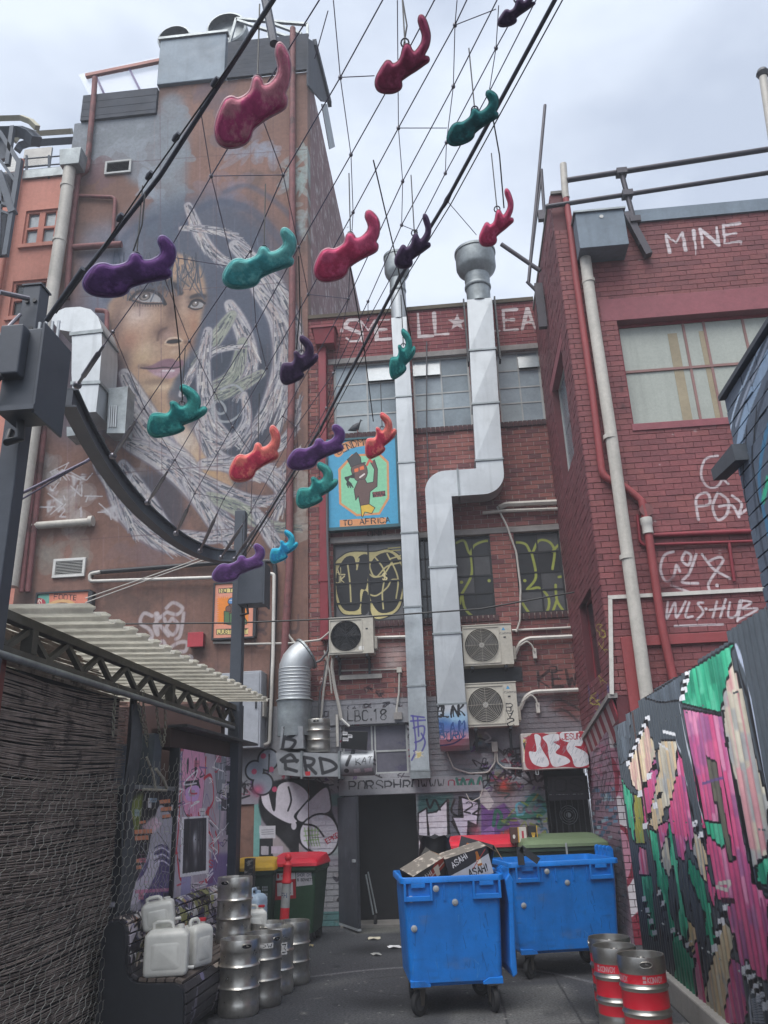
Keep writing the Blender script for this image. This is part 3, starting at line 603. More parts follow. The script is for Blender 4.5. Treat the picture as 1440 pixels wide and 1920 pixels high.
hb=W(137,302,'y',YL-.3); b=MB(); b.loft([[(hb[0]-.22,hb[1]-.15,hb[2]-.22),(hb[0]+.22,hb[1]-.15,hb[2]-.22),(hb[0]+.22,hb[1]+.15,hb[2]-.22),(hb[0]-.22,hb[1]+.15,hb[2]-.22)],[(hb[0]-.25,hb[1]-.18,hb[2]+.2),(hb[0]+.25,hb[1]-.18,hb[2]+.2),(hb[0]+.25,hb[1]+.18,hb[2]+.2),(hb[0]-.25,hb[1]+.18,hb[2]+.2)]]); b.build('rain_head',m_galv2,RH,bevel=.01)
pipe(RH,'pipe',[(131,312),(120,400),(84,640),(64,800),(20,1100)],.13,m_pvc,'y',YL-.3,14)
for y in(350,452,600):p=W(131-(y-312)*.139,y,'y',YL-.3); MB().lathe([(.145,-.03),(.145,.03)],p,16).build('bracket',m_pvc,RH)
# orange building, far left
m_or=mat('orange_render','#be8274',.85,var=.1,bump=.2,bs=18,streak=.15)
m_or2=mat('orange_trim','#b07264',.8,var=.1,bump=.2)
YO=14.3
B2=thing('orange_building','orange rendered building with small sash windows and a dark roof terrace at far left','building',(-9.5,YO,0))
wins=[rect('y',YO,*q)for q in((45,393,105,457),(20,525,86,592),(-32,672,29,742))]
zt=rect('y',YO,45,332,118,500)[3]
holed(MB(),'y',YO,.3,-12.5,-8.07,0,zt,wins).build('front_wall',m_or,B2)
for i, (u0,u1,v0,v1)in enumerate(wins):
 b=MB(); t=.06
 for q in((u0,u1,v0,v0+t),(u0,u1,v1-t,v1),(u0,u0+t,v0+t,v1-t),(u1-t,u1,v0+t,v1-t),((u0+u1)/2-.07,(u0+u1)/2+.07,v0+t,v1-t),(u0+t,(u0+u1)/2-.07,(v0+v1)/2-.03,(v0+v1)/2+.03),((u0+u1)/2+.07,u1-t,(v0+v1)/2-.03,(v0+v1)/2+.03)):b.box(q[0],q[1],YO+.04,YO+.12,q[2],q[3])
 w_=b.build('window',m_or2,B2); MB().box(u0-.05,u1+.05,YO-.06,YO,v0-.1,v0-.002).build('sill',m_or,w_)
 for a, c in((u0+t,(u0+u1)/2-.07),((u0+u1)/2+.07,u1-t)):MB().box(a,c,YO+.1,YO+.115,v0+t,v1-t).build('pane',m_glassd if i else m_glass,w_)
pipe(B2,'orange_pipe',[(42,300),(8,480),(-30,700)],.06,m_or2,'y',YO-.1)
MB().box(-12,-8.1,YO+.3,YO+6,zt-.1,zt).build('terrace_floor',m_conc,B2)
m_terr=mat('terrace_dark_cladding','#47505c',.6,var=.2); b=MB()
b.box(-12,-8.15,YO+1.6,YO+1.7,zt,zt+1.9); b.build('terrace_wall',m_terr,B2)
u=rect('y',YO+1.5,44,278,95,310); MB().box(u[0],u[1],YO+1.5,YO+1.56,u[2],u[3]).build('terrace_window',m_glassd,B2)
ev=[W(x,y,'y',YO+.4)for x,y in((27,265),(33,256),(45,252),(135,246))]
b=MB().tube(ev,.09,4); b.build('curved_eave',mat('cream_eave','#a3a08e',.7),B2)
b=MB().tube([(p[0]+.05,p[1]+.1,p[2]-.2)for p in ev],.12,4); b.build('eave_soffit',m_terr,B2)
b=MB()
for yy in(292,307,322):b.tube([W(45,yy+6,'y',YO),W(120,yy,'y',YO)],.018,6)
for xx in(50,92):b.tube([W(xx,335,'y',YO),W(xx,292,'y',YO)],.03,6)
b.build('terrace_railing',m_terr,B2)
b=MB(); b.box(*rect('y',YO-.02,45,318,120,333)[:2],YO-.06,YO-.01,*rect('y',YO-.02,45,318,120,333)[2:]); b.build('terrace_panel',m_galv2,B2)
B3=thing('balcony_block','dark steel balconies with a curved eave at the far left edge','building',W(10,400,'y',12.6)[:2]+(0,))
YBk=12.6
ev=[W(x,y,'y',YBk)for x,y in((-60,226),(0,222),(40,221),(58,228),(70,240))]
MB().tube(ev,.08,4).build('curved_eave',bpy.data.materials['cream_eave'],B3)
MB().tube([(p[0]-.08,p[1]+.15,p[2]-.22)for p in ev],.16,4).build('eave_soffit',m_terr,B3)
b=MB()
for x0, y0, x1, y1, w in((0,248,36,305,.09),(0,325,25,400,.14),(0,300,30,342,.06),(24,238,14,310,.09),(38,300,10,480,.1),(2,345,-2,480,.06),(0,380,20,388,.06),(0,395,18,402,.05)):b.beam(W(x0,y0,'y',YBk),W(x1,y1,'y',YBk),w,w,(0,1,0))
b.build('balcony_frame',m_terr,B3)
for(q,mm)in(((-60,330,18,385),m_wb),((-60,400,8,480),m_wb),((-60,260,12,300),m_terr)):
 u=rect('y',YBk+.2,*q); MB().box(u[0],u[1],YBk+.2,YBk+.3,u[2],u[3]).build('balcony_panel',mm,B3)
u=rect('y',YBk+1.4,12,294,30,322)
for i in range(6):z=u[2]+(u[3]-u[2])*i/6; MB().box(u[0],u[1],YBk+1.4,YBk+1.42,z,z+.07).build('blind_slat',m_white,B3)
# brick building at the end of the alley
cvb=WCv('y',YB,-3.9,2.02,0,11.3,120,(800,1300))
br=random.Random(4)
U1='#c2b8b9'
def btext(t,x,y,h,c,w,cw=.75,cv=cvb,dx=(1,-.06),**k):cv.text(t,x,y,h,c,w,dx,cw,**k)
cvb.poly([(570,598),(1015,555),(1015,650),(570,690)],'#7b3a44',.55,6)
cvb.blob(641,620,4,6,U1,.9,0,5); btext('S',650,641,40,U1,9,.9); btext('M',679,640,38,U1,6,.85); btext('E',708,637,36,U1,8,.8)
btext('L',786,632,44,U1,9,.7); btext('L',816,628,40,U1,9,.75); btext('LEAD',912,622,38,U1,9,.8)
cvb.poly([(857+(19 if i%2==0 else 8)*math.sin(i*math.pi/5),605-(17 if i%2==0 else 7)*math.cos(i*math.pi/5))for i in range(10)],U1,.95)
for _ in range(60):x=br.uniform(600,1000); cvb.line([(x,br.uniform(650,700)),(x+br.uniform(-2,2),br.uniform(700,760))],br.uniform(1,4),'#4b2a30',.25,2)
for x, y, rx_, ry_, c, a in[(740,1225,30,18,'#b9a8a6',.6),(735,1245,18,12,'#c9bcb8',.5),(1000,1180,60,25,'#5c3038',.4),(1030,1350,60,40,'#4a3436',.7),(1050,1310,40,14,'#3a2a2c',.6),(640,1250,20,40,'#4a2c30',.5),(1010,1250,40,16,'#4a3034',.5),(860,960,60,30,'#5a2e34',.4),(700,1000,60,10,'#3a2226',.5)]:cvb.blob(x,y,rx_,ry_,c,a)
btext('KEW',1010,1290,30,'#241c20',5,.8,a=.9); btext('O',1030,1262,12,'#241c20',3,1.4)
for pts in([(1010,1370),(1050,1330),(1090,1360),(1100,1375)],[(1005,1350),(1040,1312),(1085,1330)]):st(cvb,pts,5,'#33292d',.8)
btext('ONO',690,1006,10,'#1e1a1e',2.4,1.1); btext('ALS',600,1282,12,'#c6bcbc',2)
cvb.poly([(440,1318),(640,1312),(860,1304),(1000,1298),(1000,1760),(440,1760)],'#8b8c92',1.,1)
cvb.poly([(980,1300),(1120,1375),(1120,1760),(960,1760)],'#77747a',.9,5)
for _ in range(120):cvb.blob(br.uniform(440,1115),br.uniform(1310,1750),br.uniform(6,26),br.uniform(6,20),br.choice(['#a5a6ab','#6e6f76','#55565c','#96939a','#7c7f88']),br.uniform(.2,.5),br.uniform(0,3))
for _ in range(40):cvb.blob(br.uniform(860,980),br.uniform(1380,1470),br.uniform(3,12),br.uniform(3,10),br.choice(['#2e2c34','#6c7a3c','#3d6c86','#b8b8bc','#44424a']),.6)
for pts in([(960,1400),(985,1395),(970,1415),(988,1430),(962,1440)],):pass
btext('BC',956,1405,20,'#28242a',3.4,.9,dx=(.1,1)); btext('BOC',600,1345,10,'#3a383e',1.6)
for x, y in((660,1330),(688,1328),(725,1325),(745,1328),(712,1300),(690,1290)):
 for _ in range(4):st(cvb,[(x+br.uniform(-9,9),y+br.uniform(-9,9))for _ in range(4)],1.6,'#24222a',.85,.6)
for x, y in((560,1650),(600,1470),(990,1530),(970,1480)):
 for _ in range(5):st(cvb,[(x+br.uniform(-16,16),y+br.uniform(-14,14))for _ in range(4)],2,'#2a2830',.7,.6)
for _ in range(230):
 x, y=br.choice([(br.uniform(905,1025),br.uniform(1485,1610)),(br.uniform(500,640),br.uniform(1600,1740))]if _>170 else[(br.uniform(645,770),br.uniform(1335,1460)),(br.uniform(880,990),br.uniform(1380,1480)),(br.uniform(440,640),br.uniform(1450,1490)),(br.uniform(905,1030),br.uniform(1440,1500))]); s_=br.uniform(5,14); st(cvb,[(x+br.uniform(-s_,s_),y+br.uniform(-s_,s_))for _ in range(5)],br.uniform(1.4,3.6),br.choice(['#1c1b20','#1c1b20','#2e2b36','#5a3f78','#b9bbc0','#8c2f44']),.85,.8)
K0='#14141a'; WH='#d3ced9'
cvb.poly([(455,1490),(640,1478),(640,1625),(455,1640)],'#8f8894',.8,4); cvb.poly([(478,1510),(492,1505),(492,1745),(476,1750)],'#6fa09c',1); cvb.poly([(618,1490),(640,1488),(640,1510),(618,1512)],'#4f7a76',.8,2)
cvb.poly([(600,1560),(640,1560),(640,1605),(600,1605)],'#9fb0b0',.7,3); cvb.poly([(600,1710),(640,1708),(640,1750),(600,1750)],'#4e7f80',.9); cvb.poly([(500,1560),(570,1560),(570,1640),(500,1640)],'#a39799',.8,4)
cvb.poly([(488,1500),(500,1472),(530,1462),(570,1460),(615,1475),(622,1520),(636,1560),(625,1595),(590,1600),(560,1580),(545,1620),(550,1640),(548,1600),(530,1575),(500,1545),(490,1525)],K0,1,1,True)
cvb.poly([(492,1486),(503,1474),(516,1520),(522,1475),(548,1465),(575,1480),(580,1500),(555,1528),(560,1540),(545,1545),(515,1530),(495,1510)],WH,1,0,True,K0,2.5)
cvb.poly([(558,1528),(585,1495),(612,1475),(620,1500),(618,1522),(590,1530),(568,1542)],WH,1,0,True,K0,2.5)
cvb.poly([(566,1550),(590,1528),(618,1530),(634,1555),(632,1585),(614,1604),(588,1598),(566,1580)],WH,1,0,True,K0,3)
st(cvb,[(543,1476),(548,1500),(542,1520)],3,K0); st(cvb,[(572,1545),(592,1550),(607,1568)],3,K0); cvb.blob(553,1548,5,7,WH,1,0,5)
cvb.poly([(545,1560),(562,1562),(563,1640),(550,1640)],K0,1)
for k in range(5):st(cvb,[(573+k*6,1552),(576+k*5,1570),(580+k*5,1586)],1.3,'#6f9a52',.9)
for k in range(3):st(cvb,[(572,1558+k*9),(598,1556+k*9)],1.3,'#6f9a52',.9)
btext('EPKGW',614,1582,9,'#b02038',1.6,.7,dx=(.85,-.5))
for x0, y0, x1, y1, c in((489,1548,519,1571,'#bdbcc4'),(489,1572,514,1608,'#23242a'),(511,1586,533,1600,'#b9a9ba')):cvb.poly([(x0,y0),(x1,y0),(x1,y1),(x0,y1)],c)
for k in range(3):cvb.line([(493,1556+k*4),(515,1555+k*4)],1,'#5a5a62',.8)
cvb.poly([(492,1586),(506,1586),(506,1602),(492,1602)],'#a8a2ac')
for cx, cy, r_ in((505,1425,18),(480,1445,16),(495,1470,18)):cvb.blob(cx,cy,r_+3,r_+3,K0,1,0,5)
for cx, cy, r_ in((505,1425,18),(480,1445,16),(495,1470,18)):cvb.blob(cx,cy,r_,r_,'#8d95a3',1,0,5)
for cx, cy in((496,1418),(479,1447),(511,1443),(517,1480)):cvb.blob(cx,cy,5,5,'#b8476a',1,0,5)
cvb.line([(507,1415),(506,1448)],2.4,K0); cvb.blob(485,1482,12,10,'#8c3358',.8); cvb.blob(486,1480,7,5,'#c56a86',.8)
for pts in([(450,1480),(462,1470),(460,1490)],[(446,1500),(470,1492)]):st(cvb,pts,3,K0)
cvb.poly([(784,1492),(905,1486),(905,1640),(784,1640)],'#5c5f6b',1,1)
cvb.poly([(784,1490),(850,1488),(845,1520),(784,1530)],'#35605e',.9,3)
cvb.poly([(784,1525),(800,1515),(803,1580),(802,1600),(784,1600)],WH,1,0,False,K0,2.5); cvb.poly([(800,1525),(818,1522),(838,1500),(840,1570),(852,1590),(850,1600),(808,1600)],WH,1,0,False,K0,2.5)
cvb.poly([(860,1492),(900,1500),(895,1550),(880,1600),(845,1540),(858,1535)],K0,1)
cvb.poly([(864,1494),(898,1505),(894,1548),(878,1540),(874,1596),(848,1532),(868,1532)],'#c3bdd0',1,0,False,K0,2.5)
for x in(870,886):btext('2',x,1522+(x-870)*.25,20,K0,2.4,.75,dx=(1,.25))
for pts in([(852,1500),(846,1520),(856,1530)],[(840,1500),(842,1560),(850,1592)],[(800,1500),(806,1515),(815,1500),(825,1518)]):st(cvb,pts,3.5,K0)
st(cvb,[(845,1600),(862,1592),(880,1600),(860,1604)],3,K0); cvb.blob(893,1560,14,12,'#b0566a',.8); cvb.blob(890,1575,16,10,'#2c3158',.8)
cvb.poly([(900,1485),(1030,1480),(1030,1640),(900,1640)],'#8c8690',.85,2)
cvb.poly([(902,1505),(920,1520),(945,1505),(975,1545),(960,1600),(955,1640),(902,1640)],'#63407e',1,1); cvb.poly([(902,1560),(925,1545),(930,1580),(905,1575)],'#8a64a0',1); cvb.poly([(898,1478),(912,1480),(926,1505),(916,1520),(900,1505)],'#b9b5b8',1)
cvb.poly([(938,1560),(962,1552),(985,1580),(985,1610),(938,1582)],'#a8403e',.95,1); cvb.blob(950,1480,24,10,'#2a1c20',.9); cvb.blob(945,1475,12,14,'#b6503c',.6); cvb.poly([(936,1478),(944,1462),(950,1478)],'#b43c34',.9,1)
for c, w, pts in[('#20654f',6,[(925,1548),(930,1520),(940,1530),(935,1552),(960,1530),(985,1535)]),('#26685a',8,[(985,1510),(1000,1492),(1015,1500),(1020,1520),(1000,1532),(985,1528)]),('#58a0b4',4,[(970,1528),(968,1510),(980,1506),(982,1524),(970,1528)]),('#2a9080',4,[(1000,1520),(1010,1540)]),('#b07a30',4,[(1000,1500),(1008,1490)])]:st(cvb,pts,w,c,.9)
cvb.blob(1010,1512,22,22,'#245c50',.75)
for _ in range(60):x, y=br.uniform(945,1030), br.uniform(1490,1610); st(cvb,[(x,y),(x+br.uniform(-14,14),y+br.uniform(-10,10)),(x+br.uniform(-14,14),y+br.uniform(-10,10))],br.uniform(1.5,4),br.choice(['#1e1e26','#243c40','#74506a','#3e6a86','#7c8a34']),.7,1)
for x, y in((960,1455),(990,1460),(1030,1450),(970,1440)):
 for _ in range(3):st(cvb,[(x+br.uniform(-12,12),y+br.uniform(-12,12))for _ in range(3)],1.8,'#2b272e',.8,.6)
im_b=cvb.image('end_wall_paint')
tones=['#87544f','#784848','#8f5c56','#704446','#804f4c','#8b5955','#674245']
m_brick=mat('red_brick','#84433f',.85,var=.15,vs_=1.2,bump=.45,bs=45,img=im_b,imap=cvb.map(),space='World',brick=('X',.24,.086,0,tones),wear=.25,dirt=.3)
m_mort=mat('lime_mortar','#a3968f',.9,var=.2,bump=.3,img=im_b,imap=cvb.map(),space='World',dirt=.35)
B4=thing('brick_building','red brick warehouse with steel windows and metal ducts closing the end of the alley','building',(-.3,YB,0))
HW=[(-2.06,-.80,8.43,9.96),(-.50,.60,8.43,9.96),(1.13,1.96,8.43,9.96)]
HL=[(-2.11,-.845,4.77,6.24),(-.62,-.28,4.77,6.24),(.08,.73,4.77,6.24),(1.15,1.96,4.77,6.24)]
lw=rect('y',YB,641,1356,765,1452); dr=rect('y',YB,641,1488,785,1745); dr=(dr[0],dr[1],0,dr[3])
ll=rect('y',YB,447,1508,478,1640); rw=rect('y',YB,1025,1438,1118,1600); rw=(rw[0],XR,rw[2],rw[3])
holesB=HW+HL+[lw,dr,rw,(-2.16,1.97,9.965,10.08),(-2.16,-.82,6.245,6.34),(-.7,1.97,6.245,6.34),(-2.9,XC,0,0)]
beamr=rect('y',YB,636,1458,905,1488)
holesB.append((beamr[0],beamr[1],beamr[2],beamr[3]))
lay(B4,'y',YB,-1,XC,XR-.005,0,11.05,holesB[:-2]+[holesB[-1]],m_brick,m_mort,maxn=300,back=.35,mortar=.013)
m_lowwall=mat('painted_lower_wall','#8b8c92',.85,bump=.3,img=im_b,imap=cvb.map(),space='World',dirt=.3)
holed(MB(),'y',YB-.09,.08,-3.9,XC-.002,0,3.38,[ll]).build('painted_lower_wall',m_lowwall,B4)
MB().box(XC-.02,XR,YB-.05,YB+.5,11.05,11.13).build('coping',mat('mossy_coping','#5b5347',.9,dirt=.5),B4)
MB().box(-2.16,1.965,YB-.03,YB+.2,9.965,10.08).build('lintel',m_lintel,B4,bevel=.006); MB().box(-2.16,-.82,YB-.03,YB+.2,6.245,6.34).build('lintel',m_lintel,B4,bevel=.006); MB().box(-.7,1.965,YB-.03,YB+.2,6.245,6.34).build('lintel',m_lintel,B4,bevel=.006)
m_sillb=mat('dark_sill_brick','#4a3538',.9,var=.3,vs_=20,bump=.4)
def sillrow(u0,u1,z):
 s_=MB().box(u0-.05,u1+.05,YB-.02,YB+.02,z-.115,z-.108).build('sill',m_sillb,B4); n=int((u1-u0+.1)/.085)
 me=None
 for i in range(n):
  x=u0-.05+(i+.5)*(u1-u0+.1)/n
  if me is None:q=MB().box(-.037,.037,-.045,.03,-.052,.052); me=bpy.data.meshes.new('sill_brick'); me.from_pydata(q.v,[],q.f); me.materials.append(m_sillb)
  o=bpy.data.objects.new('sill_brick',me); COL.objects.link(o); o.parent=s_; o.location=(x+.3,0,z-.055)
for h in HW+HL:sillrow(h[0],min(h[1],1.9),h[2])
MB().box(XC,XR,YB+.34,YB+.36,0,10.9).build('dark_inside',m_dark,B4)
def window(parent,h,cols,rows,y,mf,mp,fw=.035,open_=()):
 u0, u1, v0, v1=h; b=MB().box(u0,u1,y,y+.05,v0,v0+fw).box(u0,u1,y,y+.05,v1-fw,v1).box(u0,u0+fw,y,y+.05,v0+fw,v1-fw).box(u1-fw,u1,y,y+.05,v0+fw,v1-fw)
 w_=b.build('window',mf,parent); xs=[u0+(u1-u0)*c for c in cols]; zs=[v0+(v1-v0)*c for c in rows]
 for i in range(1,len(xs)-1):MB().box(xs[i]-.014,xs[i]+.014,y+.004,y+.04,v0+fw,v1-fw).build('glazing_bar',mf,w_)
 for j in range(1,len(zs)-1):MB().box(u0+fw,u1-fw,y+.008,y+.044,zs[j]-.014,zs[j]+.014).build('glazing_bar',mf,w_)
 for i in range(len(xs)-1):
  for j in range(len(zs)-1):
   g=MB(); a, c, d, e=xs[i]+.012, xs[i+1]-.012, zs[j]+.012, zs[j+1]-.012
   mpp=mp if not isinstance(mp,list)else G.choice(mp)
   if(i,j)in open_:g.add([(a,y-.06,d),(c,y-.06,d),(c,y+.02,e),(a,y+.02,e),(a,y-.048,d),(c,y-.048,d),(c,y+.032,e),(a,y+.032,e)],[(0,1,2,3),(4,7,6,5),(0,4,5,1),(0,3,7,4),(1,5,6,2)])
   else:g.box(a,c,y+.018+G.uniform(0,.003),y+.028,d,e)
   g.build('pane',mpp,w_)
 return w_
m_gl2=mat('wired_glass_grey','#79858c',.2,var=.3,vs_=1.4,spec=.8,dirt=.3,bump=.02); m_gl3=mat('wired_glass_pale','#98a3a8',.3,var=.25,vs_=1.1,spec=.6,dirt=.2,bump=.02)
window(B4,HW[0],(0,.52,1),(0,.28,.48,.72,1),YB+.06,m_frame,[m_gl2,m_gl3,m_glass],open_=((1,3),))
window(B4,HW[1],(0,.5,1),(0,.28,.5,.74,1),YB+.06,m_frame,[m_gl2,m_gl3,m_glass],open_=((0,3),))
window(B4,HW[2],(0,.5,1),(0,.28,.5,.74,1),YB+.06,m_frame,[m_gl2,m_gl3,m_glass],open_=((1,3),))
cvw=WCv('y',YB,-2.62,2.02,4.6,6.4,170,(800,1090)); YW='#a9a060'; BK='#17181c'
cvw.poly([(615,1010),(765,1005),(765,1170),(615,1170)],'#5a5b5e',1)
cvw.poly([(625,1060),(640,1040),(660,1032),(700,1032),(730,1028),(756,1050),(757,1100),(748,1140),(720,1158),(700,1158),(690,1140),(680,1150),(660,1152),(640,1148),(628,1120)],'#b3a877',1,0,True,BK,2)
cvw.poly([(630,1075),(645,1045),(662,1042),(668,1062),(672,1042),(690,1042),(686,1100),(675,1105),(672,1140),(645,1142),(632,1115)],BK,1,0,True)
cvw.poly([(700,1045),(730,1034),(752,1060),(753,1105),(740,1140),(715,1148),(700,1135),(692,1112),(690,1080)],BK,1,0,True)
cvw.poly([(680,1108),(690,1112),(692,1140),(683,1152),(676,1145)],BK,1,0,True)
for pts in([(651,1058),(655,1090),(657,1128)],[(700,1040),(720,1070),(716,1110),(718,1140)],[(755,1052),(725,1060),(705,1080),(692,1075)],[(690,1112),(705,1115),(725,1100),(735,1085),(757,1088)],[(725,1036),(745,1080),(742,1120)],[(692,1060),(700,1078),(718,1076),(735,1050)],[(750,1040),(730,1046)],[(672,1046),(668,1066)]):st(cvw,pts,3,'#b3a877',1)
for t_, x, y in(('AL',628,1076),('UK',628,1092),('$',717,1086)):cvw.text(t_,x,y,13,'#c9bd8e',2.6,(1,-.03),.7)
cvw.line([(727,1026),(750,1024)],2,YW); cvw.line([(727,1031),(752,1029)],2,YW)
GY='#9ba348'
for pts in([(855,1016),(870,1012),(880,1035),(890,1020),(915,1012),(935,1025),(945,1060),(944,1100),(950,1140),(962,1145)],[(882,1035),(884,1075),(866,1112),(862,1130)],[(866,1110),(872,1140),(895,1158),(930,1158)],[(945,1028),(962,1016),(985,1018),(997,1035),(1010,1012),(1030,1014),(1040,1032),(1036,1065)],[(997,1035),(1005,1080),(988,1105),(1010,1100),(1028,1118),(1028,1140),(1015,1155),(995,1150),(980,1130)],[(1042,1095),(1045,1125),(1060,1148)],[(1036,1032),(1052,1016),(1066,1014)],[(1048,1080),(1060,1078)],[(1000,1155),(1030,1154),(1044,1125)]):st(cvw,pts,4.5,GY,.95)
for x, y in((984,1087),(917,1087),(865,1090)):cvw.blob(x,y,3,3,GY,1,0,5)
im_w=cvw.image('boarded_window_paint')
m_board=mat('boarded_window','#26282c',.4,var=.3,vs_=2,bump=.1,img=im_w,imap=cvw.map(),space='World',dirt=.3)
m_boardg=mat('boarded_window_grey','#4c4d50',.5,var=.3,vs_=2,bump=.1,img=im_w,imap=cvw.map(),space='World',dirt=.3)
m_fdark=mat('black_window_frame','#1f2124',.5,bump=.05)
window(B4,HL[0],(0,.5,1),(0,.25,.5,.75,1),YB+.045,m_fdark,m_board)
window(B4,HL[1],(0,.5,1),(0,.28,.5,.75,1),YB+.06,m_fdark,m_glassd)
window(B4,HL[2],(0,.5,1),(0,.28,.5,.75,1),YB+.045,m_fdark,[m_board,m_board,m_boardg]); window(B4,HL[3],(0,.5,1),(0,.28,.5,.75,1),YB+.045,m_fdark,[m_board,m_boardg])
window(B4,lw,(0,.45,.5,1),(0,.45,1),YB+.08,m_frame,mat('grimy_board','#5d5c68',.6,stain='#45405c',ss=4,dirt=.4))
lcv=WCv('y',YB-.04,-1.9,-.7,3.0,3.5,260,(700,1340)); lcv.text('LBC.18',652,1352,19,'#1b1b20',2.6,(1,-.04),.66,wob=.06)
u=rect('y',YB-.04,617,1328,772,1357)
MB().box(u[0],u[1],YB-.04,YB-.013,u[2],u[3]).build('painted_lintel',mat('painted_concrete_lintel','#8a8b90',.8,img=lcv.image('lintel_tag'),imap=lcv.map(),space='World',dirt=.4,bump=.3),B4)
dcv=WCv('y',YB-.06,-1.9,.8,2.0,2.4,200,(780,1470)); dcv.text('PORSPHRO',655,1484,18,'#20212a',3,(1,-.03),.85,wob=.08); dcv.text('WWW',790,1478,15,'#33343a',2.4,(1,-.03),.95)
dcv.text('OSOUS',841,1478,15,'#8c2f48',2.8,(1,-.03),.95); st(dcv,[(856,1460),(862,1478),(868,1460),(876,1478),(884,1462),(892,1478),(900,1458),(908,1470)],5,'#246a5c',.95)
for _ in range(30):x=br.uniform(650,900); dcv.line([(x,1482),(x,1482+br.uniform(4,12))],.8,'#2a2b32',.5)
MB().box(beamr[0],beamr[1],YB-.06,YB+.2,beamr[2],beamr[3]).build('door_beam',mat('white_painted_beam','#8f9096',.7,img=dcv.image('beam_tags'),imap=dcv.map(),space='World',dirt=.35,bump=.3),B4,bevel=.006)
m_room=mat('dim_room','#454850',.8)
MB().box(dr[0]-.3,dr[1]+.5,YB+2.6,YB+2.7,0,2.6).box(dr[0]-.3,dr[0]-.2,YB+.36,YB+2.6,0,2.6).box(dr[1]+.4,dr[1]+.5,YB+.36,YB+2.6,0,2.6).box(dr[0]-.3,dr[1]+.5,YB+.36,YB+2.7,2.6,2.7).build('room_lining',m_room,B4)
b=MB()
for k in range(24):
 x=dr[0]+.45+k*.03; b.tube([(x+.12,YB+.5,2.1),(x,YB+.52,1.7),(x-.12+k*.002,YB+.5,1.1+(k%5)*.1)],.012,4)
b.build('strip_curtain',m_cable,B4)
MB().box(dr[0],dr[1],YB-.25,YB+.35,.0,.035).build('doorstep',m_conc,B4)
hinge=W(641,1700,'y',YB-.02); DA=R(-62); dcvd=Cv(180,420); dcvd.fill('#3b3f48')
for _ in range(60):dcvd.blob(br.uniform(0,180),br.uniform(0,420),br.uniform(8,40),br.uniform(8,60),br.choice(['#2c3038','#4a4e58','#383a44']),.4)
for _ in range(14):x, y=br.uniform(20,150), br.uniform(60,300); dcvd.line(spline([(x+br.uniform(-15,15),y+br.uniform(-22,22))for _ in range(5)]),1.5,br.choice(['#6f6884','#585c68','#23252c']),.6)
DO=thing('metal_door','dark grey metal door standing open at the entrance','door',(hinge[0],YB-.06,0),rz=DA,local=True)
q=MB().box(0,.84,-.045,0,.06,1.88); q.build('door_leaf',mat('door_paint','#3b3f48',.5,.2,img=dcvd.image('door_scratches'),imap=('y',0,.84,0,1.9),dirt=.3,bump=.1),DO,bevel=.004)
MB().box(.72,.8,-.08,-.045,.95,.99).build('handle',m_galv,DO); MB().box(0,.84,-.048,.003,.03,.06).build('bottom_rail',m_galv,DO)
MB().box(rw[0],rw[1],YB+.3,YB+.33,rw[2],rw[3]).build('opening_backing',m_dark,B4)
b=MB()
for i in range(9):x=rw[0]+.05+i*.09; b.tube([(x,YB+.04,rw[2]),(x,YB+.04,rw[2]+1.0)],.008,5)
b.tube([(rw[0],YB+.04,rw[2]+.95),(rw[1],YB+.04,rw[2]+.95)],.01,5); b.build('window_bars',m_black,B4)
scv=WCv('y',YB-.0,1.0,2.0,1.8,2.3,250,(1080,1490)); scv.text('BUZZOUTSBUZZ',1031,1497,7,'#aeb2b6',1.2,(1,-.02),.95); scv.text('JOSE',1012,1485,24,'#1a1a1e',3.5,(1,-.02),1.1)
u=rect('y',YB+.02,1028,1455,1116,1500); MB().box(u[0],min(u[1],1.96),YB+.01,YB+.03,u[2],u[3]).build('fascia',mat('dark_fascia','#34323a',.6,img=scv.image('fascia_writing'),imap=scv.map(),space='World',dirt=.3),B4)
# DUCTS AND MACHINES ON THE END WALL
def duct_run(parent,pts,w,d,jn,m,ax='y'):
 """rectangular duct along points (x, z) at depth YB - d; jointed sections with cross-broken faces"""
 y0, y1=YB-.08-d, YB-.08
 for i in range(len(pts)-1):
  (xa,za), (xb,zb)=pts[i], pts[i+1]; n=max(1,round(abs(za-zb)/jn))
  for k in range(n):
   a, c=k/n, (k+1)/n; x0, z0, x1, z1=xa+(xb-xa)*a, za+(zb-za)*a, xa+(xb-xa)*c, za+(zb-za)*c
   hw=w/2; b=MB(); cx, cz=(x0+x1)/2, (z0+z1)/2
   v=[(x0-hw,y0,z0),(x0+hw,y0,z0),(x1+hw,y0,z1),(x1-hw,y0,z1),(x0-hw,y1,z0),(x0+hw,y1,z0),(x1+hw,y1,z1),(x1-hw,y1,z1),(cx,y0-.012*w/.4,cz)]
   b.add(v,[(0,1,8),(1,2,8),(2,3,8),(3,0,8),(1,5,6,2),(0,3,7,4),(4,7,6,5)]); b.build('duct_section',m,parent)
   b=MB().box(x1-hw-.012,x1+hw+.012,y0-.014,y1,z1-.014,z1+.014); b.build('joint_flange',m_galv2,parent)
def cowl(parent,x,z,r,m,y):
 b=MB().lathe([(r*.78,z-.3),(r*.8,z),(r*1.18,z+.13),(r*1.27,z+.2),(r*1.27,z+.52),(r*1.33,z+.52),(r*1.33,z+.57),(r*1.25,z+.57),(r*1.22,z+.3),(r*.8,z+.2)],(x,y,0),28,cap=False)
 b.build('cowl',m,parent,smooth=25)
 MB().lathe([(r*.8,z-.3),(r*.84,z-.28),(r*.84,z-.24),(r*.8,z-.22)],(x,y,0),28,cap=False).build('collar',m_galv2,parent,smooth=35)
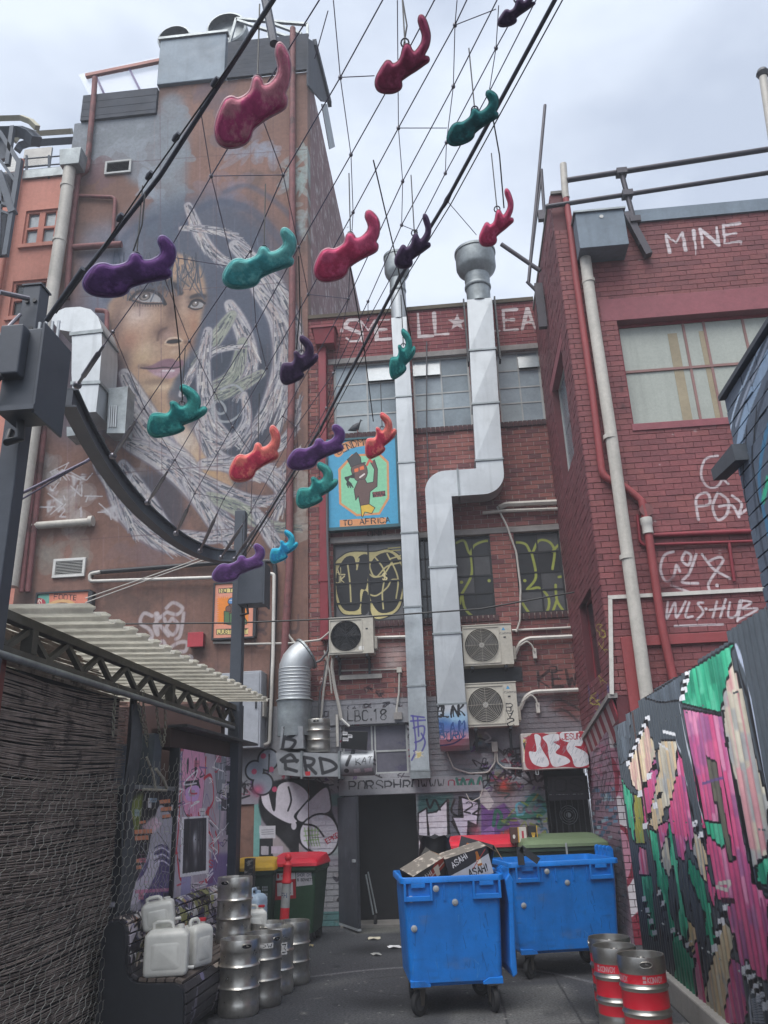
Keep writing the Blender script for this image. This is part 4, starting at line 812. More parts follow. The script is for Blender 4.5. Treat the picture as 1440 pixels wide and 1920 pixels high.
D1=thing('exhaust_duct','narrow straight metal exhaust duct, left of the two climbing the brick wall','duct',(-.62,YB,2.2))
p=[W(x,y,'y',YB-.3)for x,y in((748,597),(757,745),(768,1000),(788,1445))]
xz=[(q[0],q[2])for q in p]; wd=.3
duct_run(D1,xz,wd,.26,1.35,m_galv)
t0=xz[0]; yc=YB-.08-.13
b=MB().lathe([(.15,t0[1]),(.155,t0[1]+.35),(.15,t0[1]+.9)],(t0[0],yc,0),24); b.build('round_section',m_galv,D1,smooth=40)
cowl(D1,t0[0],t0[1]+.95,.2,m_galv2,yc)
b=MB().box(xz[-1][0]-.16,xz[-1][0]+.16,YB-.36,YB-.06,xz[-1][1]-.12,xz[-1][1]-.02); b.build('end_box',m_galv2,D1)
pcv=WCv('y',YB-.35,-1.1,-.3,2.1,3.6,260,(785,1380))
for pts in([(771,1342),(795,1345)],[(770,1352),(797,1350)],[(774,1342),(780,1400),(772,1425)],[(775,1365),(795,1362),(792,1385),(778,1392)],[(783,1345),(785,1380)],[(790,1375),(797,1392),(788,1412),(776,1408)]):st(pcv,pts,3.4,'#4a4190',.9)
for _ in range(8):pcv.poly([(785+br.uniform(-12,12),1415+br.uniform(-8,8))for _ in range(4)],br.choice(['#d6cdb8','#c9b77a','#b8b8b4']),.9)
zz=[o for o in bpy.data.objects if o.name.startswith('duct_section')and o.parent==D1]
m_gtag=mat('galvanised_tagged','#a9b0b4',.45,.6,var=.25,vs_=2.2,bump=.08,img=pcv.image('duct_tag'),imap=pcv.map(),space='World',dirt=.3)
zz[-1].data.materials[0]=m_gtag
zz[-2].data.materials[0]=m_gtag
D2=thing('exhaust_duct','wide metal exhaust duct with a sideways double bend and round cowl above the air conditioners','duct',(.2,YB,2.6))
Y2=YB-.5
a=[W(x,y,'y',Y2)for x,y in((899,560),(917,862))]; c_=[W(x,y,'y',Y2)for x,y in((823,945),(847,1320),(853,1392))]
def duct2(pts,w,jn):
 y0, y1=Y2, YB-.1
 for i in range(len(pts)-1):
  (xa,za), (xb,zb)=pts[i], pts[i+1]; n=max(1,round(abs(za-zb)/jn))
  for k in range(n):
   f0, f1=k/n, (k+1)/n; x0, z0, x1, z1=xa+(xb-xa)*f0, za+(zb-za)*f0, xa+(xb-xa)*f1, za+(zb-za)*f1
   hw=w/2; b=MB(); cx, cz=(x0+x1)/2, (z0+z1)/2
   v=[(x0-hw,y0,z0),(x0+hw,y0,z0),(x1+hw,y0,z1),(x1-hw,y0,z1),(x0-hw,y1,z0),(x0+hw,y1,z0),(x1+hw,y1,z1),(x1-hw,y1,z1),(cx,y0-.017,cz)]
   b.add(v,[(0,1,8),(1,2,8),(2,3,8),(3,0,8),(1,5,6,2),(0,3,7,4),(4,7,6,5)]); yield b
   MB().box(x1-hw-.018,x1+hw+.018,y0-.02,y1,z1-.016,z1+.016).build('joint_flange',m_galv2,D2)
for b in duct2([(a[0][0],a[0][2]),(a[1][0],a[1][2])],.48,1.0):b.build('duct_section',m_galv,D2)
low=list(duct2([(c_[0][0],c_[0][2]),(c_[1][0],c_[1][2])],.46,1.15))
for b in low:b.build('duct_section',m_galv,D2)
gcv2=WCv('y',Y2,-.7,.5,2.2,3.6,300,(845,1360))
for x, y, rx_, ry_, c in((845,1335,30,14,'#b9bcc2'),(835,1360,26,14,'#31629a'),(850,1368,26,12,'#3a5ba0'),(850,1385,28,12,'#b06a7c'),(835,1395,24,10,'#b98090'),(860,1345,16,10,'#8fb2cc')):
 for _ in range(3):gcv2.blob(x+br.uniform(-5,5),y,rx_,ry_,c,.7)
gcv2.text('BLINK',820,1342,20,'#14141a',3.6,(1,.02),.55,wob=.15); gcv2.text('BLAIM',820,1372,16,'#1d3f78',3,(1,-.08),.7,wob=.2); gcv2.text('BURN',826,1388,15,'#22406e',2.6,(1,-.05),.7,wob=.2); st(gcv2,[(822,1398),(850,1394),(872,1380)],2.5,'#3a3a6e')
m_g2=mat('galvanised_spray_painted','#9aa0a6',.5,.3,img=gcv2.image('duct_spray'),imap=gcv2.map(),space='World',dirt=.2)
x0_, z0_, x1_, z1_=c_[1][0], c_[1][2], c_[2][0], c_[2][2]
b=MB().prism([(Y2-.02,z0_),(YB-.1,z0_),(YB-.1,z1_-.05),(Y2+.2,z1_-.12),(Y2+.03,z1_-.05),(Y2-.02,z1_+.05)],x1_-.24,x1_+.23,'x'); b.build('hood_box',m_g2,D2,bevel=.01)
hw=.24; xu, zu=a[1][0], a[1][2]; xl, zl=c_[0][0], c_[0][2]; zc=(zu+zl)/2-.02; ro=.38
out=[(xu+hw,zu)]
def arc(cx,cz,r_,a0,a1,n=10):return[(cx+r_*math.cos(R(a0+(a1-a0)*i/n)),cz+r_*math.sin(R(a0+(a1-a0)*i/n)))for i in range(n+1)]
top, bot=zc+.26, zc-.24
out+=arc(xu+hw-ro,bot+ro,ro,0,-90)+[(xl+.23,bot),(xl+.23,zl),(xl-.23,zl)]+arc(xl-.23+ro,top-ro,ro,180,90)+[(xu-hw,top),(xu-hw,zu)]
MB().prism(out,Y2,YB-.1,'y').build('double_bend',m_galv,D2,smooth=30)
MB().box(xl+.35,xl+.385,Y2-.02,YB-.1,bot-.015,top+.015).build('joint_flange',m_galv2,D2)
t=a[0]; yc=(Y2+YB-.1)/2
MB().lathe([(.23,t[2]),(.235,t[2]+.4),(.25,t[2]+.55)],(t[0],yc,0),26).build('round_section',m_galv2,D2,smooth=40)
cowl(D2,t[0],t[2]+.65,.31,m_galv2,yc)
for sx in(-.3,.3):MB().box(t[0]+sx-.015,t[0]+sx+.015,yc-.1,yc+.1,t[2]-1.3,t[2]+.1).build('support_strap',m_black,D2)
for x, y in((803,1000),(888,935)):pass
# air conditioners
m_acb=mat('cream_enamel','#b7b3a8',.5,var=.1,bump=.04,dirt=.25,streak=.2); m_grille=mat('fan_grille_wire','#9a978f',.5,bump=0); m_fan=mat('dark_fan_well','#25272a',.7,bump=0); m_fanb=mat('fan_blade','#3b3d40',.5,bump=0)
def ac(px,label,brand=True,tagc=None,old=False):
 x0, x1, z0, z1=rect('y',YB-.42,*px); y0, y1=YB-.42, YB-.1; w, h=x1-x0, z1-z0
 T=thing('air_conditioner',label,'air conditioner',((x0+x1)/2,(y0+y1)/2,z0),group='air conditioner units on the end wall')
 cv=Cv(int(w*330),int(h*330),lambda x,y:(x*330,y*330),330)
 cv.blob(0,0,.001,.001,'#000000',0)
 if brand:cv.poly([(w*.8,h*.85),(w*.84,h*.93),(w*.88,h*.85)],'#3b8fc0'); cv.text('ActronAir'.upper(),w*.74,h*.79,.028,'#3a4048',.006,(1,0),.8)
 if old:cv.poly([(w*.66,h*.1),(w*.78,h*.1),(w*.78,h*.2),(w*.66,h*.2)],'#d8d8d6')
 if tagc:
  for i, ch in enumerate(tagc):cv.text(ch,w*.78,h*(.5-i*.17),h*.17,'#1a1b22',.018,(1,0),1.1,wob=.1)
 m=mat('ac_front','#b7b3a8',.5,var=.1,bump=.04,img=cv.image('ac_print'),imap=('y',x0,x1,z0,z1),space='World',dirt=.25,streak=.15)
 cx, cz, r_=x0+w*.38, (z0+z1)/2, min(w*.34,h*.43)
 b=MB(); n=40; ring=[(cx+r_*math.cos(2*math.pi*k/n),cz+r_*math.sin(2*math.pi*k/n))for k in range(n)]
 def sq(k):
  a_=2*math.pi*k/n; c, s_=math.cos(a_), math.sin(a_); q=max(abs(c),abs(s_)); rx_=(x1-cx)if c>0 else(cx-x0); return(cx+c/q*rx_,cz+s_/q*(z1-z0)/2)
 v=[(p[0],y0,p[1])for p in ring]+[(sq(k)[0],y0,sq(k)[1])for k in range(n)]; b.add(v,[(k,(k+1)%n,(k+1)%n+n,k+n)for k in range(n)])
 b.add([(p[0],y0,p[1])for p in ring]+[(p[0],y0+.08,p[1])for p in ring],[(k,(k+1)%n,(k+1)%n+n,k+n)for k in range(n)])
 b.box(x0,x1,y0,y1,z0,z1,skip='f'); b.build('casing',m,T)
 MB().box(x0-.01,x1+.01,y0-.012,y1,z1,z1+.015).build('lid',m_acb,T)
 MB().lathe([(r_*.999,0),(.001,.002)],(cx,y0+.075,cz),n,'y',False).build('fan_well',m_fan,T)
 b=MB()
 for k in range(3):
  a_=2.1*k; q=[(0,0)]+[(r_*.92*math.cos(a_+t*.12),r_*.92*math.sin(a_+t*.12))for t in range(9)]; b.add([(cx+p[0],y0+.055+(.02 if i>4 else 0),cz+p[1])for i,p in enumerate(q)],[tuple(range(len(q)))])
 b.build('fan',m_fanb,T)
 g=MB(); nr=11
 for k in range(1,nr+1):
  rr=r_*k/nr; g.tube([(cx+rr*math.cos(2*math.pi*i/28),y0-.012-.012*(1-k/nr),cz+rr*math.sin(2*math.pi*i/28))for i in range(28)],.0042,4,closed=True)
 for k in range(8):a_=math.pi*k/4; g.tube([(cx,y0-.024,cz),(cx+r_*math.cos(a_),y0-.01,cz+r_*math.sin(a_))],.004,4)
 g.build('fan_guard',m_grille if not old else m_black,T,kind='stuff')
 MB().lathe([(r_*.14,-.006),(r_*.12,.004)],(cx,y0-.017,cz),18,'y').build('guard_hub',m_white if not old else m_black,T)
 b=MB()
 for s_ in(-1,1):
  for q in((r_*1.03,r_*1.1),):pass
 e=r_*1.07
 for a_, c in(((-e,-e),(e,-e)),((e,-e),(e,e)),((e,e),(-e,e)),((-e,e),(-e,-e))):b.beam((cx+a_[0],y0-.006,cz+a_[1]),(cx+c[0],y0-.006,cz+c[1]),.012,.012,(0,1,0))
 b.build('guard_frame',m_acb,T); MB().box(x0+w*.83,x0+w*.88,y0-.006,y0+.001,z0+h*.66,z0+h*.69).build('badge',m_black,T)
 MB().box(x1,x1+.05,y0+.08,y1-.03,z0+.08,z0+.3).build('valve_cover',m_acb,T,bevel=.01)
 for xx in(x0+w*.16,x1-w*.16):MB().box(xx-.025,xx+.025,y0+.01,YB,z0-.05,z0-.012).box(xx-.02,xx+.02,YB-.05,YB-.012,z0-.35,z0-.05).build('bracket',m_black,T)
 for xx in(x0+w*.16,x1-w*.16):MB().box(xx-.02,xx+.02,y0+.04,y0+.1,z0-.012,z0).build('rubber_foot',m_black,T)
 return T
ac((617,1158,700,1226),'older weathered air conditioner with black fan, under the boarded window at left',False,old=True)
ac((868,1172,961,1247),'clean cream air conditioner, upper one of the stacked pair beside the wide duct')
ac((874,1281,970,1362),'cream air conditioner with black scrawl, lower one of the stacked pair beside the wide duct',tagc='BASK')
MB().box(*rect('y',YB-.1,868,1250,980,1280)[:2],YB-.04,YB-.014,*rect('y',YB-.1,868,1252,980,1278)[2:]).build('bracket_plate',m_black,B4)
# spiral duct with elbow, flared base and square trunk
D3=thing('spiral_duct','round spiral metal duct with bent top standing on the tagged trunk','duct',W(545,1400,'y',YB-.4))
cx_, _, zt_=W(555,1255,'y',YB-.45); _, _, zb_=W(549,1395,'y',YB-.45); r_=.265; yy=YB-.45; cx_=(W(555,1255,'y',yy)[0]+W(549,1390,'y',yy)[0])/2
prof=[]; z=W(552,1312,'y',yy)[2]; n_=9
for k in range(n_+1):
 zz_=z+(zt_-z)*k/n_; prof+=[(r_,zz_-.012),(r_+.007,zz_),(r_,zz_+.012)]
MB().lathe(prof,(cx_,yy,0),28).build('spiral_pipe',m_galv,D3,smooth=25)
MB().lathe([(r_+.005,zb_+.12),(r_+.02,z-.03),(r_+.05,z-.02),(r_+.03,z)],(cx_,yy,0),28).build('lower_pipe',m_galv2,D3,smooth=30)
pts=[(cx_,yy,zt_-.02),(cx_,yy,zt_+.03),(cx_+.03,yy+.02,zt_+.12),(cx_+.09,yy+.05,zt_+.2),(cx_+.17,yy+.08,zt_+.26)]
MB().tube(pts,r_-.004,24).build('elbow',m_galv,D3,smooth=25)
MB().tube([pts[4],(pts[4][0]+.025,yy+.09,pts[4][2]+.018)],r_+.025,24).build('elbow_flange',m_galv2,D3)
tcv=WCv('y',YB-.66,-3.4,-1.2,2.0,3.4,220,(600,1430))
def brush(cv,pts,w,c,a=1.):cv.line(spline(pts,6),w,c,a,1.5)
KB='#2b2c31'
for pts in([(537,1362),(530,1405)],[(535,1365),(552,1362),(552,1378),(535,1385)],[(535,1385),(554,1390),(545,1404),(528,1406)],[(527,1425),(545,1415),(556,1428)],[(530,1428),(558,1426)],[(535,1440),(556,1446)],[(534,1424),(536,1442)],[(570,1420),(575,1450)],[(570,1420),(588,1424),(585,1434),(572,1436)],[(578,1436),(592,1450)],[(600,1422),(605,1448)],[(600,1422),(622,1428),(630,1440),(605,1450)],[(656,1418),(650,1434)]):brush(tcv,pts,6.5,KB)
tcv.blob(649,1445,5,4,KB,1,0,5); tcv.text('KATS',668,1432,12,'#35353a',1.8,(1,0),.8,wob=.2); tcv.poly([(662,1442),(675,1440),(676,1448),(663,1449)],'#c9c6cc'); tcv.poly([(682,1441),(697,1439),(698,1446),(683,1448)],'#c9b8c4'); tcv.poly([(572,1447),(582,1446),(582,1454),(573,1455)],'#b8343c')
m_trunk=mat('tagged_duct_metal','#999da2',.5,.3,img=tcv.image('trunk_tags'),imap=tcv.map(),space='World',dirt=.35)
q0=W(523,1405,'y',YB-.68); q1=W(569,1403,'y',YB-.68); q2=W(568,1362,'y',YB-.68); q3=W(526,1362,'y',YB-.68)
MB().loft([[(q0[0],YB-.68,q0[2]),(q1[0],YB-.68,q1[2]),(q1[0],YB-.12,q1[2]),(q0[0],YB-.12,q0[2])],[(q3[0]+.02,YB-.7,q3[2]),(q2[0],YB-.7,q2[2]),(q2[0],YB-.15,q2[2]),(q3[0]+.02,YB-.15,q3[2])]]).build('flared_base',m_trunk,D3)
tr=[W(x,y,'y',YB-.66)for x,y in((517,1411),(565,1411),(635,1412),(636,1456),(565,1456),(522,1452))]
MB().prism([(tr[0][0],tr[0][2]),(tr[1][0],tr[1][2]),(tr[4][0],tr[4][2]),(tr[5][0],tr[5][2])],YB-.66,YB-.12,'y').build('trunk_section',m_trunk,D3)
MB().prism([(tr[1][0]+.01,tr[1][2]),(tr[2][0],tr[2][2]-.005),(tr[3][0],tr[3][2]),(tr[4][0]+.01,tr[4][2])],YB-.66,YB-.12,'y').build('trunk_section',m_trunk,D3)
for x in(565,635):f0, f1=W(x,1408,'y',YB-.68), W(x,1460,'y',YB-.68); MB().box(f0[0]-.012,f0[0]+.02,YB-.69,YB-.1,f1[2],f0[2]).build('trunk_flange',m_galv2,D3)
f0, f1=W(638,1413,'y',YB-.5), W(703,1450,'y',YB-.5); zc_=(f0[2]+f1[2])/2
MB().lathe([(.19,f0[0]),(.19,f1[0])],(0,YB-.47,zc_),24,'x').build('trunk_drum',m_trunk,D3,smooth=40)
# keg, black screen and pigeon up there (kegs defined here once)
m_steel=mat('keg_steel','#c9c6bf',.3,.9,var=.22,vs_=5,bump=.06,bs=25,dirt=.3,fine=.12)
m_steeld=mat('keg_steel_dull','#aaa7a1',.36,.88,var=.3,vs_=6,bump=.08,dirt=.4)
m_dome=mat('keg_dome','#5f5d59',.45,.8,dirt=.5)
m_valve=mat('keg_valve','#6c6a66',.35,.9)
def keg(name_label,loc,r=.185,h=.6,m=None,group=None,rz=0.,cv=None,tilt=0,loc_label=None):
 m=m or m_steel
 T=thing('keg',name_label,'keg',loc,group,rz,True)
 mm=m
 if cv is not None:mm=cv
 k=h/.6; P_=[(r*.93,0),(r*.97,.012),(r,.03),(r,.085*k),(r*.985,.1*k),(r*.965,.115*k),(r*.965,.2*k),(r*.985,.208*k),(r*1.03,.22*k),(r*.985,.232*k),(r*.965,.24*k),(r*.965,.37*k),(r*.985,.378*k),(r*1.03,.39*k),(r*.985,.402*k),(r*.965,.41*k),(r*.965,.485*k),(r*.985,.5*k),(r,.515*k),(r*.995,.585*k),(r*.97,.6*k),(r*.94,.598*k),(r*.93,.585*k),(r*.925,.53*k),(r*.9,.52*k)]
 b=MB().lathe(P_,(0,0,0),40,cap=False); b.lathe([(r*.93,.004),(.001,.004)],n=40,cap=False); b.build('barrel',mm,T,smooth=50)
 MB().lathe([(r*.91,.5*k),(r*.6,.53*k),(r*.25,.545*k),(.001,.545*k)],n=32,cap=False).build('dome',m_dome,T,smooth=50)
 MB().lathe([(.045,.545*k),(.045,.57*k),(.03,.575*k),(.025,.565*k),(.001,.565*k)],n=18,cap=False).build('valve',m_valve,T,smooth=30)
 for s_ in(0,math.pi):
  g=MB(); lip=[]
  for i in range(20):
   t_=2*math.pi*i/20; ca=math.cos(t_); sa=math.sin(t_); ang=s_-math.pi/2+.26*(ca*.8+.2*np.sign(ca)); zz_=.55*k+.02*sa
   lip.append(((r+.002)*math.cos(ang),(r+.002)*math.sin(ang),zz_))
  g.tube(lip,.004,5,closed=True); hd=g.build('handle_lip',m,T,smooth=60)
  MB().add([(p[0]*1.003,p[1]*1.003,p[2])for p in lip],[tuple(range(20))]).build('hand_hole',m_dark if cv is None else m_valve,hd)
 return T
kcv=Cv(500,260,lambda x,y:(x*500,y*260/.6),500)
p_=W(597,1413,'y',YB-.4)
KU=keg('small dented steel keg with red lettering standing on the duct trunk',(p_[0],YB-.42,tr[1][2]+.005),.2,.52,m_steeld,'bare steel kegs')
SC=thing('black_screen','black square panel with white stickers propped above the duct trunk','screen',W(665,1410,'y',YB-.55))
q=[W(x,y,'y',YB-.6)for x,y in((642,1371),(690,1372),(688,1407),(639,1403))]
scv=WCv('y',YB-.6,q[3][0]-.02,q[1][0]+.02,q[2][2]-.05,q[0][2]+.05,300,(665,1390)); scv.fill('#0c0d10')
for x0, y0, x1, y1 in((643,1372,652,1379),(653,1377,661,1384),(643,1383,654,1390)):scv.poly([(x0,y0),(x1,y0+1),(x1,y1),(x0,y1)],'#b8b8bc'); scv.line([(x0+1,y0+3),(x1-2,y0+3)],1.4,'#222226')
MB().prism([(v[0],v[2])for v in q],YB-.63,YB-.6,'y').build('panel',mat('screen_face','#0c0d10',.35,bump=0,img=scv.image('screen_stickers'),imap=scv.map(),space='World',var=0,fine=0),SC,bevel=.003)
MB().beam(W(663,1405,'y',YB-.58),W(657,1432,'y',YB-.58),.06,.04,(0,1,0)).build('arm',m_black,SC)
PG=thing('pigeon','dark grey pigeon perched on the window ledge above the blue painted sign','pigeon',W(668,812,'y',YB-.06))
px_, pz=W(668,811,'y',YB-.1)[0], HW[0][2]+.0
b=MB(); rings=[]
for t_, rr, x, z in((0,.006,-.17,.06),(.1,.03,-.12,.075),(.3,.062,-.05,.1),(.5,.07,.01,.125),(.7,.055,.05,.16),(.8,.036,.065,.2),(.88,.034,.072,.235),(.95,.026,.085,.255),(1,.006,.1,.262)):
 rings.append([(px_+x-(rr*math.sin(a_)*.4 if t_<.7 else 0),YB-.03+rr*.75*math.cos(a_),pz+z+rr*math.sin(a_))for a_ in[2*math.pi*k/12 for k in range(12)]])
m_pig=mat('pigeon_feathers','#33363d',.6,stain='#22242b',ss=9); b.loft(rings).build('body',m_pig,PG,smooth=60)
MB().tube([(px_+.1,YB-.03,pz+.25),(px_+.13,YB-.03,pz+.24)],[.007,.001],6).build('beak',m_dark,PG)
for s_ in(-.02,.02):MB().tube([(px_+.01,YB-.03+s_,pz+.08),(px_+.02,YB-.03+s_,pz),(px_+.05,YB-.03+s_,pz)],.006,5).build('leg',mat('pigeon_leg','#8a4a50',.7),PG)
# red rain head and downpipe on the brick
RD=thing('downpipe','dark red square downpipe with boxy rain head at the left edge of the brick wall','downpipe',W(608,1200,'y',YB-.15))
u=rect('y',YB-.2,588,621,629,648); b=MB(); b.loft([[(u[0]+.05,YB-.28,u[2]),(u[1]-.02,YB-.28,u[2]),(u[1]-.02,YB,u[2]),(u[0]+.05,YB,u[2])],[(u[0],YB-.34,u[3]),(u[1],YB-.34,u[3]),(u[1],YB,u[3]),(u[0],YB,u[3])]]); b.build('rain_head',m_redpipe,RD,bevel=.008)
MB().box(u[0]-.03,u[1]+.03,YB-.36,YB,u[3],u[3]+.05).build('rain_head_rim',m_redpipe,RD)
x0=W(606,900,'y',YB-.15)[0]; zb=W(606,1200,'y',YB-.15)[2]; MB().box(x0-.075,x0+.075,YB-.17,YB-.02,zb,u[2]-.0).build('pipe',m_redpipe,RD,bevel=.01)
for z in(5.5,8.0):MB().box(x0-.1,x0+.1,YB-.18,YB-.01,z,z+.05).build('bracket',m_redpipe,RD)
# cables and conduits on the end wall
def run(pts,r,m,name,label,cat='cable',dy=.04,group=None):
 T=pipe(None,name,pts,r,m,'y',YB-dy,6); tag(T,label,cat,group); return T
run([(560,1215),(540,1190),(538,1100),(541,980)],.022,m_cablew,'cable','pale cable hanging down beside the brick corner to the bent duct',dy=.14)
run([(565,1246),(600,1240),(615,1222),(618,1200),(620,1160),(614,1020),(612,860)],.022,m_cable,'cable','grey cable bundle running down past the older air conditioner',dy=.2)
run([(440,1208),(545,1206),(600,1200),(618,1185)],.018,m_cablew,'conduit','pale conduit running sideways from the brown wall to the older air conditioner','conduit',dy=.16)
run([(700,1196),(765,1194)],.03,m_pvcw,'conduit','short white conduit between the older air conditioner and the narrow duct','conduit',dy=.05)
run([(936,952),(948,946),(1052,941)],.05,m_pvc,'waste_pipe','thick pale waste pipe running to the right building, upper of two','pipe',dy=.1)
run([(905,962),(945,958),(1050,954)],.03,m_pvc,'waste_pipe','thin pale pipe just below the thick waste pipe','pipe',dy=.1)
run([(932,950),(950,985),(968,1035),(976,1100),(975,1165),(968,1185)],.018,m_cablew,'cable','white cable looping down over the green painted window to the upper cream air conditioner',dy=.09)
run([(960,1182),(1078,1176)],.02,m_pvcw,'conduit','thin white conduit above the right hand cable loops','conduit',dy=.04)
run([(965,1228),(975,1205),(990,1197),(1078,1193)],.035,m_pvcw,'conduit','white insulated pipe curving from the upper cream air conditioner to the right','conduit',dy=.08)
run([(975,1330),(985,1306),(1000,1297),(1088,1293)],.035,m_pvcw,'conduit','white insulated pipe curving from the lower cream air conditioner to the right','conduit',dy=.08)
run([(972,1213),(988,1202),(998,1210),(1002,1222)],.015,m_cablew,'cable','small cable loop dropping to the isolator box beside the upper cream unit',dy=.1)
run([(978,1318),(995,1302),(1005,1310),(1008,1322)],.015,m_cablew,'cable','small cable loop dropping to the isolator box beside the lower cream unit',dy=.1)
for x, y, l in((1002,1226,'upper'),(1008,1328,'lower')):
 u=rect('y',YB-.06,x-3,y-10,x+4,y+9); T=MB().box(u[0],u[1],YB-.09,YB-.012,u[2],u[3]).build('isolator_box',m_pvcw,None,bevel=.006); tag(T,f'small white isolator switch box beside the {l} cream air conditioner','switch box')
for i, (pts,w)in enumerate([([(618,1222),(612,1260),(606,1300),(602,1350)],.02),([(626,1225),(622,1250),(628,1290),(637,1330),(640,1350)],.03),([(612,1240),(606,1280),(600,1296),(598,1345)],.018),([(608,1220),(618,1260),(622,1300)],.016)]):
 run(pts,w,m_cablew if i!=2 else m_cable,'cable',['thin pale cable dropping behind the keg on the duct trunk','thick white cable dropping left of the LBC writing','grey cable dropping behind the small keg on the trunk','loose cable end hanging beneath the older air conditioner'][i],dy=.12)
run([(632,1340),(633,1400)],.025,m_pvcw,'conduit','short white vertical conduit end left of the black screen','conduit',dy=.08)
run([(640,1348),(655,1362)],.022,m_white,'cable','white cut cable end curling over the black screen',dy=.2)
T=MB().box(*rect('y',YB-.05,637,1265,716,1273)[:2],YB-.06,YB-.012,*rect('y',YB-.05,637,1265,716,1273)[2:]).build('cable_tray',m_pvc); tag(T,'short pale horizontal cable tray under the older air conditioner','cable tray')
run([(637,1258),(745,1255)],.012,m_cablew,'conduit','thin conduit above the short cable tray','conduit',dy=.03)
run([(749,1258),(748,1300),(743,1335),(746,1345)],.018,m_cablew,'cable','pale cable dropping from a small junction box left of the narrow duct',dy=.04)
T=MB().box(*rect('y',YB-.05,744,1251,753,1261)[:2],YB-.07,YB-.012,*rect('y',YB-.05,744,1251,753,1261)[2:]).build('junction_box',m_pvc); tag(T,'small cream junction box left of the narrow duct','switch box')
T=MB().box(*rect('y',YB-.05,739,1336,754,1349)[:2],YB-.1,YB-.012,*rect('y',YB-.05,739,1336,754,1349)[2:]).build('flood_lamp',m_lintel); tag(T,'square grey flood lamp left of the narrow duct beside the LBC writing','lamp')
run([(838,1410),(850,1440),(880,1450),(915,1448),(928,1430),(928,1408)],.014,m_pvcw,'conduit','grey conduit dipping below the spray painted duct hood to the meter box','conduit',dy=.05)
run([(931,1408),(933,1430),(945,1440),(980,1441)],.014,m_pvcw,'conduit','grey conduit curving from the meter box to the JES panel','conduit',dy=.05)
u=rect('y',YB-.06,922,1391,933,1410); T=MB().box(u[0],u[1],YB-.1,YB-.012,u[2],u[3]).build('meter_box',m_pvc,None,bevel=.005); tag(T,'small pale meter box below the lower cream air conditioner','switch box')
run([(800,640),(800,800),(808,1000),(812,1200),(822,1350)],.014,m_cable,'cable','thin grey cable running down between the two metal ducts',dy=.03)
run([(874,1488),(880,1500),(885,1503),(900,1495),(905,1480)],.008,m_cablew,'cable','thin loose cable hanging under the door beam at right',dy=.1)
T=MB().tube([W(0,1172,'y',YB-.9),W(440,1168,'y',YB-.9),W(640,1160,'y',YB-.9),W(900,1142,'y',YB-.9),W(1090,1108,'y',YB-.9)],.014,5).build('overhead_cable',m_cableb); tag(T,'black overhead cable crossing in front of both metal ducts','cable')
u=rect('y',YB-.1,357,1189,384,1214); T=thing('alarm_box','small red metal alarm box on the brown wall right of the silver tag','alarm box',(u[0],YL,u[2])); MB().box(u[0],u[1],YL-.16,YL,u[2],u[3]).build('box',m_redpipe,T,bevel=.01); MB().box(u[0]-.01,u[1]+.01,YL-.17,YL-.16,u[2]-.01,u[3]+.01).build('cover',mat('alarm_red','#a33540',.5),T,bevel=.004)
for i, (q,lb)in enumerate((((398,1262,452,1400),'grey electrical cabinet behind the corrugated awning, left of the pair'),((448,1258,490,1402),'grey electrical cabinet behind the awning, right of the pair'))):
 u=rect('y',YL-.4,*q); T=thing('electrical_cabinet',lb,'cabinet',(u[0],YL,u[2])); MB().box(u[0],u[1]-.01,YL-.4,YL,u[2],u[3]).build('casing',mat('cabinet_grey','#9fa3ab',.5,dirt=.2,streak=.2),T,bevel=.008)
 MB().box(u[0]+.03,u[1]-.04,YL-.415,YL-.4,u[2]+.04,u[3]-.04).build('door',bpy.data.materials['cabinet_grey'],T,bevel=.004)
 MB().box(u[1]-.1,u[1]-.07,YL-.43,YL-.415,(u[2]+u[3])/2,(u[2]+u[3])/2+.12).build('handle',m_black,T)
u=rect('y',YL-.15,486,1313,499,1345); T=MB().box(u[0],u[1],YL-.3,YL-.06,u[2],u[3]).build('breaker_box',m_pvc,None,bevel=.006); tag(T,'small cream breaker box right of the grey cabinets','switch box')
run([(490,1345),(490,1390),(486,1396)],.014,m_pvcw,'conduit','white conduit looping under the cream breaker box','conduit',dy=.2)
D4=thing('extract_duct','big folded sheet metal duct elbow on the brown wall behind the black control box','duct',W(200,720,'y',YL))
YD=YL-.95
def dq(pts,y0,y1,name,m=m_galv,sm=False):MB().prism(pp('y',y0,pts),y0,y1,'y').build(name,m,D4,smooth=sm)
arc_=[(96,600),(104,585),(122,577),(150,575),(170,580),(184,594),(190,612),(191,650),(186,715),(180,772),(138,775),(134,700),(135,640),(134,622),(110,618)]
dq(arc_,YD,YL-.2,'duct_elbow',m_galv,35)
dq([(130,623),(192,616),(193,622),(130,629)],YD-.02,YL-.2,'joint_flange',m_galv2); dq([(132,715),(188,713),(188,719),(132,721)],YD-.02,YL-.2,'joint_flange',m_galv2)
dq([(204,728),(240,724),(234,812),(200,812)],YL-.6,YL-.25,'side_panel',m_galv2); dq([(125,800),(180,806),(180,812),(125,818)],YL-.7,YL-.3,'lower_plate',m_galv2)
for k in range(4):dq([(205+k*4,760),(207+k*4,760),(205+k*4,800),(203+k*4,800)],YL-.63,YL-.6,'panel_rib',m_galv)
pipe(D4,'side_pipe',[(180,582),(201,583),(200,630)],.05,m_rust,'y',YL-.12)
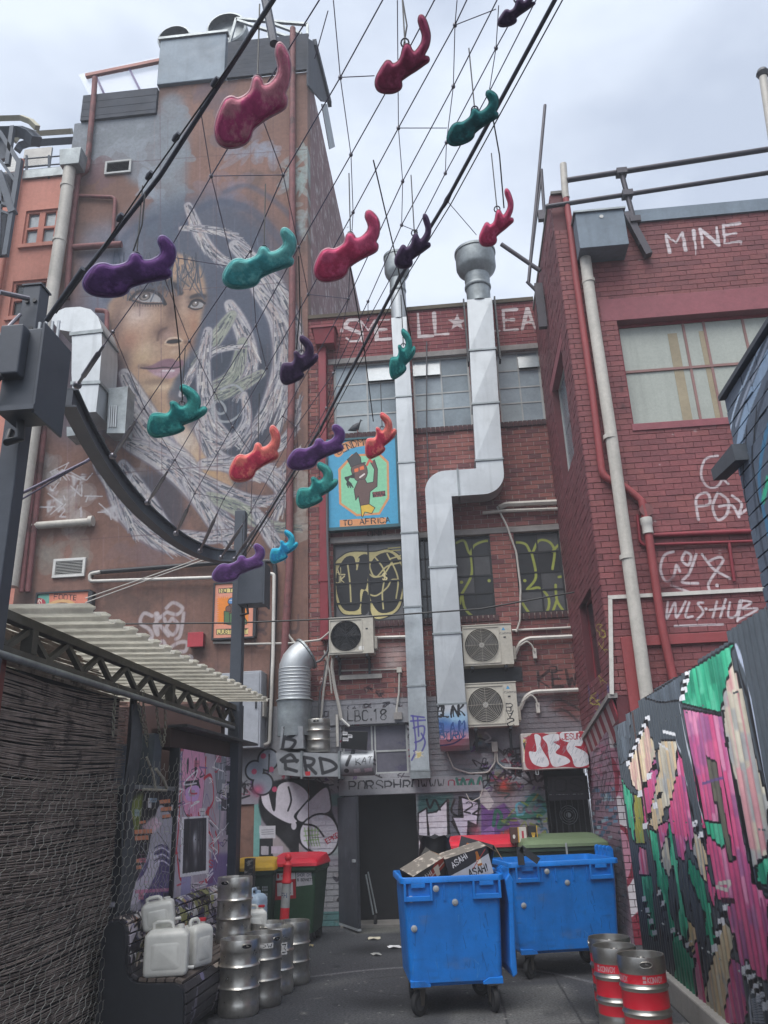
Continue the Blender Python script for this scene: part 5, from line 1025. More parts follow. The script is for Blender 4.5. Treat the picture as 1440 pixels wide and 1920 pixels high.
# RIGHT BRICK BUILDING
ZL=2.6
cvr=WCv('y',YR,XR,6.2,2.4,11.,120,(1280,800)); WT2='#c9c0c4'
cvr.text('MINE',1255,474,34,WT2,6.5,(1,-.14),1.12,wob=.06,soft=1.5)
for pts in([(1345,855),(1322,862),(1314,890),(1325,912),(1342,914),(1352,900),(1340,885)],[(1338,884),(1365,908)]):st(cvr,pts,4,WT2,.85)
for pts in([(1309,975),(1305,935),(1325,925),(1330,945),(1308,950)],[(1345,925),(1336,950),(1345,975),(1362,965),(1365,940),(1350,926)],[(1348,950),(1372,948),(1385,970)],[(1372,930),(1390,945),(1385,965),(1400,955)]):st(cvr,pts,4.5,WT2,.85)
for pts in([(1262,1035),(1245,1042),(1238,1068),(1248,1090),(1262,1082),(1268,1060),(1274,1072)],[(1285,1035),(1278,1050),(1290,1060),(1295,1042),(1285,1035)],[(1305,1040),(1292,1075),(1278,1092),(1308,1094)],[(1316,1040),(1335,1065),(1355,1078),(1368,1085)],[(1330,1052),(1348,1045),(1355,1052),(1340,1075),(1328,1095),(1330,1108)],[(1258,1098),(1295,1112)]):st(cvr,pts,4.2,WT2,.85,1.6)
cvr.blob(1344,1098,3,3,WT2,1,0,5)
for pts in([(1252,1128),(1250,1160),(1265,1130),(1268,1158),(1285,1128)],[(1292,1130),(1285,1156),(1298,1156)],[(1318,1130),(1308,1132),(1318,1148),(1306,1162)],[(1344,1128),(1336,1158)],[(1330,1144),(1358,1140)],[(1360,1124),(1350,1158)],[(1368,1130),(1365,1156),(1380,1154),(1386,1128)],[(1390,1128),(1382,1165)],[(1388,1126),(1408,1130),(1392,1142),(1420,1142),(1384,1162)],[(1265,1174),(1355,1171)]):st(cvr,pts,3.6,WT2,.9,1.3)
cvr.blob(1323,1142,2.5,2.5,WT2,1,0,5)
for x, y, rx_, ry_ in((1165,730,4,8),(1168,762,5,10),(1147,565,3,12),(1250,1110,22,18),(1262,1088,12,10),(1120,650,5,3),(1125,1045,6,5)):cvr.blob(x,y,rx_,ry_,'#3c1f25',.75,0,1.5)
rr_=random.Random(8)
for _ in range(50):cvr.blob(rr_.uniform(1110,1440),rr_.uniform(430,1280),rr_.uniform(1,5),rr_.uniform(1,3),rr_.choice(['#3c1f25','#c0b4b4','#4c262c']),.6,0,2)
RT=['#7f474a','#794447','#844b4d','#744145','#814a4a']
m_rb=mat('red_painted_brick','#80444a',.62,var=.14,vs_=.7,bump=.5,bs=38,img=cvr.image('right_wall_tags'),imap=cvr.map(),space='World',brick=('X',.24,.086,0,RT),wear=.4,streak=.15,dirt=.35,fine=.12,spec=.35)
m_rbm=mat('red_painted_joint','#6c2c34',.6,var=.2,bump=.3,img=bpy.data.images['right_wall_tags'],imap=cvr.map(),space='World',dirt=.4)
cvl=WCv('x',XR,YR-.1,YB,2.4,4.2,120,(1120,1250))
for _ in range(30):cvl.blob(rr_.uniform(1100,1150),rr_.uniform(1290,1390),rr_.uniform(4,10),rr_.uniform(4,10),rr_.choice(['#4a4f8c','#3f5c9a','#7a4a7c','#5a3f70']),.6)
for k, (x,y)in enumerate(((1118,1330),(1128,1325),(1132,1290),(1132,1200),(1140,1230))):cvl.text('SEA8K'[k],x,y,26,'#a99a4a',2.5,(1,-.6),.5,wob=.2)
m_rl=mat('red_painted_brick_side','#7c333c',.6,var=.16,vs_=.7,bump=.5,bs=38,img=cvl.image('side_tags'),imap=cvl.map(),space='World',brick=('Y',.24,.086,0,['#713e44','#6c3a41','#763f46','#69383e']),dirt=.3)
m_rlm=mat('red_joint_side','#5c272f',.6,img=bpy.data.images['side_tags'],imap=cvl.map(),space='World',dirt=.4)
B5=thing('red_building','red painted brick building on the right with a big frosted window','building',(3,YR,0))
wf=rect('y',YR,1170,597,1600,792); wf=(wf[0],6.4,6.70,8.42)
lint=(wf[0]-.22,6.4,8.42,8.80); rec=rect('y',YR,1186,1207,1500,1600); rec=(rec[0],6.3,2.0,rec[3])
zpar=W(1300,410,'y',YR)[2]
lay(B5,'y',YR,-1,XR,6.4,2.95,zpar,[wf,lint],m_rb,m_rbm,maxn=300)
lay(B5,'y',YR+.02,-1,XR,XR+.24,zpar,10.85,[],m_rb,m_rbm,maxn=30)
def sidewin(pts):
 q=pp('x',XR,pts); ys=sorted(a_[0]for a_ in q); zs=sorted(a_[1]for a_ in q); return((ys[0]+ys[1])/2,(ys[2]+ys[3])/2,(zs[0]+zs[1])/2,(zs[2]+zs[3])/2)
sA=sidewin([(1033,755),(1053,645),(1077,850),(1062,895)]); sB=sidewin([(1080,1150),(1105,1095),(1130,1253),(1113,1280)])
sl0, sl1=W(1153,1300,'x',XR), W(1095,1390,'x',XR)
lay(B5,'x',XR,-1,YR,YB+.3,ZL,10.85,[sA,sB,(sA[0]-.15,sA[1]+.2,sA[3],sA[3]+.2)],m_rl,m_rlm,maxn=300,keep=lambda y,z:z>sl0[2]+(sl1[2]-sl0[2])*(y-sl0[1])/(sl1[1]-sl0[1])-.02)
for s_, mp, cols, rows in((sA,m_glassd,(0,.5,1),(0,.5,1)),(sB,m_glassd,(0,1),(0,.55,1))):
 b=MB(); f=.04; X0=XR+.1
 b.box(X0,X0+.05,s_[0],s_[1],s_[2],s_[2]+f).box(X0,X0+.05,s_[0],s_[1],s_[3]-f,s_[3]).box(X0,X0+.05,s_[0],s_[0]+f,s_[2]+f,s_[3]-f).box(X0,X0+.05,s_[1]-f,s_[1],s_[2]+f,s_[3]-f)
 w_=b.build('window',m_frame if s_ is sA else m_redpipe,B5)
 for i in range(len(cols)-1):
  for j in range(len(rows)-1):
   MB().box(X0+.02,X0+.03,s_[0]+(s_[1]-s_[0])*cols[i]+.012,s_[0]+(s_[1]-s_[0])*cols[i+1]-.012,s_[2]+(s_[3]-s_[2])*rows[j]+.012,s_[2]+(s_[3]-s_[2])*rows[j+1]-.012).build('pane',m_gl2 if s_ is sA else m_glassd,w_)
m_redc=mat('red_painted_concrete','#874a52',.6,var=.1,bump=.25,bs=20,dirt=.2)
MB().box(XR-.012,XR+.2,sA[0]-.15,sA[1]+.2,sA[3],sA[3]+.2).build('lintel',m_redc,B5)
b=MB().box(lint[0],lint[1],YR-.015,YR+.2,lint[2],lint[3]); b.build('lintel',m_redc,B5,bevel=.006)
MB().box(wf[0]-.02,wf[1],YR-.03,YR+.12,wf[2]-.11,wf[2]).build('sill',m_redc,B5,bevel=.006)
fy=YR+.13; m_frost=mat('frosted_glass','#a3a8a0',.35,var=.15,vs_=.7,bump=.12,bs=60,spec=.5,streak=.25)
b=MB().box(wf[0],wf[0]+.05,fy,fy+.06,wf[2],wf[3]).box(wf[0]+.05,wf[1],fy,fy+.06,wf[2],wf[2]+.05).box(wf[0]+.05,wf[1],fy,fy+.06,wf[3]-.05,wf[3])
w_=b.build('window',m_redpipe,B5); us=[wf[0]]+[W(x,690,'y',fy)[0]for x in(1296,1336,1412,1480)]+[6.4]; zs=[wf[2],W(1300,688,'y',fy)[2],wf[3]]
m_brwn=mat('rusty_glazing_bar','#8a6a66',.7)
for x in us[1:-1]:MB().box(x-.018,x+.018,fy+.005,fy+.05,wf[2]+.05,wf[3]-.05).build('glazing_bar',m_brwn,w_)
MB().box(wf[0]+.05,wf[1],fy-.002,fy+.055,zs[1]-.02,zs[1]+.02).build('glazing_bar',m_brwn,w_)
for i in range(len(us)-1):
 for j in range(2):MB().box(us[i]+.01,us[i+1]-.01,fy+.02,fy+.03,zs[j]+.01,zs[j+1]-.01).build('pane',m_frost,w_)
for x0, x1 in((1262,1280),(1322,1336)):q0, q1=W(x0,700,'y',fy+.08)[0], W(x1,700,'y',fy+.08)[0]; MB().box(q0,q1,fy+.015,fy+.019,wf[2]+.05,wf[3]-.2).build('stained_strip',mat('tan_tape','#968b74',.7),w_)
MB().box(XR+.24,6.4,YR-.05,YR+.3,zpar,zpar+.22).build('parapet_flashing',m_clad,B5)
MB().box(XR+.01,XR+.26,YR-.03,YR+.25,10.85,10.9).build('pillar_cap',m_conc,B5); MB().box(XR-.03,XR+.2,YR+.25,YB,10.85,10.9).build('side_coping',m_conc,B5)
MB().box(XR+.24,6.4,YR+.3,YB+2,zpar-.2,zpar).build('roof',m_conc,B5)
fr0, fr1=W(1163,1195,'y',YR-.04), W(1188,1212,'y',YR-.04)
b=MB().box(fr0[0],fr1[0],YR-.06,YR-.012,2.3,fr0[2]).box(fr1[0],6.3,YR-.06,YR-.012,fr1[2],fr0[2]); b.build('door_frame',m_redpaint2,B5,bevel=.004)
b=MB(); b.add([(XR-.1,sl0[1]-.05,sl0[2]-.06),(XR+.02,sl0[1]-.05,sl0[2]-.06),(XR+.02,sl0[1]-.05,sl0[2]),(XR-.1,sl0[1]-.05,sl0[2]),(XR-.1,sl1[1],sl1[2]-.06),(XR+.02,sl1[1],sl1[2]-.06),(XR+.02,sl1[1],sl1[2]),(XR-.1,sl1[1],sl1[2])],[(0,1,2,3),(4,7,6,5),(0,4,5,1),(3,2,6,7),(0,3,7,4)]); b.build('eaves_strip',m_lintel,B5)
m_stw, m_str=mat('faded_white_paint','#b8a8a8',.8,dirt=.3), mat('faded_red_paint','#8f3b45',.8,dirt=.3)
for i in range(14):
 t0, t1=i/14, (i+1)/14; y0, y1=sl0[1]+(sl1[1]-sl0[1])*t0, sl0[1]+(sl1[1]-sl0[1])*t1; z0, z1=sl0[2]-.062+(sl1[2]-sl0[2])*t0, sl0[2]-.062+(sl1[2]-sl0[2])*t1
 MB().add([(XR-.06,y0,z0),(XR-.06,y1,z1),(XR+.04,y1,z1-.42),(XR+.04,y0,z0-.42),(XR-.04,y0,z0),(XR-.04,y1,z1),(XR+.06,y1,z1-.42),(XR+.06,y0,z0-.42)],[(0,1,2,3),(4,7,6,5),(0,4,5,1),(2,6,7,3),(0,3,7,4),(1,5,6,2)]).build('valance_stripe',m_stw if i%2 else m_str,B5)
YP=11.45; pkx=XR+.004
cvp=WCv('y',YP,pkx-.3,2.6,0,2.7,200,(1170,1600)); cvp.fill('#a87486')
cvp.poly([(1100,1330),(1220,1330),(1220,1450),(1100,1450)],'#9a6c7c')
for _ in range(30):cvp.blob(rr_.uniform(1130,1210),rr_.uniform(1340,1790),rr_.uniform(8,25),rr_.uniform(8,25),rr_.choice(['#b88496','#9c6076','#a5708a']),.4)
for c, q in(('#b9b2b4',[(1120,1340),(1160,1350),(1158,1400),(1120,1390)]),('#bdb6ba',[(1150,1500),(1165,1495),(1180,1540),(1160,1560),(1140,1540)]),('#c5bfc4',[(1160,1660),(1195,1650),(1205,1700),(1180,1720),(1160,1700)]),('#7c2436',[(1140,1725),(1180,1722),(1215,1700),(1220,1800),(1140,1800)])):cvp.poly(q,c,1,1,True)
for pts in([(1118,1405),(1150,1430),(1156,1480),(1140,1510)],[(1146,1545),(1175,1560),(1188,1610),(1180,1650),(1160,1665),(1150,1640)],[(1150,1440),(1160,1450)]):brush(cvp,pts,9,'#7f2a3c')
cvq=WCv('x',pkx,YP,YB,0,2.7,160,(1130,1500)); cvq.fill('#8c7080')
for _ in range(260):x, y=rr_.uniform(1090,1170), rr_.uniform(1380,1760); cvq.poly([(x,y),(x+8,y-1),(x+8,y+5),(x,y+6)],rr_.choice(['#6c97b4','#46708c','#2f3c50','#8c5a74','#9cb8c4','#3a4a5c']if y>1470 else['#a0607a','#8a4a62','#b48090','#5c3c48']),.8)
for _ in range(90):x, y=rr_.uniform(1100,1160), rr_.uniform(1340,1500); st(cvq,[(x,y),(x+rr_.uniform(-8,8),y+rr_.uniform(10,40))],2,'#2a2a34',.8)
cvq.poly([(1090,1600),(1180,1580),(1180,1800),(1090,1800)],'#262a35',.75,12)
m_pk=mat('pink_painted_brick','#a87486',.6,bump=.4,bs=38,img=cvp.image('pink_wall'),imap=cvp.map(),space='World',dirt=.15,var=.1); m_pkm=mat('pink_joint','#6c3c4a',.7,dirt=.3)
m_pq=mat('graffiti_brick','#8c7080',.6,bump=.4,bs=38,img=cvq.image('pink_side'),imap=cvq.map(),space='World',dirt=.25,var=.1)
B6=thing('ground_floor_wall','pink painted brick ground floor wall with dark red rings behind the blue bins','wall',(pkx,YR,0))
lay(B6,'y',YP,-1,pkx,3.2,0,2.6,[],m_pk,m_pkm,maxn=160)
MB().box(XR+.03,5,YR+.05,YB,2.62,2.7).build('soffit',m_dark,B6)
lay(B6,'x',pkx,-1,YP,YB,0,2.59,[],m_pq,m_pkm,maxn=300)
jc=WCv('y',YB-.5,.9,2.2,2.0,2.8,330,(1045,1410)); jc.fill('#b0a9a6')
for _ in range(14):jc.poly([(980+rr_.uniform(0,15),1375+rr_.uniform(0,60))for _ in range(4)],rr_.choice(['#b8a83c','#23232a','#d0c8b8','#8c2f44']),.9)
JR='#9c2434'; JW='#cfcfd4'
jc.poly([(988,1440),(985,1400),(998,1375),(1015,1374),(1035,1378),(1050,1372),(1085,1370),(1100,1380),(1108,1420),(1100,1440),(1060,1438),(1020,1441)],JR,1,0,True)
jc.poly([(1002,1378),(1014,1382),(1014,1400),(1028,1425),(1028,1436),(1015,1438),(998,1430),(992,1410),(1006,1408)],JW,1,0,True); jc.poly([(1018,1382),(1045,1376),(1048,1388),(1038,1392),(1050,1400),(1042,1412),(1062,1420),(1068,1430),(1040,1438),(1030,1422),(1026,1396)],JW,1,0,True)
jc.poly([(1075,1384),(1092,1384),(1090,1398),(1078,1400),(1100,1412),(1105,1432),(1080,1438),(1072,1420),(1062,1402)],JW,1,0,True); jc.poly([(1052,1374),(1082,1370),(1086,1386),(1068,1392),(1052,1386)],JW,1,0,True)
jc.text('JESUR!',1054,1387,11,JR,1.8,(1,-.03),.6)
for _ in range(60):x, y=rr_.uniform(995,1100), rr_.uniform(1385,1436); jc.line([(x,y),(x+4,y-8)],1.2,'#8f98a4',.6)
u=rect('y',YB-.5,979,1373,1108,1442)
JB=thing('painted_board','metal box board sprayed with white JES letters outlined in dark red','sign',(u[0],YB,u[2])); MB().box(u[0],min(u[1],XR-.03),YB-.5,YB-.12,u[2],u[3]).build('board',mat('jes_board','#b0a9a6',.5,img=jc.image('jes_paint'),imap=jc.map(),space='World',dirt=.15),JB,bevel=.008)
for x in(1007,1097):q=W(x,1445,'y',YB-.48); MB().tube([(q[0]-.02,q[1],u[2]),(q[0]-.02,q[1],u[2]-.07),(q[0]+.02,q[1],u[2]-.07),(q[0]+.02,q[1],u[2])],.008,5).build('hook',m_galv,JB)
# pipes on the right building
RP=thing('downpipe','long white plastic downpipe with grey metal rain head on the red building','downpipe',W(1150,1000,'y',YR-.15))
u=rect('y',YR-.35,1082,400,1174,470); b=MB(); b.box(u[0],u[1],YR-.4,YR-.02,u[2]+.04,u[3]); b.build('rain_head',m_clad,RP,bevel=.006)
MB().box(u[0]-.03,u[1]+.03,YR-.43,YR,u[3],u[3]+.03).build('rain_head_rim',m_galv2,RP); MB().lathe([(.03,0),(.03,.006)],((u[0]+u[1])/2+.02,YR-.408,u[3]-.1),16,'y').build('overflow_hole',m_white,RP)
pipe(RP,'pipe',[(1095,465),(1107,560),(1148,830),(1216,1330)],.085,m_pvc,'y',YR-.14,16)
for y in(528,820,1045):x=1095+(y-465)*.1385; p=W(x,y,'y',YR-.14); MB().lathe([(.096,-.03),(.096,.03)],p,20).build('bracket',m_pvc,RP)
SP=thing('waste_pipe','thin red painted pipe climbing the corner and bending down beside the white downpipe','pipe',W(1140,905,'y',YR-.1))
pipe(SP,'vent_pipe',[(1056,308),(1060,365),(1062,372)],.055,m_pvc,'y',YR-.08,12); pipe(SP,'upper_pipe',[(1061,372),(1070,430),(1080,520),(1112,745),(1130,895),(1172,912),(1203,940)],.05,m_redpaint2,'y',YR-.08,10)
pipe(SP,'lower_pipe',[(1203,938),(1212,975),(1240,1170),(1266,1290)],.055,m_redpaint2,'y',YR-.1,10); p=W(1213,985,'y',YR-.1); MB().lathe([(.07,-.12),(.07,.0),(.08,.02),(.08,.1)],p,16).build('white_coupling',m_pvcw,SP,smooth=30)
p=W(1211,958,'y',YR-.1); MB().lathe([(.09,-.05),(.09,.05)],p,14,'y').build('rusty_valve',m_rust,SP)
CR=thing('conduit','white square conduit crossing the red building under the silver writing','conduit',W(1147,1300,'y',YR-.03))
a_, c2, d_=W(1147,1302,'y',YR-.03), W(1144,1123,'y',YR-.03), W(1440,1111,'y',YR-.03)
MB().beam(a_,c2,.05,.03,(0,1,0)).build('vertical_run',m_pvcw,CR); MB().beam((c2[0]-.025,c2[1],c2[2]+.02),(6.2,YR-.03,d_[2]+.04),.05,.03,(0,1,0)).build('horizontal_run',m_pvcw,CR)
for i, (pts,lb)in enumerate((([(1222,1004),(1440,995)],'red painted pipe running sideways above the silver tags'),([(1195,965),(1200,1015),(1206,1022),(1440,1014)],'thin red painted conduit under the red pipe above the silver tags'),([(1367,1018),(1377,1090)],'short red conduit dropping beside the silver tag'))):T=pipe(None,'red_conduit',pts,(.035,.022,.022)[i],m_redpipe,'y',YR-.05); tag(T,lb,'pipe')
# scaffold rails on the roof
SR=thing('roof_railing','dark steel scaffold tube railing on the roof of the red building','railing',W(1190,420,'y',YR-.1)); m_scaf=mat('scaffold_tube','#4c4a50',.5,.5,dirt=.4)
for n_, pts in(('top_rail',[(1063,338),(1440,280),(1500,271)]),('mid_rail',[(1023,388),(1440,324),(1500,315)])):MB().tube([W(x,y,'y',YR-.1)for x,y in pts],.045 if n_=='top_rail' else.038,10).build(n_,m_scaf,SR,smooth=60)
MB().tube([W(x,y,'y',YR-.12)for x,y in((1164,320),(1190,418),(1202,460))],.04,10).build('post',m_scaf,SR,smooth=60)
for x, y in((1165,324),(1176,365),(1190,414)):p=W(x,y,'y',YR-.12); MB().box(p[0]-.08,p[0]+.08,p[1]-.07,p[1]+.07,p[2]-.05,p[2]+.05).build('clamp',m_scaf,SR)
p=W(1195,440,'y',YR-.1); MB().obox(p,(1,0,.28),(0,1,0),(-.28,0,1),.05,.06,.4).build('base_plate',m_scaf,SR)
SP2=thing('scaffold_pole','dark scaffold poles standing against the side of the red building','pole',(1.9,12,5))
for pts, r_ in(([(1022,197),(1010,330),(991,530)],.03),([(1015,318),(1022,420),(1027,470)],.03),([(1016,322),(998,470),(992,520)],.022),([(940,458),(1013,508)],.04),([(988,528),(1020,560)],.03)):
 MB().tube([W(x,y,'y',12.2)for x,y in pts],r_,8).build('tube',m_scaf,SP2,smooth=60)
p=W(1015,405,'y',12.2); MB().box(p[0]-.06,p[0]+.06,p[1]-.05,p[1]+.05,p[2]-.1,p[2]+.1).build('clamp',m_scaf,SP2)
p=W(1012,560,'y',12.2); MB().box(p[0]-.07,p[0]+.07,p[1]-.05,p[1]+.05,p[2]-.6,p[2]+.3).build('bracket',m_scaf,SP2)
CH=thing('vent_pipe','pale roof vent pipe with dark ball cap at the top right','pipe',W(1440,190,'y',10)); MB().tube([W(1430,140,'y',10),W(1448,260,'y',10)],.06,12).build('pipe',m_pvc,CH,smooth=60); MB().lathe([(.001,-.1),(.07,-.07),(.1,0),(.07,.07),(.001,.1)],W(1430,138,'y',10),12,cap=False).build('cap',m_black,CH)
# PAINTED CORRUGATED FENCE
FN=thing('corrugated_fence','corrugated metal fence painted with pink, green and cream pixel graffiti along the right','fence',(XF,7,0))
cf=WCv('x',XF,4.0,9.7,0,2.9,150,(1300,1500)); PK, GR, CM, BL='#ad5380', '#2b8c6e', '#a6a092', '#131317'; cf.fill('#40474f')
fg=np.random.RandomState(4)
def smooth_noise(a,b_,r1,r2):
 n=fg.rand(cf.h//a+2,cf.w//b_+2).astype(np.float32); n=np.kron(n,np.ones((a,b_),np.float32))[:cf.h,:cf.w]
 return blur(np.roll(n,3,0),r1)if r1 else n
NA, NB, NC=smooth_noise(40,8,3,0), smooth_noise(26,14,4,0), smooth_noise(70,7,2,0)
def fp(p):return[(1150+x/4.966,1170+y/4.966)for x,y in p]
def jag(pts,step=6.5):
 o=[]
 for i in range(len(pts)):
  x0, y0=pts[i]; x1, y1=pts[(i+1)%len(pts)]; n=max(1,int(abs(x1-x0)/step))if abs(y1-y0)>8 else 1; px_, py_=x0, y0
  for k in range(n):
   nx, ny=x0+(x1-x0)*(k+1)/n, y0+(y1-y0)*(k+1)/n; o+=[(px_,py_),(px_*.3+nx*.7,ny)]; px_, py_=nx, ny
 return o
def shp(pts,c,alts,ow=6.5):
 q=jag(fp(pts)); cf.line(q+[q[0]],ow,BL,1); r=cf.mask(q,0)
 if not r:return
 x0, x1, y0, y1, m=r; s_=(slice(y0,y1),slice(x0,x1)); base=np.array(C(c),np.float32)[None,None].repeat(y1-y0,0).repeat(x1-x0,1)
 for a_, nn in zip(alts,(NA,NB,NC)):t=np.clip((nn[s_]-.5)*3.2,0,.75)[...,None]; base=base*(1-t)+np.array(C(a_),np.float32)*t
 base=np.clip(base*(.94+.12*NC[s_][...,None]),0,1); cf.rgb[s_]=np.where(m[...,None]>.5,base,cf.rgb[s_])
PA_=('#c98fab','#85547f','#b2466c'); GA_=('#5cb394','#1c6e58','#3aa07c'); CA_=('#bcb8aa','#878b90','#b29a78')
for p, c, al in[(((20,860),(160,820),(150,1250),(70,1300)),'#555e68',('#40474f',)*3),(((300,690),(640,480),(620,700),(420,720)),'#4f5862',('#434b54',)*3),(((700,450),(1110,195),(1080,400),(985,815),(640,730)),GR,GA_),(((650,790),(1000,860),(1060,1150),(1200,1890),(1310,2400),(1440,2560),(1440,3330),(1340,3280),(1240,3120),(1190,3200),(1120,2880),(1050,2650),(1130,2600),(980,2560),(890,2150),(800,1650),(700,1100)),PK,PA_),(((870,1240),(970,1300),(1050,1780),(1130,2180),(1090,2200),(1000,1860),(910,1450)),'#55534c',('#6c6a5c','#3c3b38','#4c4a44')),(((1110,310),(1230,750),(1340,1250),(1440,1650),(1440,2130),(1350,2190),(1310,2260),(1200,1750),(1100,1300),(1015,800),(1090,430)),CM,('#c2beae','#858a90','#b0747c')),(((320,950),(400,1180),(330,1420),(260,1580),(180,1500),(150,1350),(200,1150)),CM,('#c5b08c','#b58a8c','#cbbfa8')),(((390,1260),(440,1380),(400,1560),(350,1760),(300,1860),(255,1600),(320,1480)),PK,PA_),(((460,1090),(580,1090),(590,1250),(560,1500),(540,1700),(480,1700),(430,1880),(400,1930),(340,1870),(380,1640),(430,1400),(420,1180)),CM,CA_),(((590,1130),(640,1250),(700,1600),(750,1890),(720,2100),(690,1960),(640,2200),(600,2160),(560,1950),(510,1890),(545,1640),(600,1420)),PK,PA_),(((430,1880),(510,1850),(500,1990),(450,2140),(415,1930)),PK,PA_),(((500,1990),(545,2200),(520,2350),(450,2220),(470,2080)),CM,CA_),(((80,1450),(180,1580),(200,1850),(200,2030),(150,1900)),'#4a8a74',GA_),(((190,1580),(265,1620),(305,2040),(215,2040)),'#8a8a4c',('#6c8c5c','#a09a4a','#77753c')),(((240,2070),(310,2100),(350,2340),(250,2330)),'#94606e',PA_),(((300,1890),(410,1950),(440,2200),(505,2340),(540,2700),(600,2860),(640,2950),(700,3060),(745,3110),(750,3300),(775,3480),(580,3300),(540,2850),(480,2600),(420,2450),(380,2200),(340,2000)),GR,GA_),(((525,1860),(560,2000),(600,2200),(640,2500),(690,2730),(700,2980),(625,2880),(600,2500),(545,2250),(515,1990)),GR,GA_),(((690,2740),(760,2830),(780,2980),(740,3060),(710,3000)),'#bfa878',CA_),(((660,2020),(720,2200),(820,2340),(870,2480),(900,2600),(960,2900),(930,3080),(870,2900),(840,2680),(750,2450),(700,2350)),'#1f7c60',GA_),(((740,1930),(830,2000),(890,2180),(870,2400),(820,2340),(750,2150)),'#8d8d88',CA_),(((860,1840),(1000,1860),(1050,2010),(1010,2080),(890,1960)),GR,GA_),(((870,2260),(950,2450),(970,2740),(900,2500)),PK,PA_),(((1100,3100),(1200,3180),(1260,3600),(1200,3724),(1040,3724),(1080,3300)),'#8f4c7c',PA_),(((980,2660),(1060,2780),(1130,2900),(1090,3080),(1080,3300),(1050,3500),(1020,3724),(830,3724),(880,3300),(960,3050),(1020,2850)),'#aaa28a',CA_),(((775,2960),(840,3300),(880,3724),(800,3724),(750,3110)),PK,PA_),(((1330,2270),(1440,2170),(1440,2440),(1350,2400)),GR,GA_),(((260,2350),(360,2350),(390,2700),(400,2950),(340,2900),(300,2600)),'#2c8466',GA_),(((440,2620),(500,2760),(540,3280),(480,3200)),'#3a3f49',('#4a505a',)*3),(((700,2350),(840,2680),(870,3100),(880,3500),(790,2960),(720,2660)),'#3b424c',('#4b525c','#2c3038','#3b424c'))]:shp(p,c,al)
def fl(p,w,c,a=1.):cf.line(fp(p),w,c,a,.8)
for p, w, c in[(((1150,200),(1290,700),(1370,1150),(1440,1560)),6,'#9aa3b5'),(((1125,195),(1250,680),(1340,1150),(1440,1640)),4,BL),(((625,740),(700,1150),(780,1560),(830,1760),(850,1850)),3,'#a9aeb8'),(((655,780),(800,1560),(900,2100),(990,2600)),7,BL),(((1010,850),(1110,1350),(1220,1900),(1320,2400)),8,BL),(((1000,1280),(1080,1700),(1150,2200)),7,BL),(((600,1050),(680,1500),(760,1880)),5,BL),(((590,1080),(640,1280),(690,1500)),2.5,'#a9aeb8'),(((180,830),(230,1200),(300,1700),(400,2400),(450,3000)),6,'#4a3a38'),(((560,2300),(600,2800),(620,2950)),8,BL),(((460,1000),(580,1030)),6,'#c6c8cc'),(((430,1110),(520,1180)),4,'#b0b2b6'),(((1380,2560),(1440,2900)),3,'#7c3a60'),(((1290,2280),(1300,2400),(1440,2500)),5,BL),(((830,1490),(920,1460),(1030,1430)),4,'#5c4a78'),(((980,2420),(1090,2400),(1080,2480),(970,2450)),6,'#b5b3ac'),(((1010,2570),(1140,2580)),7,'#3c1d2c'),(((1250,3150),(1270,3500),(1300,3724)),3,'#a0a4b0')]:fl(p,w,c)
def chk(x0,y0,x1,y1,n,s=5.):
 n=max(4,int(n*.62)); s*=1.5
 for k in range(n):t=k/n; (x,y), =fp([(x0+(x1-x0)*t,y0+(y1-y0)*t)]); cf.poly([(x-s*.5,y-s*.5),(x+s*.5,y-s*.8),(x+s*.5,y+s*.5),(x-s*.5,y+s*.8)],BL if k%2 else '#c4c6cc',1)
for a in((320,880,130,1330,22),(700,470,640,720,12,6.),(250,1580,430,1250,8,6.),(300,1880,480,1500,8,6.),(290,2560,420,2980,14),(560,2850,760,3060,10),(1240,3220,1440,3600,16,9.),(1050,2650,930,3080,12,8.),(760,1860,880,2060,8,6.),(430,2500,500,2700,6)):chk(*a)
for k in range(10):fl(((1300,3500+k*22),(1400,3440+k*30)),2,'#8f95a0')
cf.rgb=np.clip(cf.rgb*1.12,0,1)
m_fence=mat('painted_corrugated_iron','#34383f',.5,.0,var=.12,vs_=3,bump=.15,bs=20,img=cf.image('fence_paint'),imap=cf.map(),space='World',dirt=.12,wear=.1,spec=.4)
def corr(y0,y1,z0,z1,x,amp=.007,pitch=.1,steps=10):
 n=int((y1-y0)/pitch*steps); b=MB(); v=[]
 for i in range(n+1):
  y=y0+(y1-y0)*i/n; ph=(y/pitch)%1; s_=max(-1,min(1,1.9*math.sin(2*math.pi*ph))); xx=x+amp*s_
  v+=[(xx,y,z0),(xx,y,z1)]
 b.add(v,[(2*i,2*i+1,2*i+3,2*i+2)for i in range(n)]); return b
yy=9.62; i=0; tops=[2.5,2.56,2.62,2.64,2.63,2.66,2.72,2.7,2.7]
while yy>4.1:
 w_=.72; z1=tops[min(i,8)]; o=corr(yy-w_,yy+.03,.22 if yy>6 else.25,z1,XF+(.004 if i%2 else 0)).build('metal_sheet',m_fence,FN,smooth=50); md=o.modifiers.new('thickness','SOLIDIFY'); md.thickness=.003
 yy-=w_; i+=1
b=MB()
for z in(.6,1.5,2.3):b.box(XF+.02,XF+.07,4.1,9.6,z,z+.07)
b.build('rail',m_scaf,FN)
for y in(9.5,7.6,5.7,4.3):MB().box(XF+.07,XF+.14,y,y+.07,0,2.45).build('post',m_scaf,FN)
b=MB()
for k in range(60):y, z=4.3+rr_.random()*5.2, rr_.choice((.63,1.53,2.33)); b.box(XF-.022,XF-.012,y,y+.012,z,z+.012)
b.build('screw_heads',m_galv2,FN,kind='stuff')
MB().box(XF-.06,XF+.2,4.0,9.7,0,.22).build('concrete_plinth',m_conc,FN,bevel=.015)
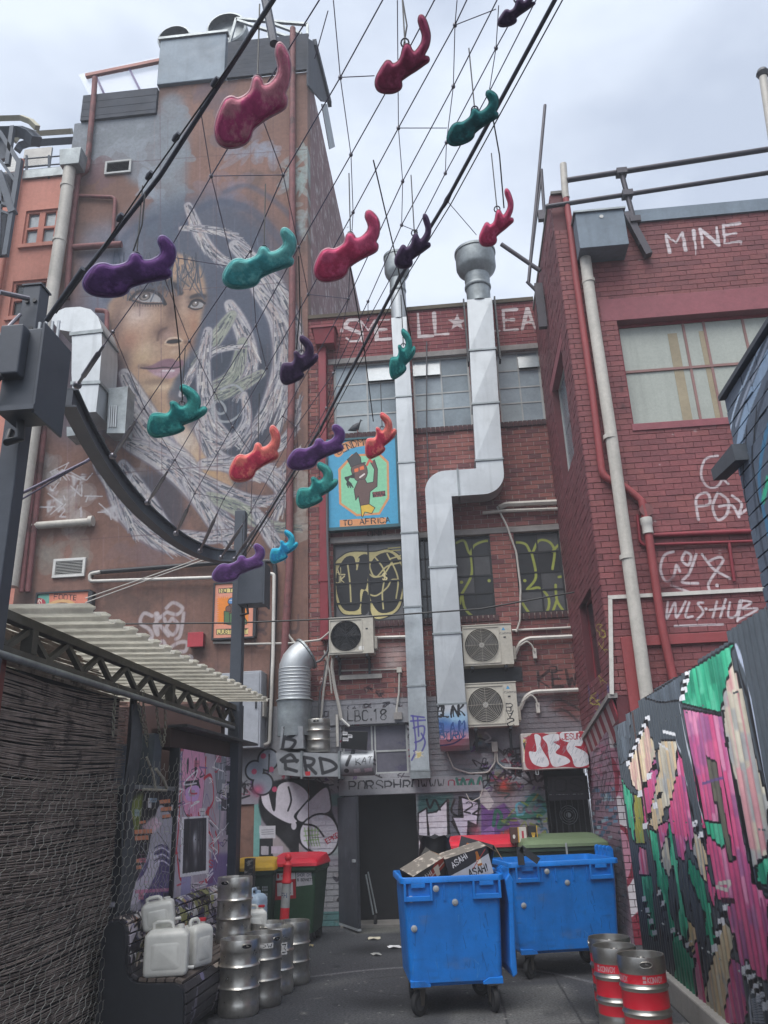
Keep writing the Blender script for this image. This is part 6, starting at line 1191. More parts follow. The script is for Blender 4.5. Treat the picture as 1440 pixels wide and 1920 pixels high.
FC2=thing('fence_corner','dark grey sheet metal corner capping the far end of the painted fence','wall',(XF,9.7,0)); MB().box(XF+.02,2.6,9.66,9.72,0,2.45).build('sheet',mat('charcoal_sheet','#3a3e46',.6,dirt=.3),FC2)
# dark neighbouring building in the right foreground
cvn=WCv('x',XF+.02,2.2,4.9,2.2,4.6,120,(1420,900)); cvn.fill('#474f5b')
for pts, w, c in(([(1440,670),(1395,790),(1385,900),(1412,1040),(1440,1180)],26,'#75879a'),([(1430,640),(1375,780),(1372,880),(1395,1000)],7,'#98a6b4'),([(1440,720),(1412,840),(1425,1000),(1450,1100)],10,'#2f3640'),([(1440,800),(1425,900),(1440,1000)],14,'#35607c'),([(1440,640),(1400,740),(1380,800)],8,'#7c8490'),([(1400,800),(1395,900),(1405,980),(1430,1150)],4,'#101216'),([(1440,900),(1432,940)],14,'#2f9070'),([(1420,760),(1412,860),(1428,960)],5,'#16181c')):cvn.line(spline(pts),w,c,.9,2)
cvn.rgb=np.clip(cvn.rgb*1.4,0,1)
m_nb=mat('dark_painted_brick','#474f5b',.6,bump=.4,img=cvn.image('neighbour_paint'),imap=cvn.map(),space='World',dirt=.2); m_nbm=mat('dark_joint','#23272e',.8)
B7=thing('neighbour_building','dark blue grey painted brick building corner at the right edge above the fence','building',(XF,4,0)); e0=W(1355,770,'x',XF)
ye=4.63
lay(B7,'x',XF+.03,-1,1.2,ye,2.55,4.05,[],m_nb,m_nbm,maxn=120,keep=lambda y,z:True,back=1.5)
m_ngf=mat('dark_metal_flashing','#5a6068',.5,.3,dirt=.3)
b=MB().box(XF-.01,XF+.12,1.2,ye+.02,4.05,4.08); b.build('coping',m_ngf,B7)
MB().prism(pp('x',XF-.02,[(1345,880),(1385,832),(1392,862),(1350,900)]),XF-.06,XF+.02,'x').build('flashing_scrap',m_ngf,B7)
# SHELTER ON THE LEFT
def translucent(m,f=.6):
 t=m.node_tree; out=[n for n in t.nodes if n.type=='OUTPUT_MATERIAL'][0]; b=[n for n in t.nodes if n.type=='BSDF_PRINCIPLED'][0]
 tr=N(t,'ShaderNodeBsdfTranslucent'); mx_=N(t,'ShaderNodeMixShader'); mx_.inputs[0].default_value=f; K=t.links.new
 K(b.inputs['Base Color'].links[0].from_socket,tr.inputs[0]); K(b.outputs[0],mx_.inputs[1]); K(tr.outputs[0],mx_.inputs[2]); K(mx_.outputs[0],out.inputs[0])
m_truss=mat('grimy_steel_truss','#55534c',.75,.1,var=.3,vs_=4,bump=.3,stain='#3b3630',dirt=.4)
m_roofs=mat('cream_roof_sheet','#e6e4dc',.6,var=.12,vs_=2,bump=.05,dirt=.25)
translucent(m_roofs,.7)
SHT=thing('awning','lean-to shelter with cream corrugated roof on a grimy steel lattice truss at left','awning',(XT,8,0))
zt1, zb1=W(200,1219,'x',XT)[2], W(200,1282,'x',XT)[2]; zt1=W(445,1325,'x',XT)[2]; zb1=W(445,1365,'x',XT)[2]+.01
yA, yB2=4.6, 11.35
MB().box(XT-.04,XT+.04,yA,yB2,zt1-.07,zt1).build('top_chord',m_truss,SHT,bevel=.006); MB().box(XT-.04,XT+.04,yA,yB2,zb1-.04,zb1+.03).build('bottom_chord',m_truss,SHT,bevel=.006)
n=11; dy=(yB2-.25-yA)/n
for k in range(n):
 y0=yA+.1+k*dy
 MB().beam((XT,y0,zb1+.03),(XT,y0+dy*.5,zt1-.07),.04,.045,(1,0,0)).build('lattice_bar',m_truss,SHT); MB().beam((XT,y0+dy*.5,zt1-.07),(XT,y0+dy,zb1+.03),.04,.045,(1,0,0)).build('lattice_bar',m_truss,SHT)
for y in(5.6,8.6,yB2-.05):MB().box(XT-.045,XT+.045,y-.04,y+.04,zb1+.031,zt1-.071).build('upright',m_truss,SHT)
MB().tube([(XT+.07,yA,zb1-.05),(XT+.07,10.9,zb1-.05)],.028,8).build('hanging_rail',m_galv2,SHT,smooth=60)
xo=-2.58; nsh=9; y0_, y1_=5.3, 10.9
for i in range(nsh):
 a, c=y0_+(y1_-y0_)*i/nsh, y0_+(y1_-y0_)*(i+1)/nsh; b=MB(); v=[]; st_=64
 for k in range(st_+1):
  y=a+(c-a)*k/st_; ph=(y/.265)%1; z=.02*(1 if ph<.42 else-1 if.5<ph<.92 else(1-(ph-.42)/.04 if ph<.5 else-1+(ph-.92)/.04)); z=.95*max(-.02,min(.02,z)); ov=.025*(1 if ph<.46 else 0)
  v+=[(xo+ov,y,zt1+.015+z),(-5.4,y,zt1+.14+z)]
 b.add(v,[(2*k,2*k+1,2*k+3,2*k+2)for k in range(st_)]); o=b.build('roof_sheet',m_roofs,SHT); md=o.modifiers.new('thickness','SOLIDIFY'); md.thickness=.004
for x in(-4.9,-4.0,XT-.1):MB().box(x-.03,x+.03,4.7,10.9,zt1-.03,zt1+.01).build('purlin',m_truss,SHT)
MB().box(XT-.06,XT+.06,yB2,yB2+.1,0,zt1+.02).build('end_post',m_black,SHT)
pz_=W(8,1250,'x',XT); MB().box(XT-.1,XT+.02,5.0,5.3,0,zb1-.02).build('corner_post',mat('red_brown_post','#6b3a36',.8,stain='#232021',ss=5,dirt=.3),SHT)
MB().box(-5.4,-5.2,4,12,0,3.2).build('back_wall',m_dark,SHT); MB().box(-5.4,XT-.25,11.4,11.6,0,3.2).build('end_wall',mat('brown_boards','#3d2a28',.8,dirt=.3),SHT)
b=MB().box(XT-.06,XT+.16,8.75,11.9,2.62,2.65); b.build('dark_shelf_roof',m_black,SHT)
MB().box(XT-.25,XT-.03,8.78,11.3,2.42,2.62).build('fascia_board',mat('dark_brown_board','#42302d',.8,dirt=.3),SHT)
MB().box(XT-.35,XT-.12,8.55,8.78,0,2.55).build('grey_column',mat('grey_blue_column','#4c545c',.6,dirt=.3),SHT,bevel=.01)
p0=W(243,1402,'x',XT-.3); MB().box(XT-.8,XT-.2,7.7,8.3,1.95,2.4).build('vent_box',mat('slate_metal','#4a525c',.6),SHT,bevel=.01)
m_reed=mat('brushwood','#94877f',.85,var=.35,vs_=7,bump=.3,stain='#494240',ss=5,spec=.2)
RS=thing('brushwood_screen','dark brown brushwood screen of thin horizontal twigs at left edge','screen',(XT-.05,6,0))
b=MB(); rg=random.Random(3)
for i in range(300):
 z=.12+(zb1-.16)*i/300+rg.uniform(-.004,.004); yy=4.4; pts=[]; ph=rg.uniform(0,6); x=XT-.06-rg.uniform(0,.03); end=7.62+rg.uniform(-.06,.05)
 m_=14
 for k in range(m_+1):
  y=4.4+(end-4.4)*k/m_; sag=-.035*math.sin(math.pi*(y-4.4)/3.2)*(.4+z/2.5); pts.append((x,y,z+sag+.008*math.sin(ph+k*.8)+.012*math.sin(z*9+k*.5)))
 b.tube(pts,[.0064*(1-.5*k/m_)for k in range(m_+1)],5)
b.build('twigs',m_reed,RS,kind='stuff'); MB().box(XT-.13,XT-.11,4.4,7.55,.08,zb1-.06).build('backing',m_dark,RS)
b=MB()
for i in range(60):
 z=zb1+.01+.36*i/60; e=8.0-(i/60)*1.3+rg.uniform(-.12,.12); b.tube([(XT-.3,4.6,z+.02),(XT-.3,(4.6+e)/2,z-.01+rg.uniform(-.015,.015)),(XT-.3,e,z+rg.uniform(-.02,.02))],.0065,5)
b.build('upper_twigs',m_reed,RS,kind='stuff')
cl=[]
for k in range(15):
 z=zb1-.1-(zb1-.15)*k/14; w_=.18+.08*math.sin(k*.9)+(.1 if 5<k<9 else 0); cl.append([(XT+.0+.02*math.sin(k),7.62-.05,z),(XT+.03,7.62+w_*.5,z),(XT+.01,7.62+w_,z)])
m_cloth=mat('grey_shade_cloth','#4b4e52',.9,var=.3,vs_=5,bump=.4)
MB().loft(cl,cap=False,closed=False).build('shade_cloth',m_cloth,RS,smooth=60); MB().box(XT-.03,XT+.01,7.6,7.68,.1,zb1).build('edge_post',m_black,RS)
CW=thing('wire_netting','hexagonal chicken wire stretched in front of the brushwood and sagging over the painted panels','netting',(XT+.09,6,0))
b=MB(); hx, hz=.12, .1
def wp(y,z):
 s_=(y-4.4)/4.6; return(XT+.09+.035*math.sin(y*3.1)*math.sin(z*2.3+y)+.02*math.sin(z*6),y+.012*math.sin(z*7+y*3),z+.012*math.sin(y*5)+.01*math.sin(y*11+z*3))
zr=0; i=0
while True:
 z0=.12+i*hz*.75
 if z0>2.25:break
 ny=int((9.05-4.4)/hx)
 for k in range(ny):
  y=4.4+(k+.5*(i%2))*hx; top=2.02 if y<7.6 else 2.3-.12*math.sin((y-7.6)*3); lim=9.0-max(0,(1.5-z0))*.75
  if z0>top or y>lim:continue
  A, B, Cc, Dd=wp(y,z0), wp(y+hx/2,z0+hz*.25), wp(y+hx/2,z0+hz*.75), wp(y+hx,z0)
  b.tube([A,B],.002,3,False); b.tube([B,Cc],.0026,3,False); b.tube([B,Dd],.002,3,False)
 i+=1
b.build('wire',mat('dull_wire','#a3a29a',.4,.6,bump=0),CW,kind='stuff')
m_chain=mat('chain_steel','#8b897c',.4,.7,bump=0,dirt=.3)
def chain(pts,label,s=.024):
 T=thing('chain',label,'chain',pts[0],'chains hanging from the truss'); P=[Vector(p)for p in spline(pts,12)]; L_=[0]
 for i in range(1,len(P)):L_.append(L_[-1]+(P[i]-P[i-1]).length)
 d=0; k=0; j=0
 while d<L_[-1]:
  while L_[j+1]<d and j<len(L_)-2:j+=1
  t=(d-L_[j])/max(1e-6,L_[j+1]-L_[j]); p=P[j].lerp(P[j+1],t); dr_=(P[j+1]-P[j]).normalized(); sd_=dr_.cross(Vector((1,0,0))if k%2 else Vector((0,1,0)))
  if sd_.length<.1:sd_=dr_.cross(Vector((0,0,1)))
  sd_.normalize(); MB().tube([p+dr_*s*math.cos(a_)+sd_*s*.55*math.sin(a_)for a_ in[2*math.pi*q/10 for q in range(10)]],s*.2,5,closed=True).build('chain_link',m_chain,T,smooth=60)
  d+=s*1.55; k+=1
def cp_(x,y):return W(x,y,'x',XT+.05)
chain([cp_(257,1303),cp_(263,1340),cp_(272,1375),cp_(276,1398)],'short steel chain hanging from the truss, leftmost strand of the pairs'); chain([cp_(268,1298),cp_(270,1340),cp_(277,1384)],'steel chain hanging from the truss beside the leftmost strand')
chain([cp_(293,1320),cp_(297,1360),cp_(305,1398),cp_(310,1360),cp_(308,1310)],'loop of steel chain hanging from the truss nearest the painted panels'); chain([cp_(219,1290),cp_(214,1330),cp_(212,1380)],'dark steel chain beside the end of the brushwood screen')
# painted panel wall behind the bench
XW=XT-.02
cvs=WCv('x',XW,7.4,11.45,.4,2.5,260,(380,1530)); cvs.fill('#8f8690'); sg=random.Random(9)
for _ in range(120):cvs.blob(sg.uniform(325,445),sg.uniform(1380,1700),sg.uniform(4,16),sg.uniform(6,22),sg.choice(['#b9b3b6','#a7a0a8','#8a7a8e','#a99aa2','#6c6478']),.5)
cvs.poly([(200,1470),(328,1470),(328,1720),(200,1760)],'#15161b'); cvs.poly([(232,1510),(270,1485),(262,1560),(240,1580)],'#5f6a28',.8,5)
cvs.poly([(300,1510),(322,1530),(326,1560),(322,1700),(215,1700),(245,1670),(275,1610),(285,1560)],'#8f8c96',.95,1,True); cvs.poly([(262,1640),(300,1590),(318,1600),(315,1690),(260,1690)],'#3a3258',.9,2,True); cvs.poly([(218,1690),(270,1640),(285,1600),(300,1620),(262,1690)],'#a9a4ac',.9,1,True)
cvs.poly([(265,1550),(290,1530),(305,1545),(285,1565)],'#b79aa4',.8,2)
for x, y, w, h in((252,1556,34,9),(250,1568,30,9),(300,1500,20,8),(302,1514,22,8),(305,1528,16,7),(245,1612,22,8),(248,1624,18,8),(262,1540,12,6)):cvs.poly([(x,y),(x+w,y-2),(x+w,y+h-2),(x,y+h)],'#a4674c',.95); cvs.line([(x,y+h),(x+w,y+h-2)],1.4,'#241c1e')
for k in range(6):cvs.line(spline([(290,1590+k*6),(305,1584+k*6),(318,1592+k*6)]),2.4,'#b4b0bc' if k%2 else '#2a2444',.9)
cvs.line([(255,1672),(318,1668)],5,'#a4627c',.8); cvs.line([(296,1560),(316,1588)],1.5,'#2c2c30',.8)
for _ in range(130):x, y=sg.uniform(232,322), sg.uniform(1530,1700); cvs.line([(x,y),(x+sg.uniform(-12,12),y+sg.uniform(-22,22))],sg.uniform(.5,1.3),sg.choice(['#c5c2c8','#9aa48c','#26242c','#8a88a0','#a87c8c']),.6)
KS='#1c1a22'
cvs.poly([(345,1400),(362,1385),(380,1400),(385,1440),(378,1520),(368,1540),(345,1520),(340,1450)],'#b07c96',1,0,True,KS,2); cvs.blob(352,1436,5.5,15,KS,1,0,5); cvs.blob(367,1437,7,17,KS,1,0,5); cvs.poly([(346,1465),(372,1462),(376,1478),(346,1480)],KS); cvs.poly([(350,1478),(372,1474),(370,1500),(350,1500)],'#a884ae',1,0,True)
st(cvs,[(340,1395),(350,1384),(366,1384),(374,1400)],2,KS); cvs.text('MBO',374,1404,16,KS,2.4,(1,.12),.7)
RD_='#9c2a38'
for pts in([(338,1480),(334,1560),(330,1600)],[(382,1460),(396,1455),(400,1500),(385,1525)],[(372,1525),(380,1550),(398,1570),(402,1620)],[(332,1600),(336,1640),(340,1650)],[(404,1560),(410,1590),(404,1630)],[(386,1420),(384,1460)]):brush(cvs,pts,6,RD_)
cvs.blob(390,1522,8,10,RD_,1,0,5); cvs.poly([(384,1648),(402,1640),(398,1656),(386,1658)],RD_)
cvs.poly([(404,1400),(414,1388),(422,1395),(424,1440),(420,1480),(408,1486),(404,1450)],'#6c7078',1,0,True,KS,2.2); cvs.line([(411,1430),(409,1460)],4,'#a9acb4'); cvs.line([(418,1430),(416,1460)],4,'#a9acb4'); cvs.line([(405,1410),(424,1412)],1.6,KS); brush(cvs,[(410,1490),(412,1530),(408,1570)],9,'#6c7078')
cvs.text('S',414,1512,20,'#b9b9c0',2.6,(1,0),.6); cvs.text('G',412,1498,16,KS,2.4)
cvs.poly([(425,1465),(438,1466),(437,1564),(424,1566)],'#1d1e24')
cvs.poly([(398,1600),(445,1600),(440,1710),(380,1700)],'#5a4a78',.8,4)
for k, c in enumerate('KIS'):cvs.text(c,392,1592+k*17,13,RD_,2.6,(1,0),.7)
for _ in range(26):x, y=sg.uniform(240,435), sg.uniform(1400,1690); w_, h_=sg.uniform(5,14), sg.uniform(8,22); cvs.poly([(x,y),(x+w_,y),(x+w_,y+h_),(x,y+h_)],sg.choice(['#b9b6b8','#23242a','#a35c6c','#6c7f8c','#8a8890']),.75); cvs.line([(x+2,y+h_*.5),(x+w_-2,y+h_*.5)],1,'#2c2c34',.7)
for _ in range(90):x, y=sg.uniform(330,442), sg.uniform(1385,1690); s_=sg.uniform(5,16); cvs.line(spline([(x+sg.uniform(-s_,s_),y+sg.uniform(-s_,s_)*1.4)for _ in range(4)]),sg.uniform(1,3.4),sg.choice(['#1c1a22','#1c1a22','#c9c6ca','#9c2a38','#5a4a78','#d0cdd2']),.8,.6)
for _ in range(80):x, y=sg.uniform(330,442), sg.uniform(1390,1690); cvs.line([(x,y),(x+sg.uniform(-4,4),y+sg.uniform(6,30))],sg.uniform(.6,2),sg.choice(['#d0cdd2','#23222a','#7f6f92','#a94c5c','#6ca0ac','#b8a94c']),.6)
cvs.poly([(341,1532),(391,1529),(391,1637),(337,1645)],'#b8b6ba'); cvs.poly([(345,1536),(387,1533),(386,1632),(342,1638)],'#2a2b30')
for x, y, a_, b_, c in((366,1580,12,20,'#8c8c90'),(364,1572,6,8,'#b0b0b4'),(372,1590,6,10,'#5c5d62'),(350,1620,8,12,'#55565c'),(380,1560,5,24,'#141519'),(352,1560,7,26,'#17181c'),(367,1615,10,12,'#606166')):cvs.blob(x,y,a_,b_,c,.9)
for _ in range(40):x=sg.choice((352,378))+sg.uniform(-7,7); cvs.line([(x,1540),(x+sg.uniform(-5,5),sg.uniform(1580,1625))],.8,sg.choice(['#101114','#6c6d72']),.7)
for x, y in((366,1574),(372,1575)):cvs.blob(x,y,2,1.4,'#141418',1,0,5)
cvs.poly([(340,1645),(358,1643),(356,1690),(338,1690)],'#7c789c',.9); cvs.line([(360,1645),(356,1700)],2,'#c8c8cc')
PW=thing('painted_panel_wall','wall of graffiti and posters behind the bench, pink cartoon face and monochrome portrait','wall',(XW,9.4,0))
cvs.rgb=np.clip(cvs.rgb*1.32+.04,0,1)  # brightness put into the art's colours to offset the awning's shade
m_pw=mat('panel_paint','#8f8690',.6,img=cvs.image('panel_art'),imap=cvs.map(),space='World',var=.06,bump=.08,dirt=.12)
yw=W(328,1500,'x',XW)[1]; ztop=W(260,1480,'x',XW)[2]
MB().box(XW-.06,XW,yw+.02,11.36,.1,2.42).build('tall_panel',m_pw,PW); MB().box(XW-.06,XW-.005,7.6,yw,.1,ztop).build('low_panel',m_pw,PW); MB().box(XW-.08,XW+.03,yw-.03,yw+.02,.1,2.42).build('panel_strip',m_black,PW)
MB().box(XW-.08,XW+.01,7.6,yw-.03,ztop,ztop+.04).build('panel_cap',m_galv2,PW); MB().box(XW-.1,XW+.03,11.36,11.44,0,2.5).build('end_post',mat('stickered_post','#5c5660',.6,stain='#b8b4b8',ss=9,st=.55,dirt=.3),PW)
for pts in([(268,1488),(285,1438),(292,1485)],[(285,1438),(310,1485)]):pass
b=MB().tube([W(275,1420,'x',XT),W(287,1450,'x',XT),W(292,1480,'x',XT)],.014,6).tube([W(292,1442,'x',XT),W(306,1460,'x',XT),W(313,1478,'x',XT)],.018,6).tube([W(268,1480,'x',XT),W(312,1482,'x',XT)],.014,6); T=b.build('old_chair_frame',mat('peeling_white_tube','#a8a294',.7,stain='#3c3630',ss=9)); tag(T,'peeling white bent tube frame behind the wire netting','frame')
MB().box(XT-.15,-2.98,4,7.62,0,.13).build('kerb',m_conc,None,bevel=.012,kind='structure')
# SLATTED BENCH
bcv=Cv(620,340,lambda x,y:(x*150,y*150),150); bcv.fill('#2b2b31'); bg_=random.Random(12)
BN=thing('bench','long slatted bench with curved back, painted with graffiti scraps, at left','bench',(-2.75,7.2,0))
yb0, yb1=7.28, 10.35
prof=[(-3.09,.30),(-3.1,.6),(-3.1,.8),(-3.07,.88),(-3.0,.925),(-2.93,.9),(-2.895,.82),(-2.885,.7),(-2.88,.58),(-2.85,.5),(-2.78,.465),(-2.66,.455),(-2.5,.455),(-2.42,.44),(-2.385,.38),(-2.375,.28),(-2.38,.16),(-2.42,.06)]
sp=spline(prof,6); L_=[0]
for i in range(1,len(sp)):L_.append(L_[-1]+math.dist(sp[i],sp[i-1]))
def at_(d):
 for i in range(1,len(sp)):
  if L_[i]>=d:t=(d-L_[i-1])/max(1e-6,L_[i]-L_[i-1]); return Vector((sp[i-1][0]+(sp[i][0]-sp[i-1][0])*t,sp[i-1][1]+(sp[i][1]-sp[i-1][1])*t))
 return Vector(sp[-1])
cvbn=Cv(900,420,lambda x,y:(x*290,y*290),290)
for _ in range(190):
 x, y=bg_.uniform(0,3.1), bg_.uniform(.5,1.0); cvbn.poly([(x+bg_.uniform(-.16,.16),y+bg_.uniform(-.14,.14))for _ in range(6)],bg_.choice(['#a9a2aa','#b0a49a','#3b3554','#2a2734','#a4765c','#8c8c58','#6c6884','#c3bfc0','#1c1b20']),.9,0,True)
for _ in range(34):x, y=bg_.uniform(0,3.1), bg_.uniform(.5,1.0); cvbn.line(spline([(x+bg_.uniform(-.2,.2),y+bg_.uniform(-.15,.15))for _ in range(4)]),bg_.uniform(.01,.03),bg_.choice(['#17161b','#c9c6c4','#4c4468']),.9)
for _ in range(14):x, y=bg_.uniform(0,3.1), bg_.uniform(.05,.4); cvbn.poly([(x+bg_.uniform(-.12,.12),y+bg_.uniform(-.16,.16))for _ in range(6)],bg_.choice(['#6f6a78','#3b3554','#8a8690','#554e62']),.7,0,True)
cvbn.rgb=np.clip(cvbn.rgb*1.15,0,1)  # scraps painted lighter, making up for light lost beneath the roof
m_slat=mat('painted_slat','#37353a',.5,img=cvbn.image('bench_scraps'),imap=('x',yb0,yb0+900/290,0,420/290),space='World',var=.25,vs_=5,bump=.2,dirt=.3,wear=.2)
m_wood=mat('worn_grey_timber','#5d534d',.75,var=.3,vs_=9,bump=.35,dirt=.35)
tot=L_[-1]; ns=22; d0=.32
for k in range(ns):
 a, c=at_(d0+(tot-d0)*(k+.08)/ns), at_(d0+(tot-d0)*(k+.92)/ns); t=(c-a); l=t.length; t.normalize(); nrm=Vector((-t.y,t.x))*-1; mid=(a+c)/2; seat=mid.y<.475 and mid.x<-2.44 and mid.x>-2.87
 nn=Vector((t.y,-t.x)); nn=nn if nn.y>=0 or seat else nn
 b=MB(); o1=mid+Vector((t.y,-t.x))*-.01
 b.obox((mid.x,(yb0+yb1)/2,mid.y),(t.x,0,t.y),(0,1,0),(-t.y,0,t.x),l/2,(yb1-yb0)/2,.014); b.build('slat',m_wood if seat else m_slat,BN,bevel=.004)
for y in(yb0-.05,8.3,9.3,yb1+.0):
 o=[(p[0],p[1])for p in sp[::3]]+[(sp[-1][0],sp[-1][1])]; inn=[(p[0]+(.0),p[1])for p in o]
 low=[(-2.42,0),(-3.1,0)]; MB().prism([(q[0]-.0,q[1]-.016)for q in o]+low,y,y+.05,'y').build('end_frame' if y in(yb0-.05,)else 'support_frame',m_black,BN)
 # plastic containers
m_jw=mat('translucent_white_plastic','#d2d2cc',.35,var=.05,bump=.03,bs=8,spec=.5,dirt=.12); bs_=m_jw.node_tree.nodes['Principled BSDF']; bs_.inputs['Subsurface Weight'].default_value=.25; bs_.inputs['Subsurface Radius'].default_value=(.02,.02,.02)
m_jr=mat('red_cap','#b0202e',.4,bump=0); m_jb=mat('blue_plastic','#3d84c9',.4,bump=.03)
def rrect(w,d,r,n=4):
 o=[]
 for cx, cy, a0 in((w/2-r,d/2-r,0),(-w/2+r,d/2-r,90),(-w/2+r,-d/2+r,180),(w/2-r,-d/2+r,270)):
  for k in range(n+1):a_=R(a0+90*k/n); o.append((cx+r*math.cos(a_),cy+r*math.sin(a_)))
 return o
def jerry(label,loc,rz,w=.27,d=.19,h=.36,m=None,cap=True,tilt=None,capm=None):
 m=m or m_jw; T=thing('water_container',label,'water container',loc,'plastic water containers',rz,True)
 rings=[]
 for s_, z in((.86,0),(.97,.012),(1,.04),(1,h*.72),(.97,h*.78),(.8,h*.85),(.62,h*.88)):rings.append([(x,y,z)for x,y in rrect(w*s_,d*s_,.03*s_)])
 MB().loft(rings).build('body',m,T,smooth=50)
 hp=[(-w*.32,0,h*.84),(-w*.32,0,h*.97),(-w*.24,0,h*1.0),(w*.02,0,h*1.0),(w*.1,0,h*.96),(w*.12,0,h*.86)]; MB().tube(hp,.016,8).build('handle',m,T,smooth=60)
 MB().lathe([(.03,h*.84),(.03,h*.94)],(w*.3,0,0),14).build('neck',m,T,smooth=40)
 if cap:MB().lathe([(.036,h*.93),(.036,h*.99),(.03,h*1.0)],(w*.3,0,0),16).build('cap',capm or m_jr,T,smooth=30)
 for s_ in(-1,1):MB().loft([[(x*1.0,s_*(d/2+.0),z)for x,z in[(q[0],q[1]+h*.38)for q in rrect(w*.66,h*.5,.03)]],[(x*.8,s_*(d/2+.007),h*.38+(z-h*.38)*.85)for x,z in[(q[0],q[1]+h*.38)for q in rrect(w*.66,h*.5,.03)]]]).build('raised_panel',m,T,smooth=50)
 MB().lathe([(.014,-.05),(.014,0)],(0,0,.045),10,'x').build('tap',m,T).location.x=w/2+.05
 if tilt:T.rotation_euler=(tilt[0],tilt[1],rz)
 return T
zs_=.472
jerry('white plastic water container standing at the front of the bench seat',(-2.6,7.42,zs_),R(14),.36,.22,.4,cap=False)
jerry('white plastic water container with red cap, behind the front one on the bench',(-2.48,7.82,zs_),R(70),.27,.2,.37)
jerry('white plastic container lying on its side on top, against the bench back',(-2.72,7.55,.81),R(14),.27,.19,.25,cap=False,tilt=(R(4),R(-8)))
jerry('pale blue water container standing among the steel kegs',(-2.43,9.75,.47),R(80),.28,.2,.44,m=mat('pale_blue_plastic','#a9bdd0',.4,bump=.02),cap=False)
jerry('white milky container with red cap behind the tall keg on the bench',(-2.36,9.45,.47),R(20),.26,.2,.3)
T=thing('blue_container','bright blue plastic container wedged behind the tall steel keg','water container',(-2.47,9.38,.47)); b=MB()
for z in(0,.24):b.loft([[(x,y,zz)for x,y in rrect(.1*s_,.22*s_,.03)]for s_,zz in((.85,z),(1,z+.03),(1,z+.2),(.8,z+.235))])
b.build('body',m_jb,T,smooth=50)
# kegs
gk='bare steel kegs'
def gpx(x,y):p=W(x,y,'z',0); return p
kp=W(437,1772,'z',.47)
keg('tall steel keg standing on the far end of the bench seat',(-2.5,9.15,.465),.185,.62,m_steel,gk,R(-20))
for(x,y,r,h,lb,mm,rz_)in((440,1908,.185,.62,'nearest steel keg on the ground in front of the bench',m_steel,35),(486,1890,.18,.62,'steel keg with worn white label, second from the front in the row',m_steeld,60),(512,1866,.18,.6,'steel keg with a numbered sticker, half hidden in the row',m_steel,10),(545,1848,.18,.6,'steel keg with torn paper label at the right end of the row',m_steeld,-30),(496,1858,.18,.62,'steel keg at the back of the row, mostly hidden',m_steel,0)):
 p=gpx(x,y); T=keg(lb,(p[0],p[1]+.12,0),r,h,mm,gk,R(rz_));
 if 'numbered' in lb or 'torn' in lb or 'worn' in lb:
  a0, a1, z0, z1, txt={'n':(-78,-40,.36,.47,'03'),'t':(-125,-85,.3,.5,''),'w':(-100,-45,.5,.545,'DW')}[lb.split('with a ')[-1][0]if 'with a ' in lb else('t' if 'torn' in lb else 'w')]
  cvk=Cv(160,120); cvk.fill('#bdbcba'); cvk.text(txt,20,100,80,'#26262a',11,(1,0),.8)
  if not txt:
   for q in range(6):cvk.line([(15,20+q*16),(140,20+q*16)],2,'#6c6c70')
  b=MB(); n_=10; a0, a1=R(a0-rz_), R(a1-rz_)
  v=[]
  for q in range(n_+1):a_=a0+(a1-a0)*q/n_; v+=[((r+.003)*math.cos(a_),(r+.003)*math.sin(a_),z0-(.03 if txt=='' and q<6 else 0)),((r+.003)*math.cos(a_),(r+.003)*math.sin(a_),z1)]
  b.add(v,[(2*q,2*q+1,2*q+3,2*q+2)for q in range(n_)])
  x0_, x1_=(r+.003)*math.cos(a0), (r+.003)*math.cos(a1)
  b.build('label_sticker',mat('keg_sticker_'+(txt or 'torn').lower(),'#bdbcba',.6,img=cvk.image('sticker'),imap=('y',min(x0_,x1_),max(x0_,x1_),z0,z1),var=.05,bump=0),T)
kv=Cv(760,380,lambda x,y:((x+1.9)*200,y*600),200); kv.fill('#9a9894');
for z0, z1 in((.418,.482),(.25,.365),(.12,.192)):kv.poly([(-1.9,z0),(1.9,z0),(1.9,z1),(-1.9,z1)],'#a81526')
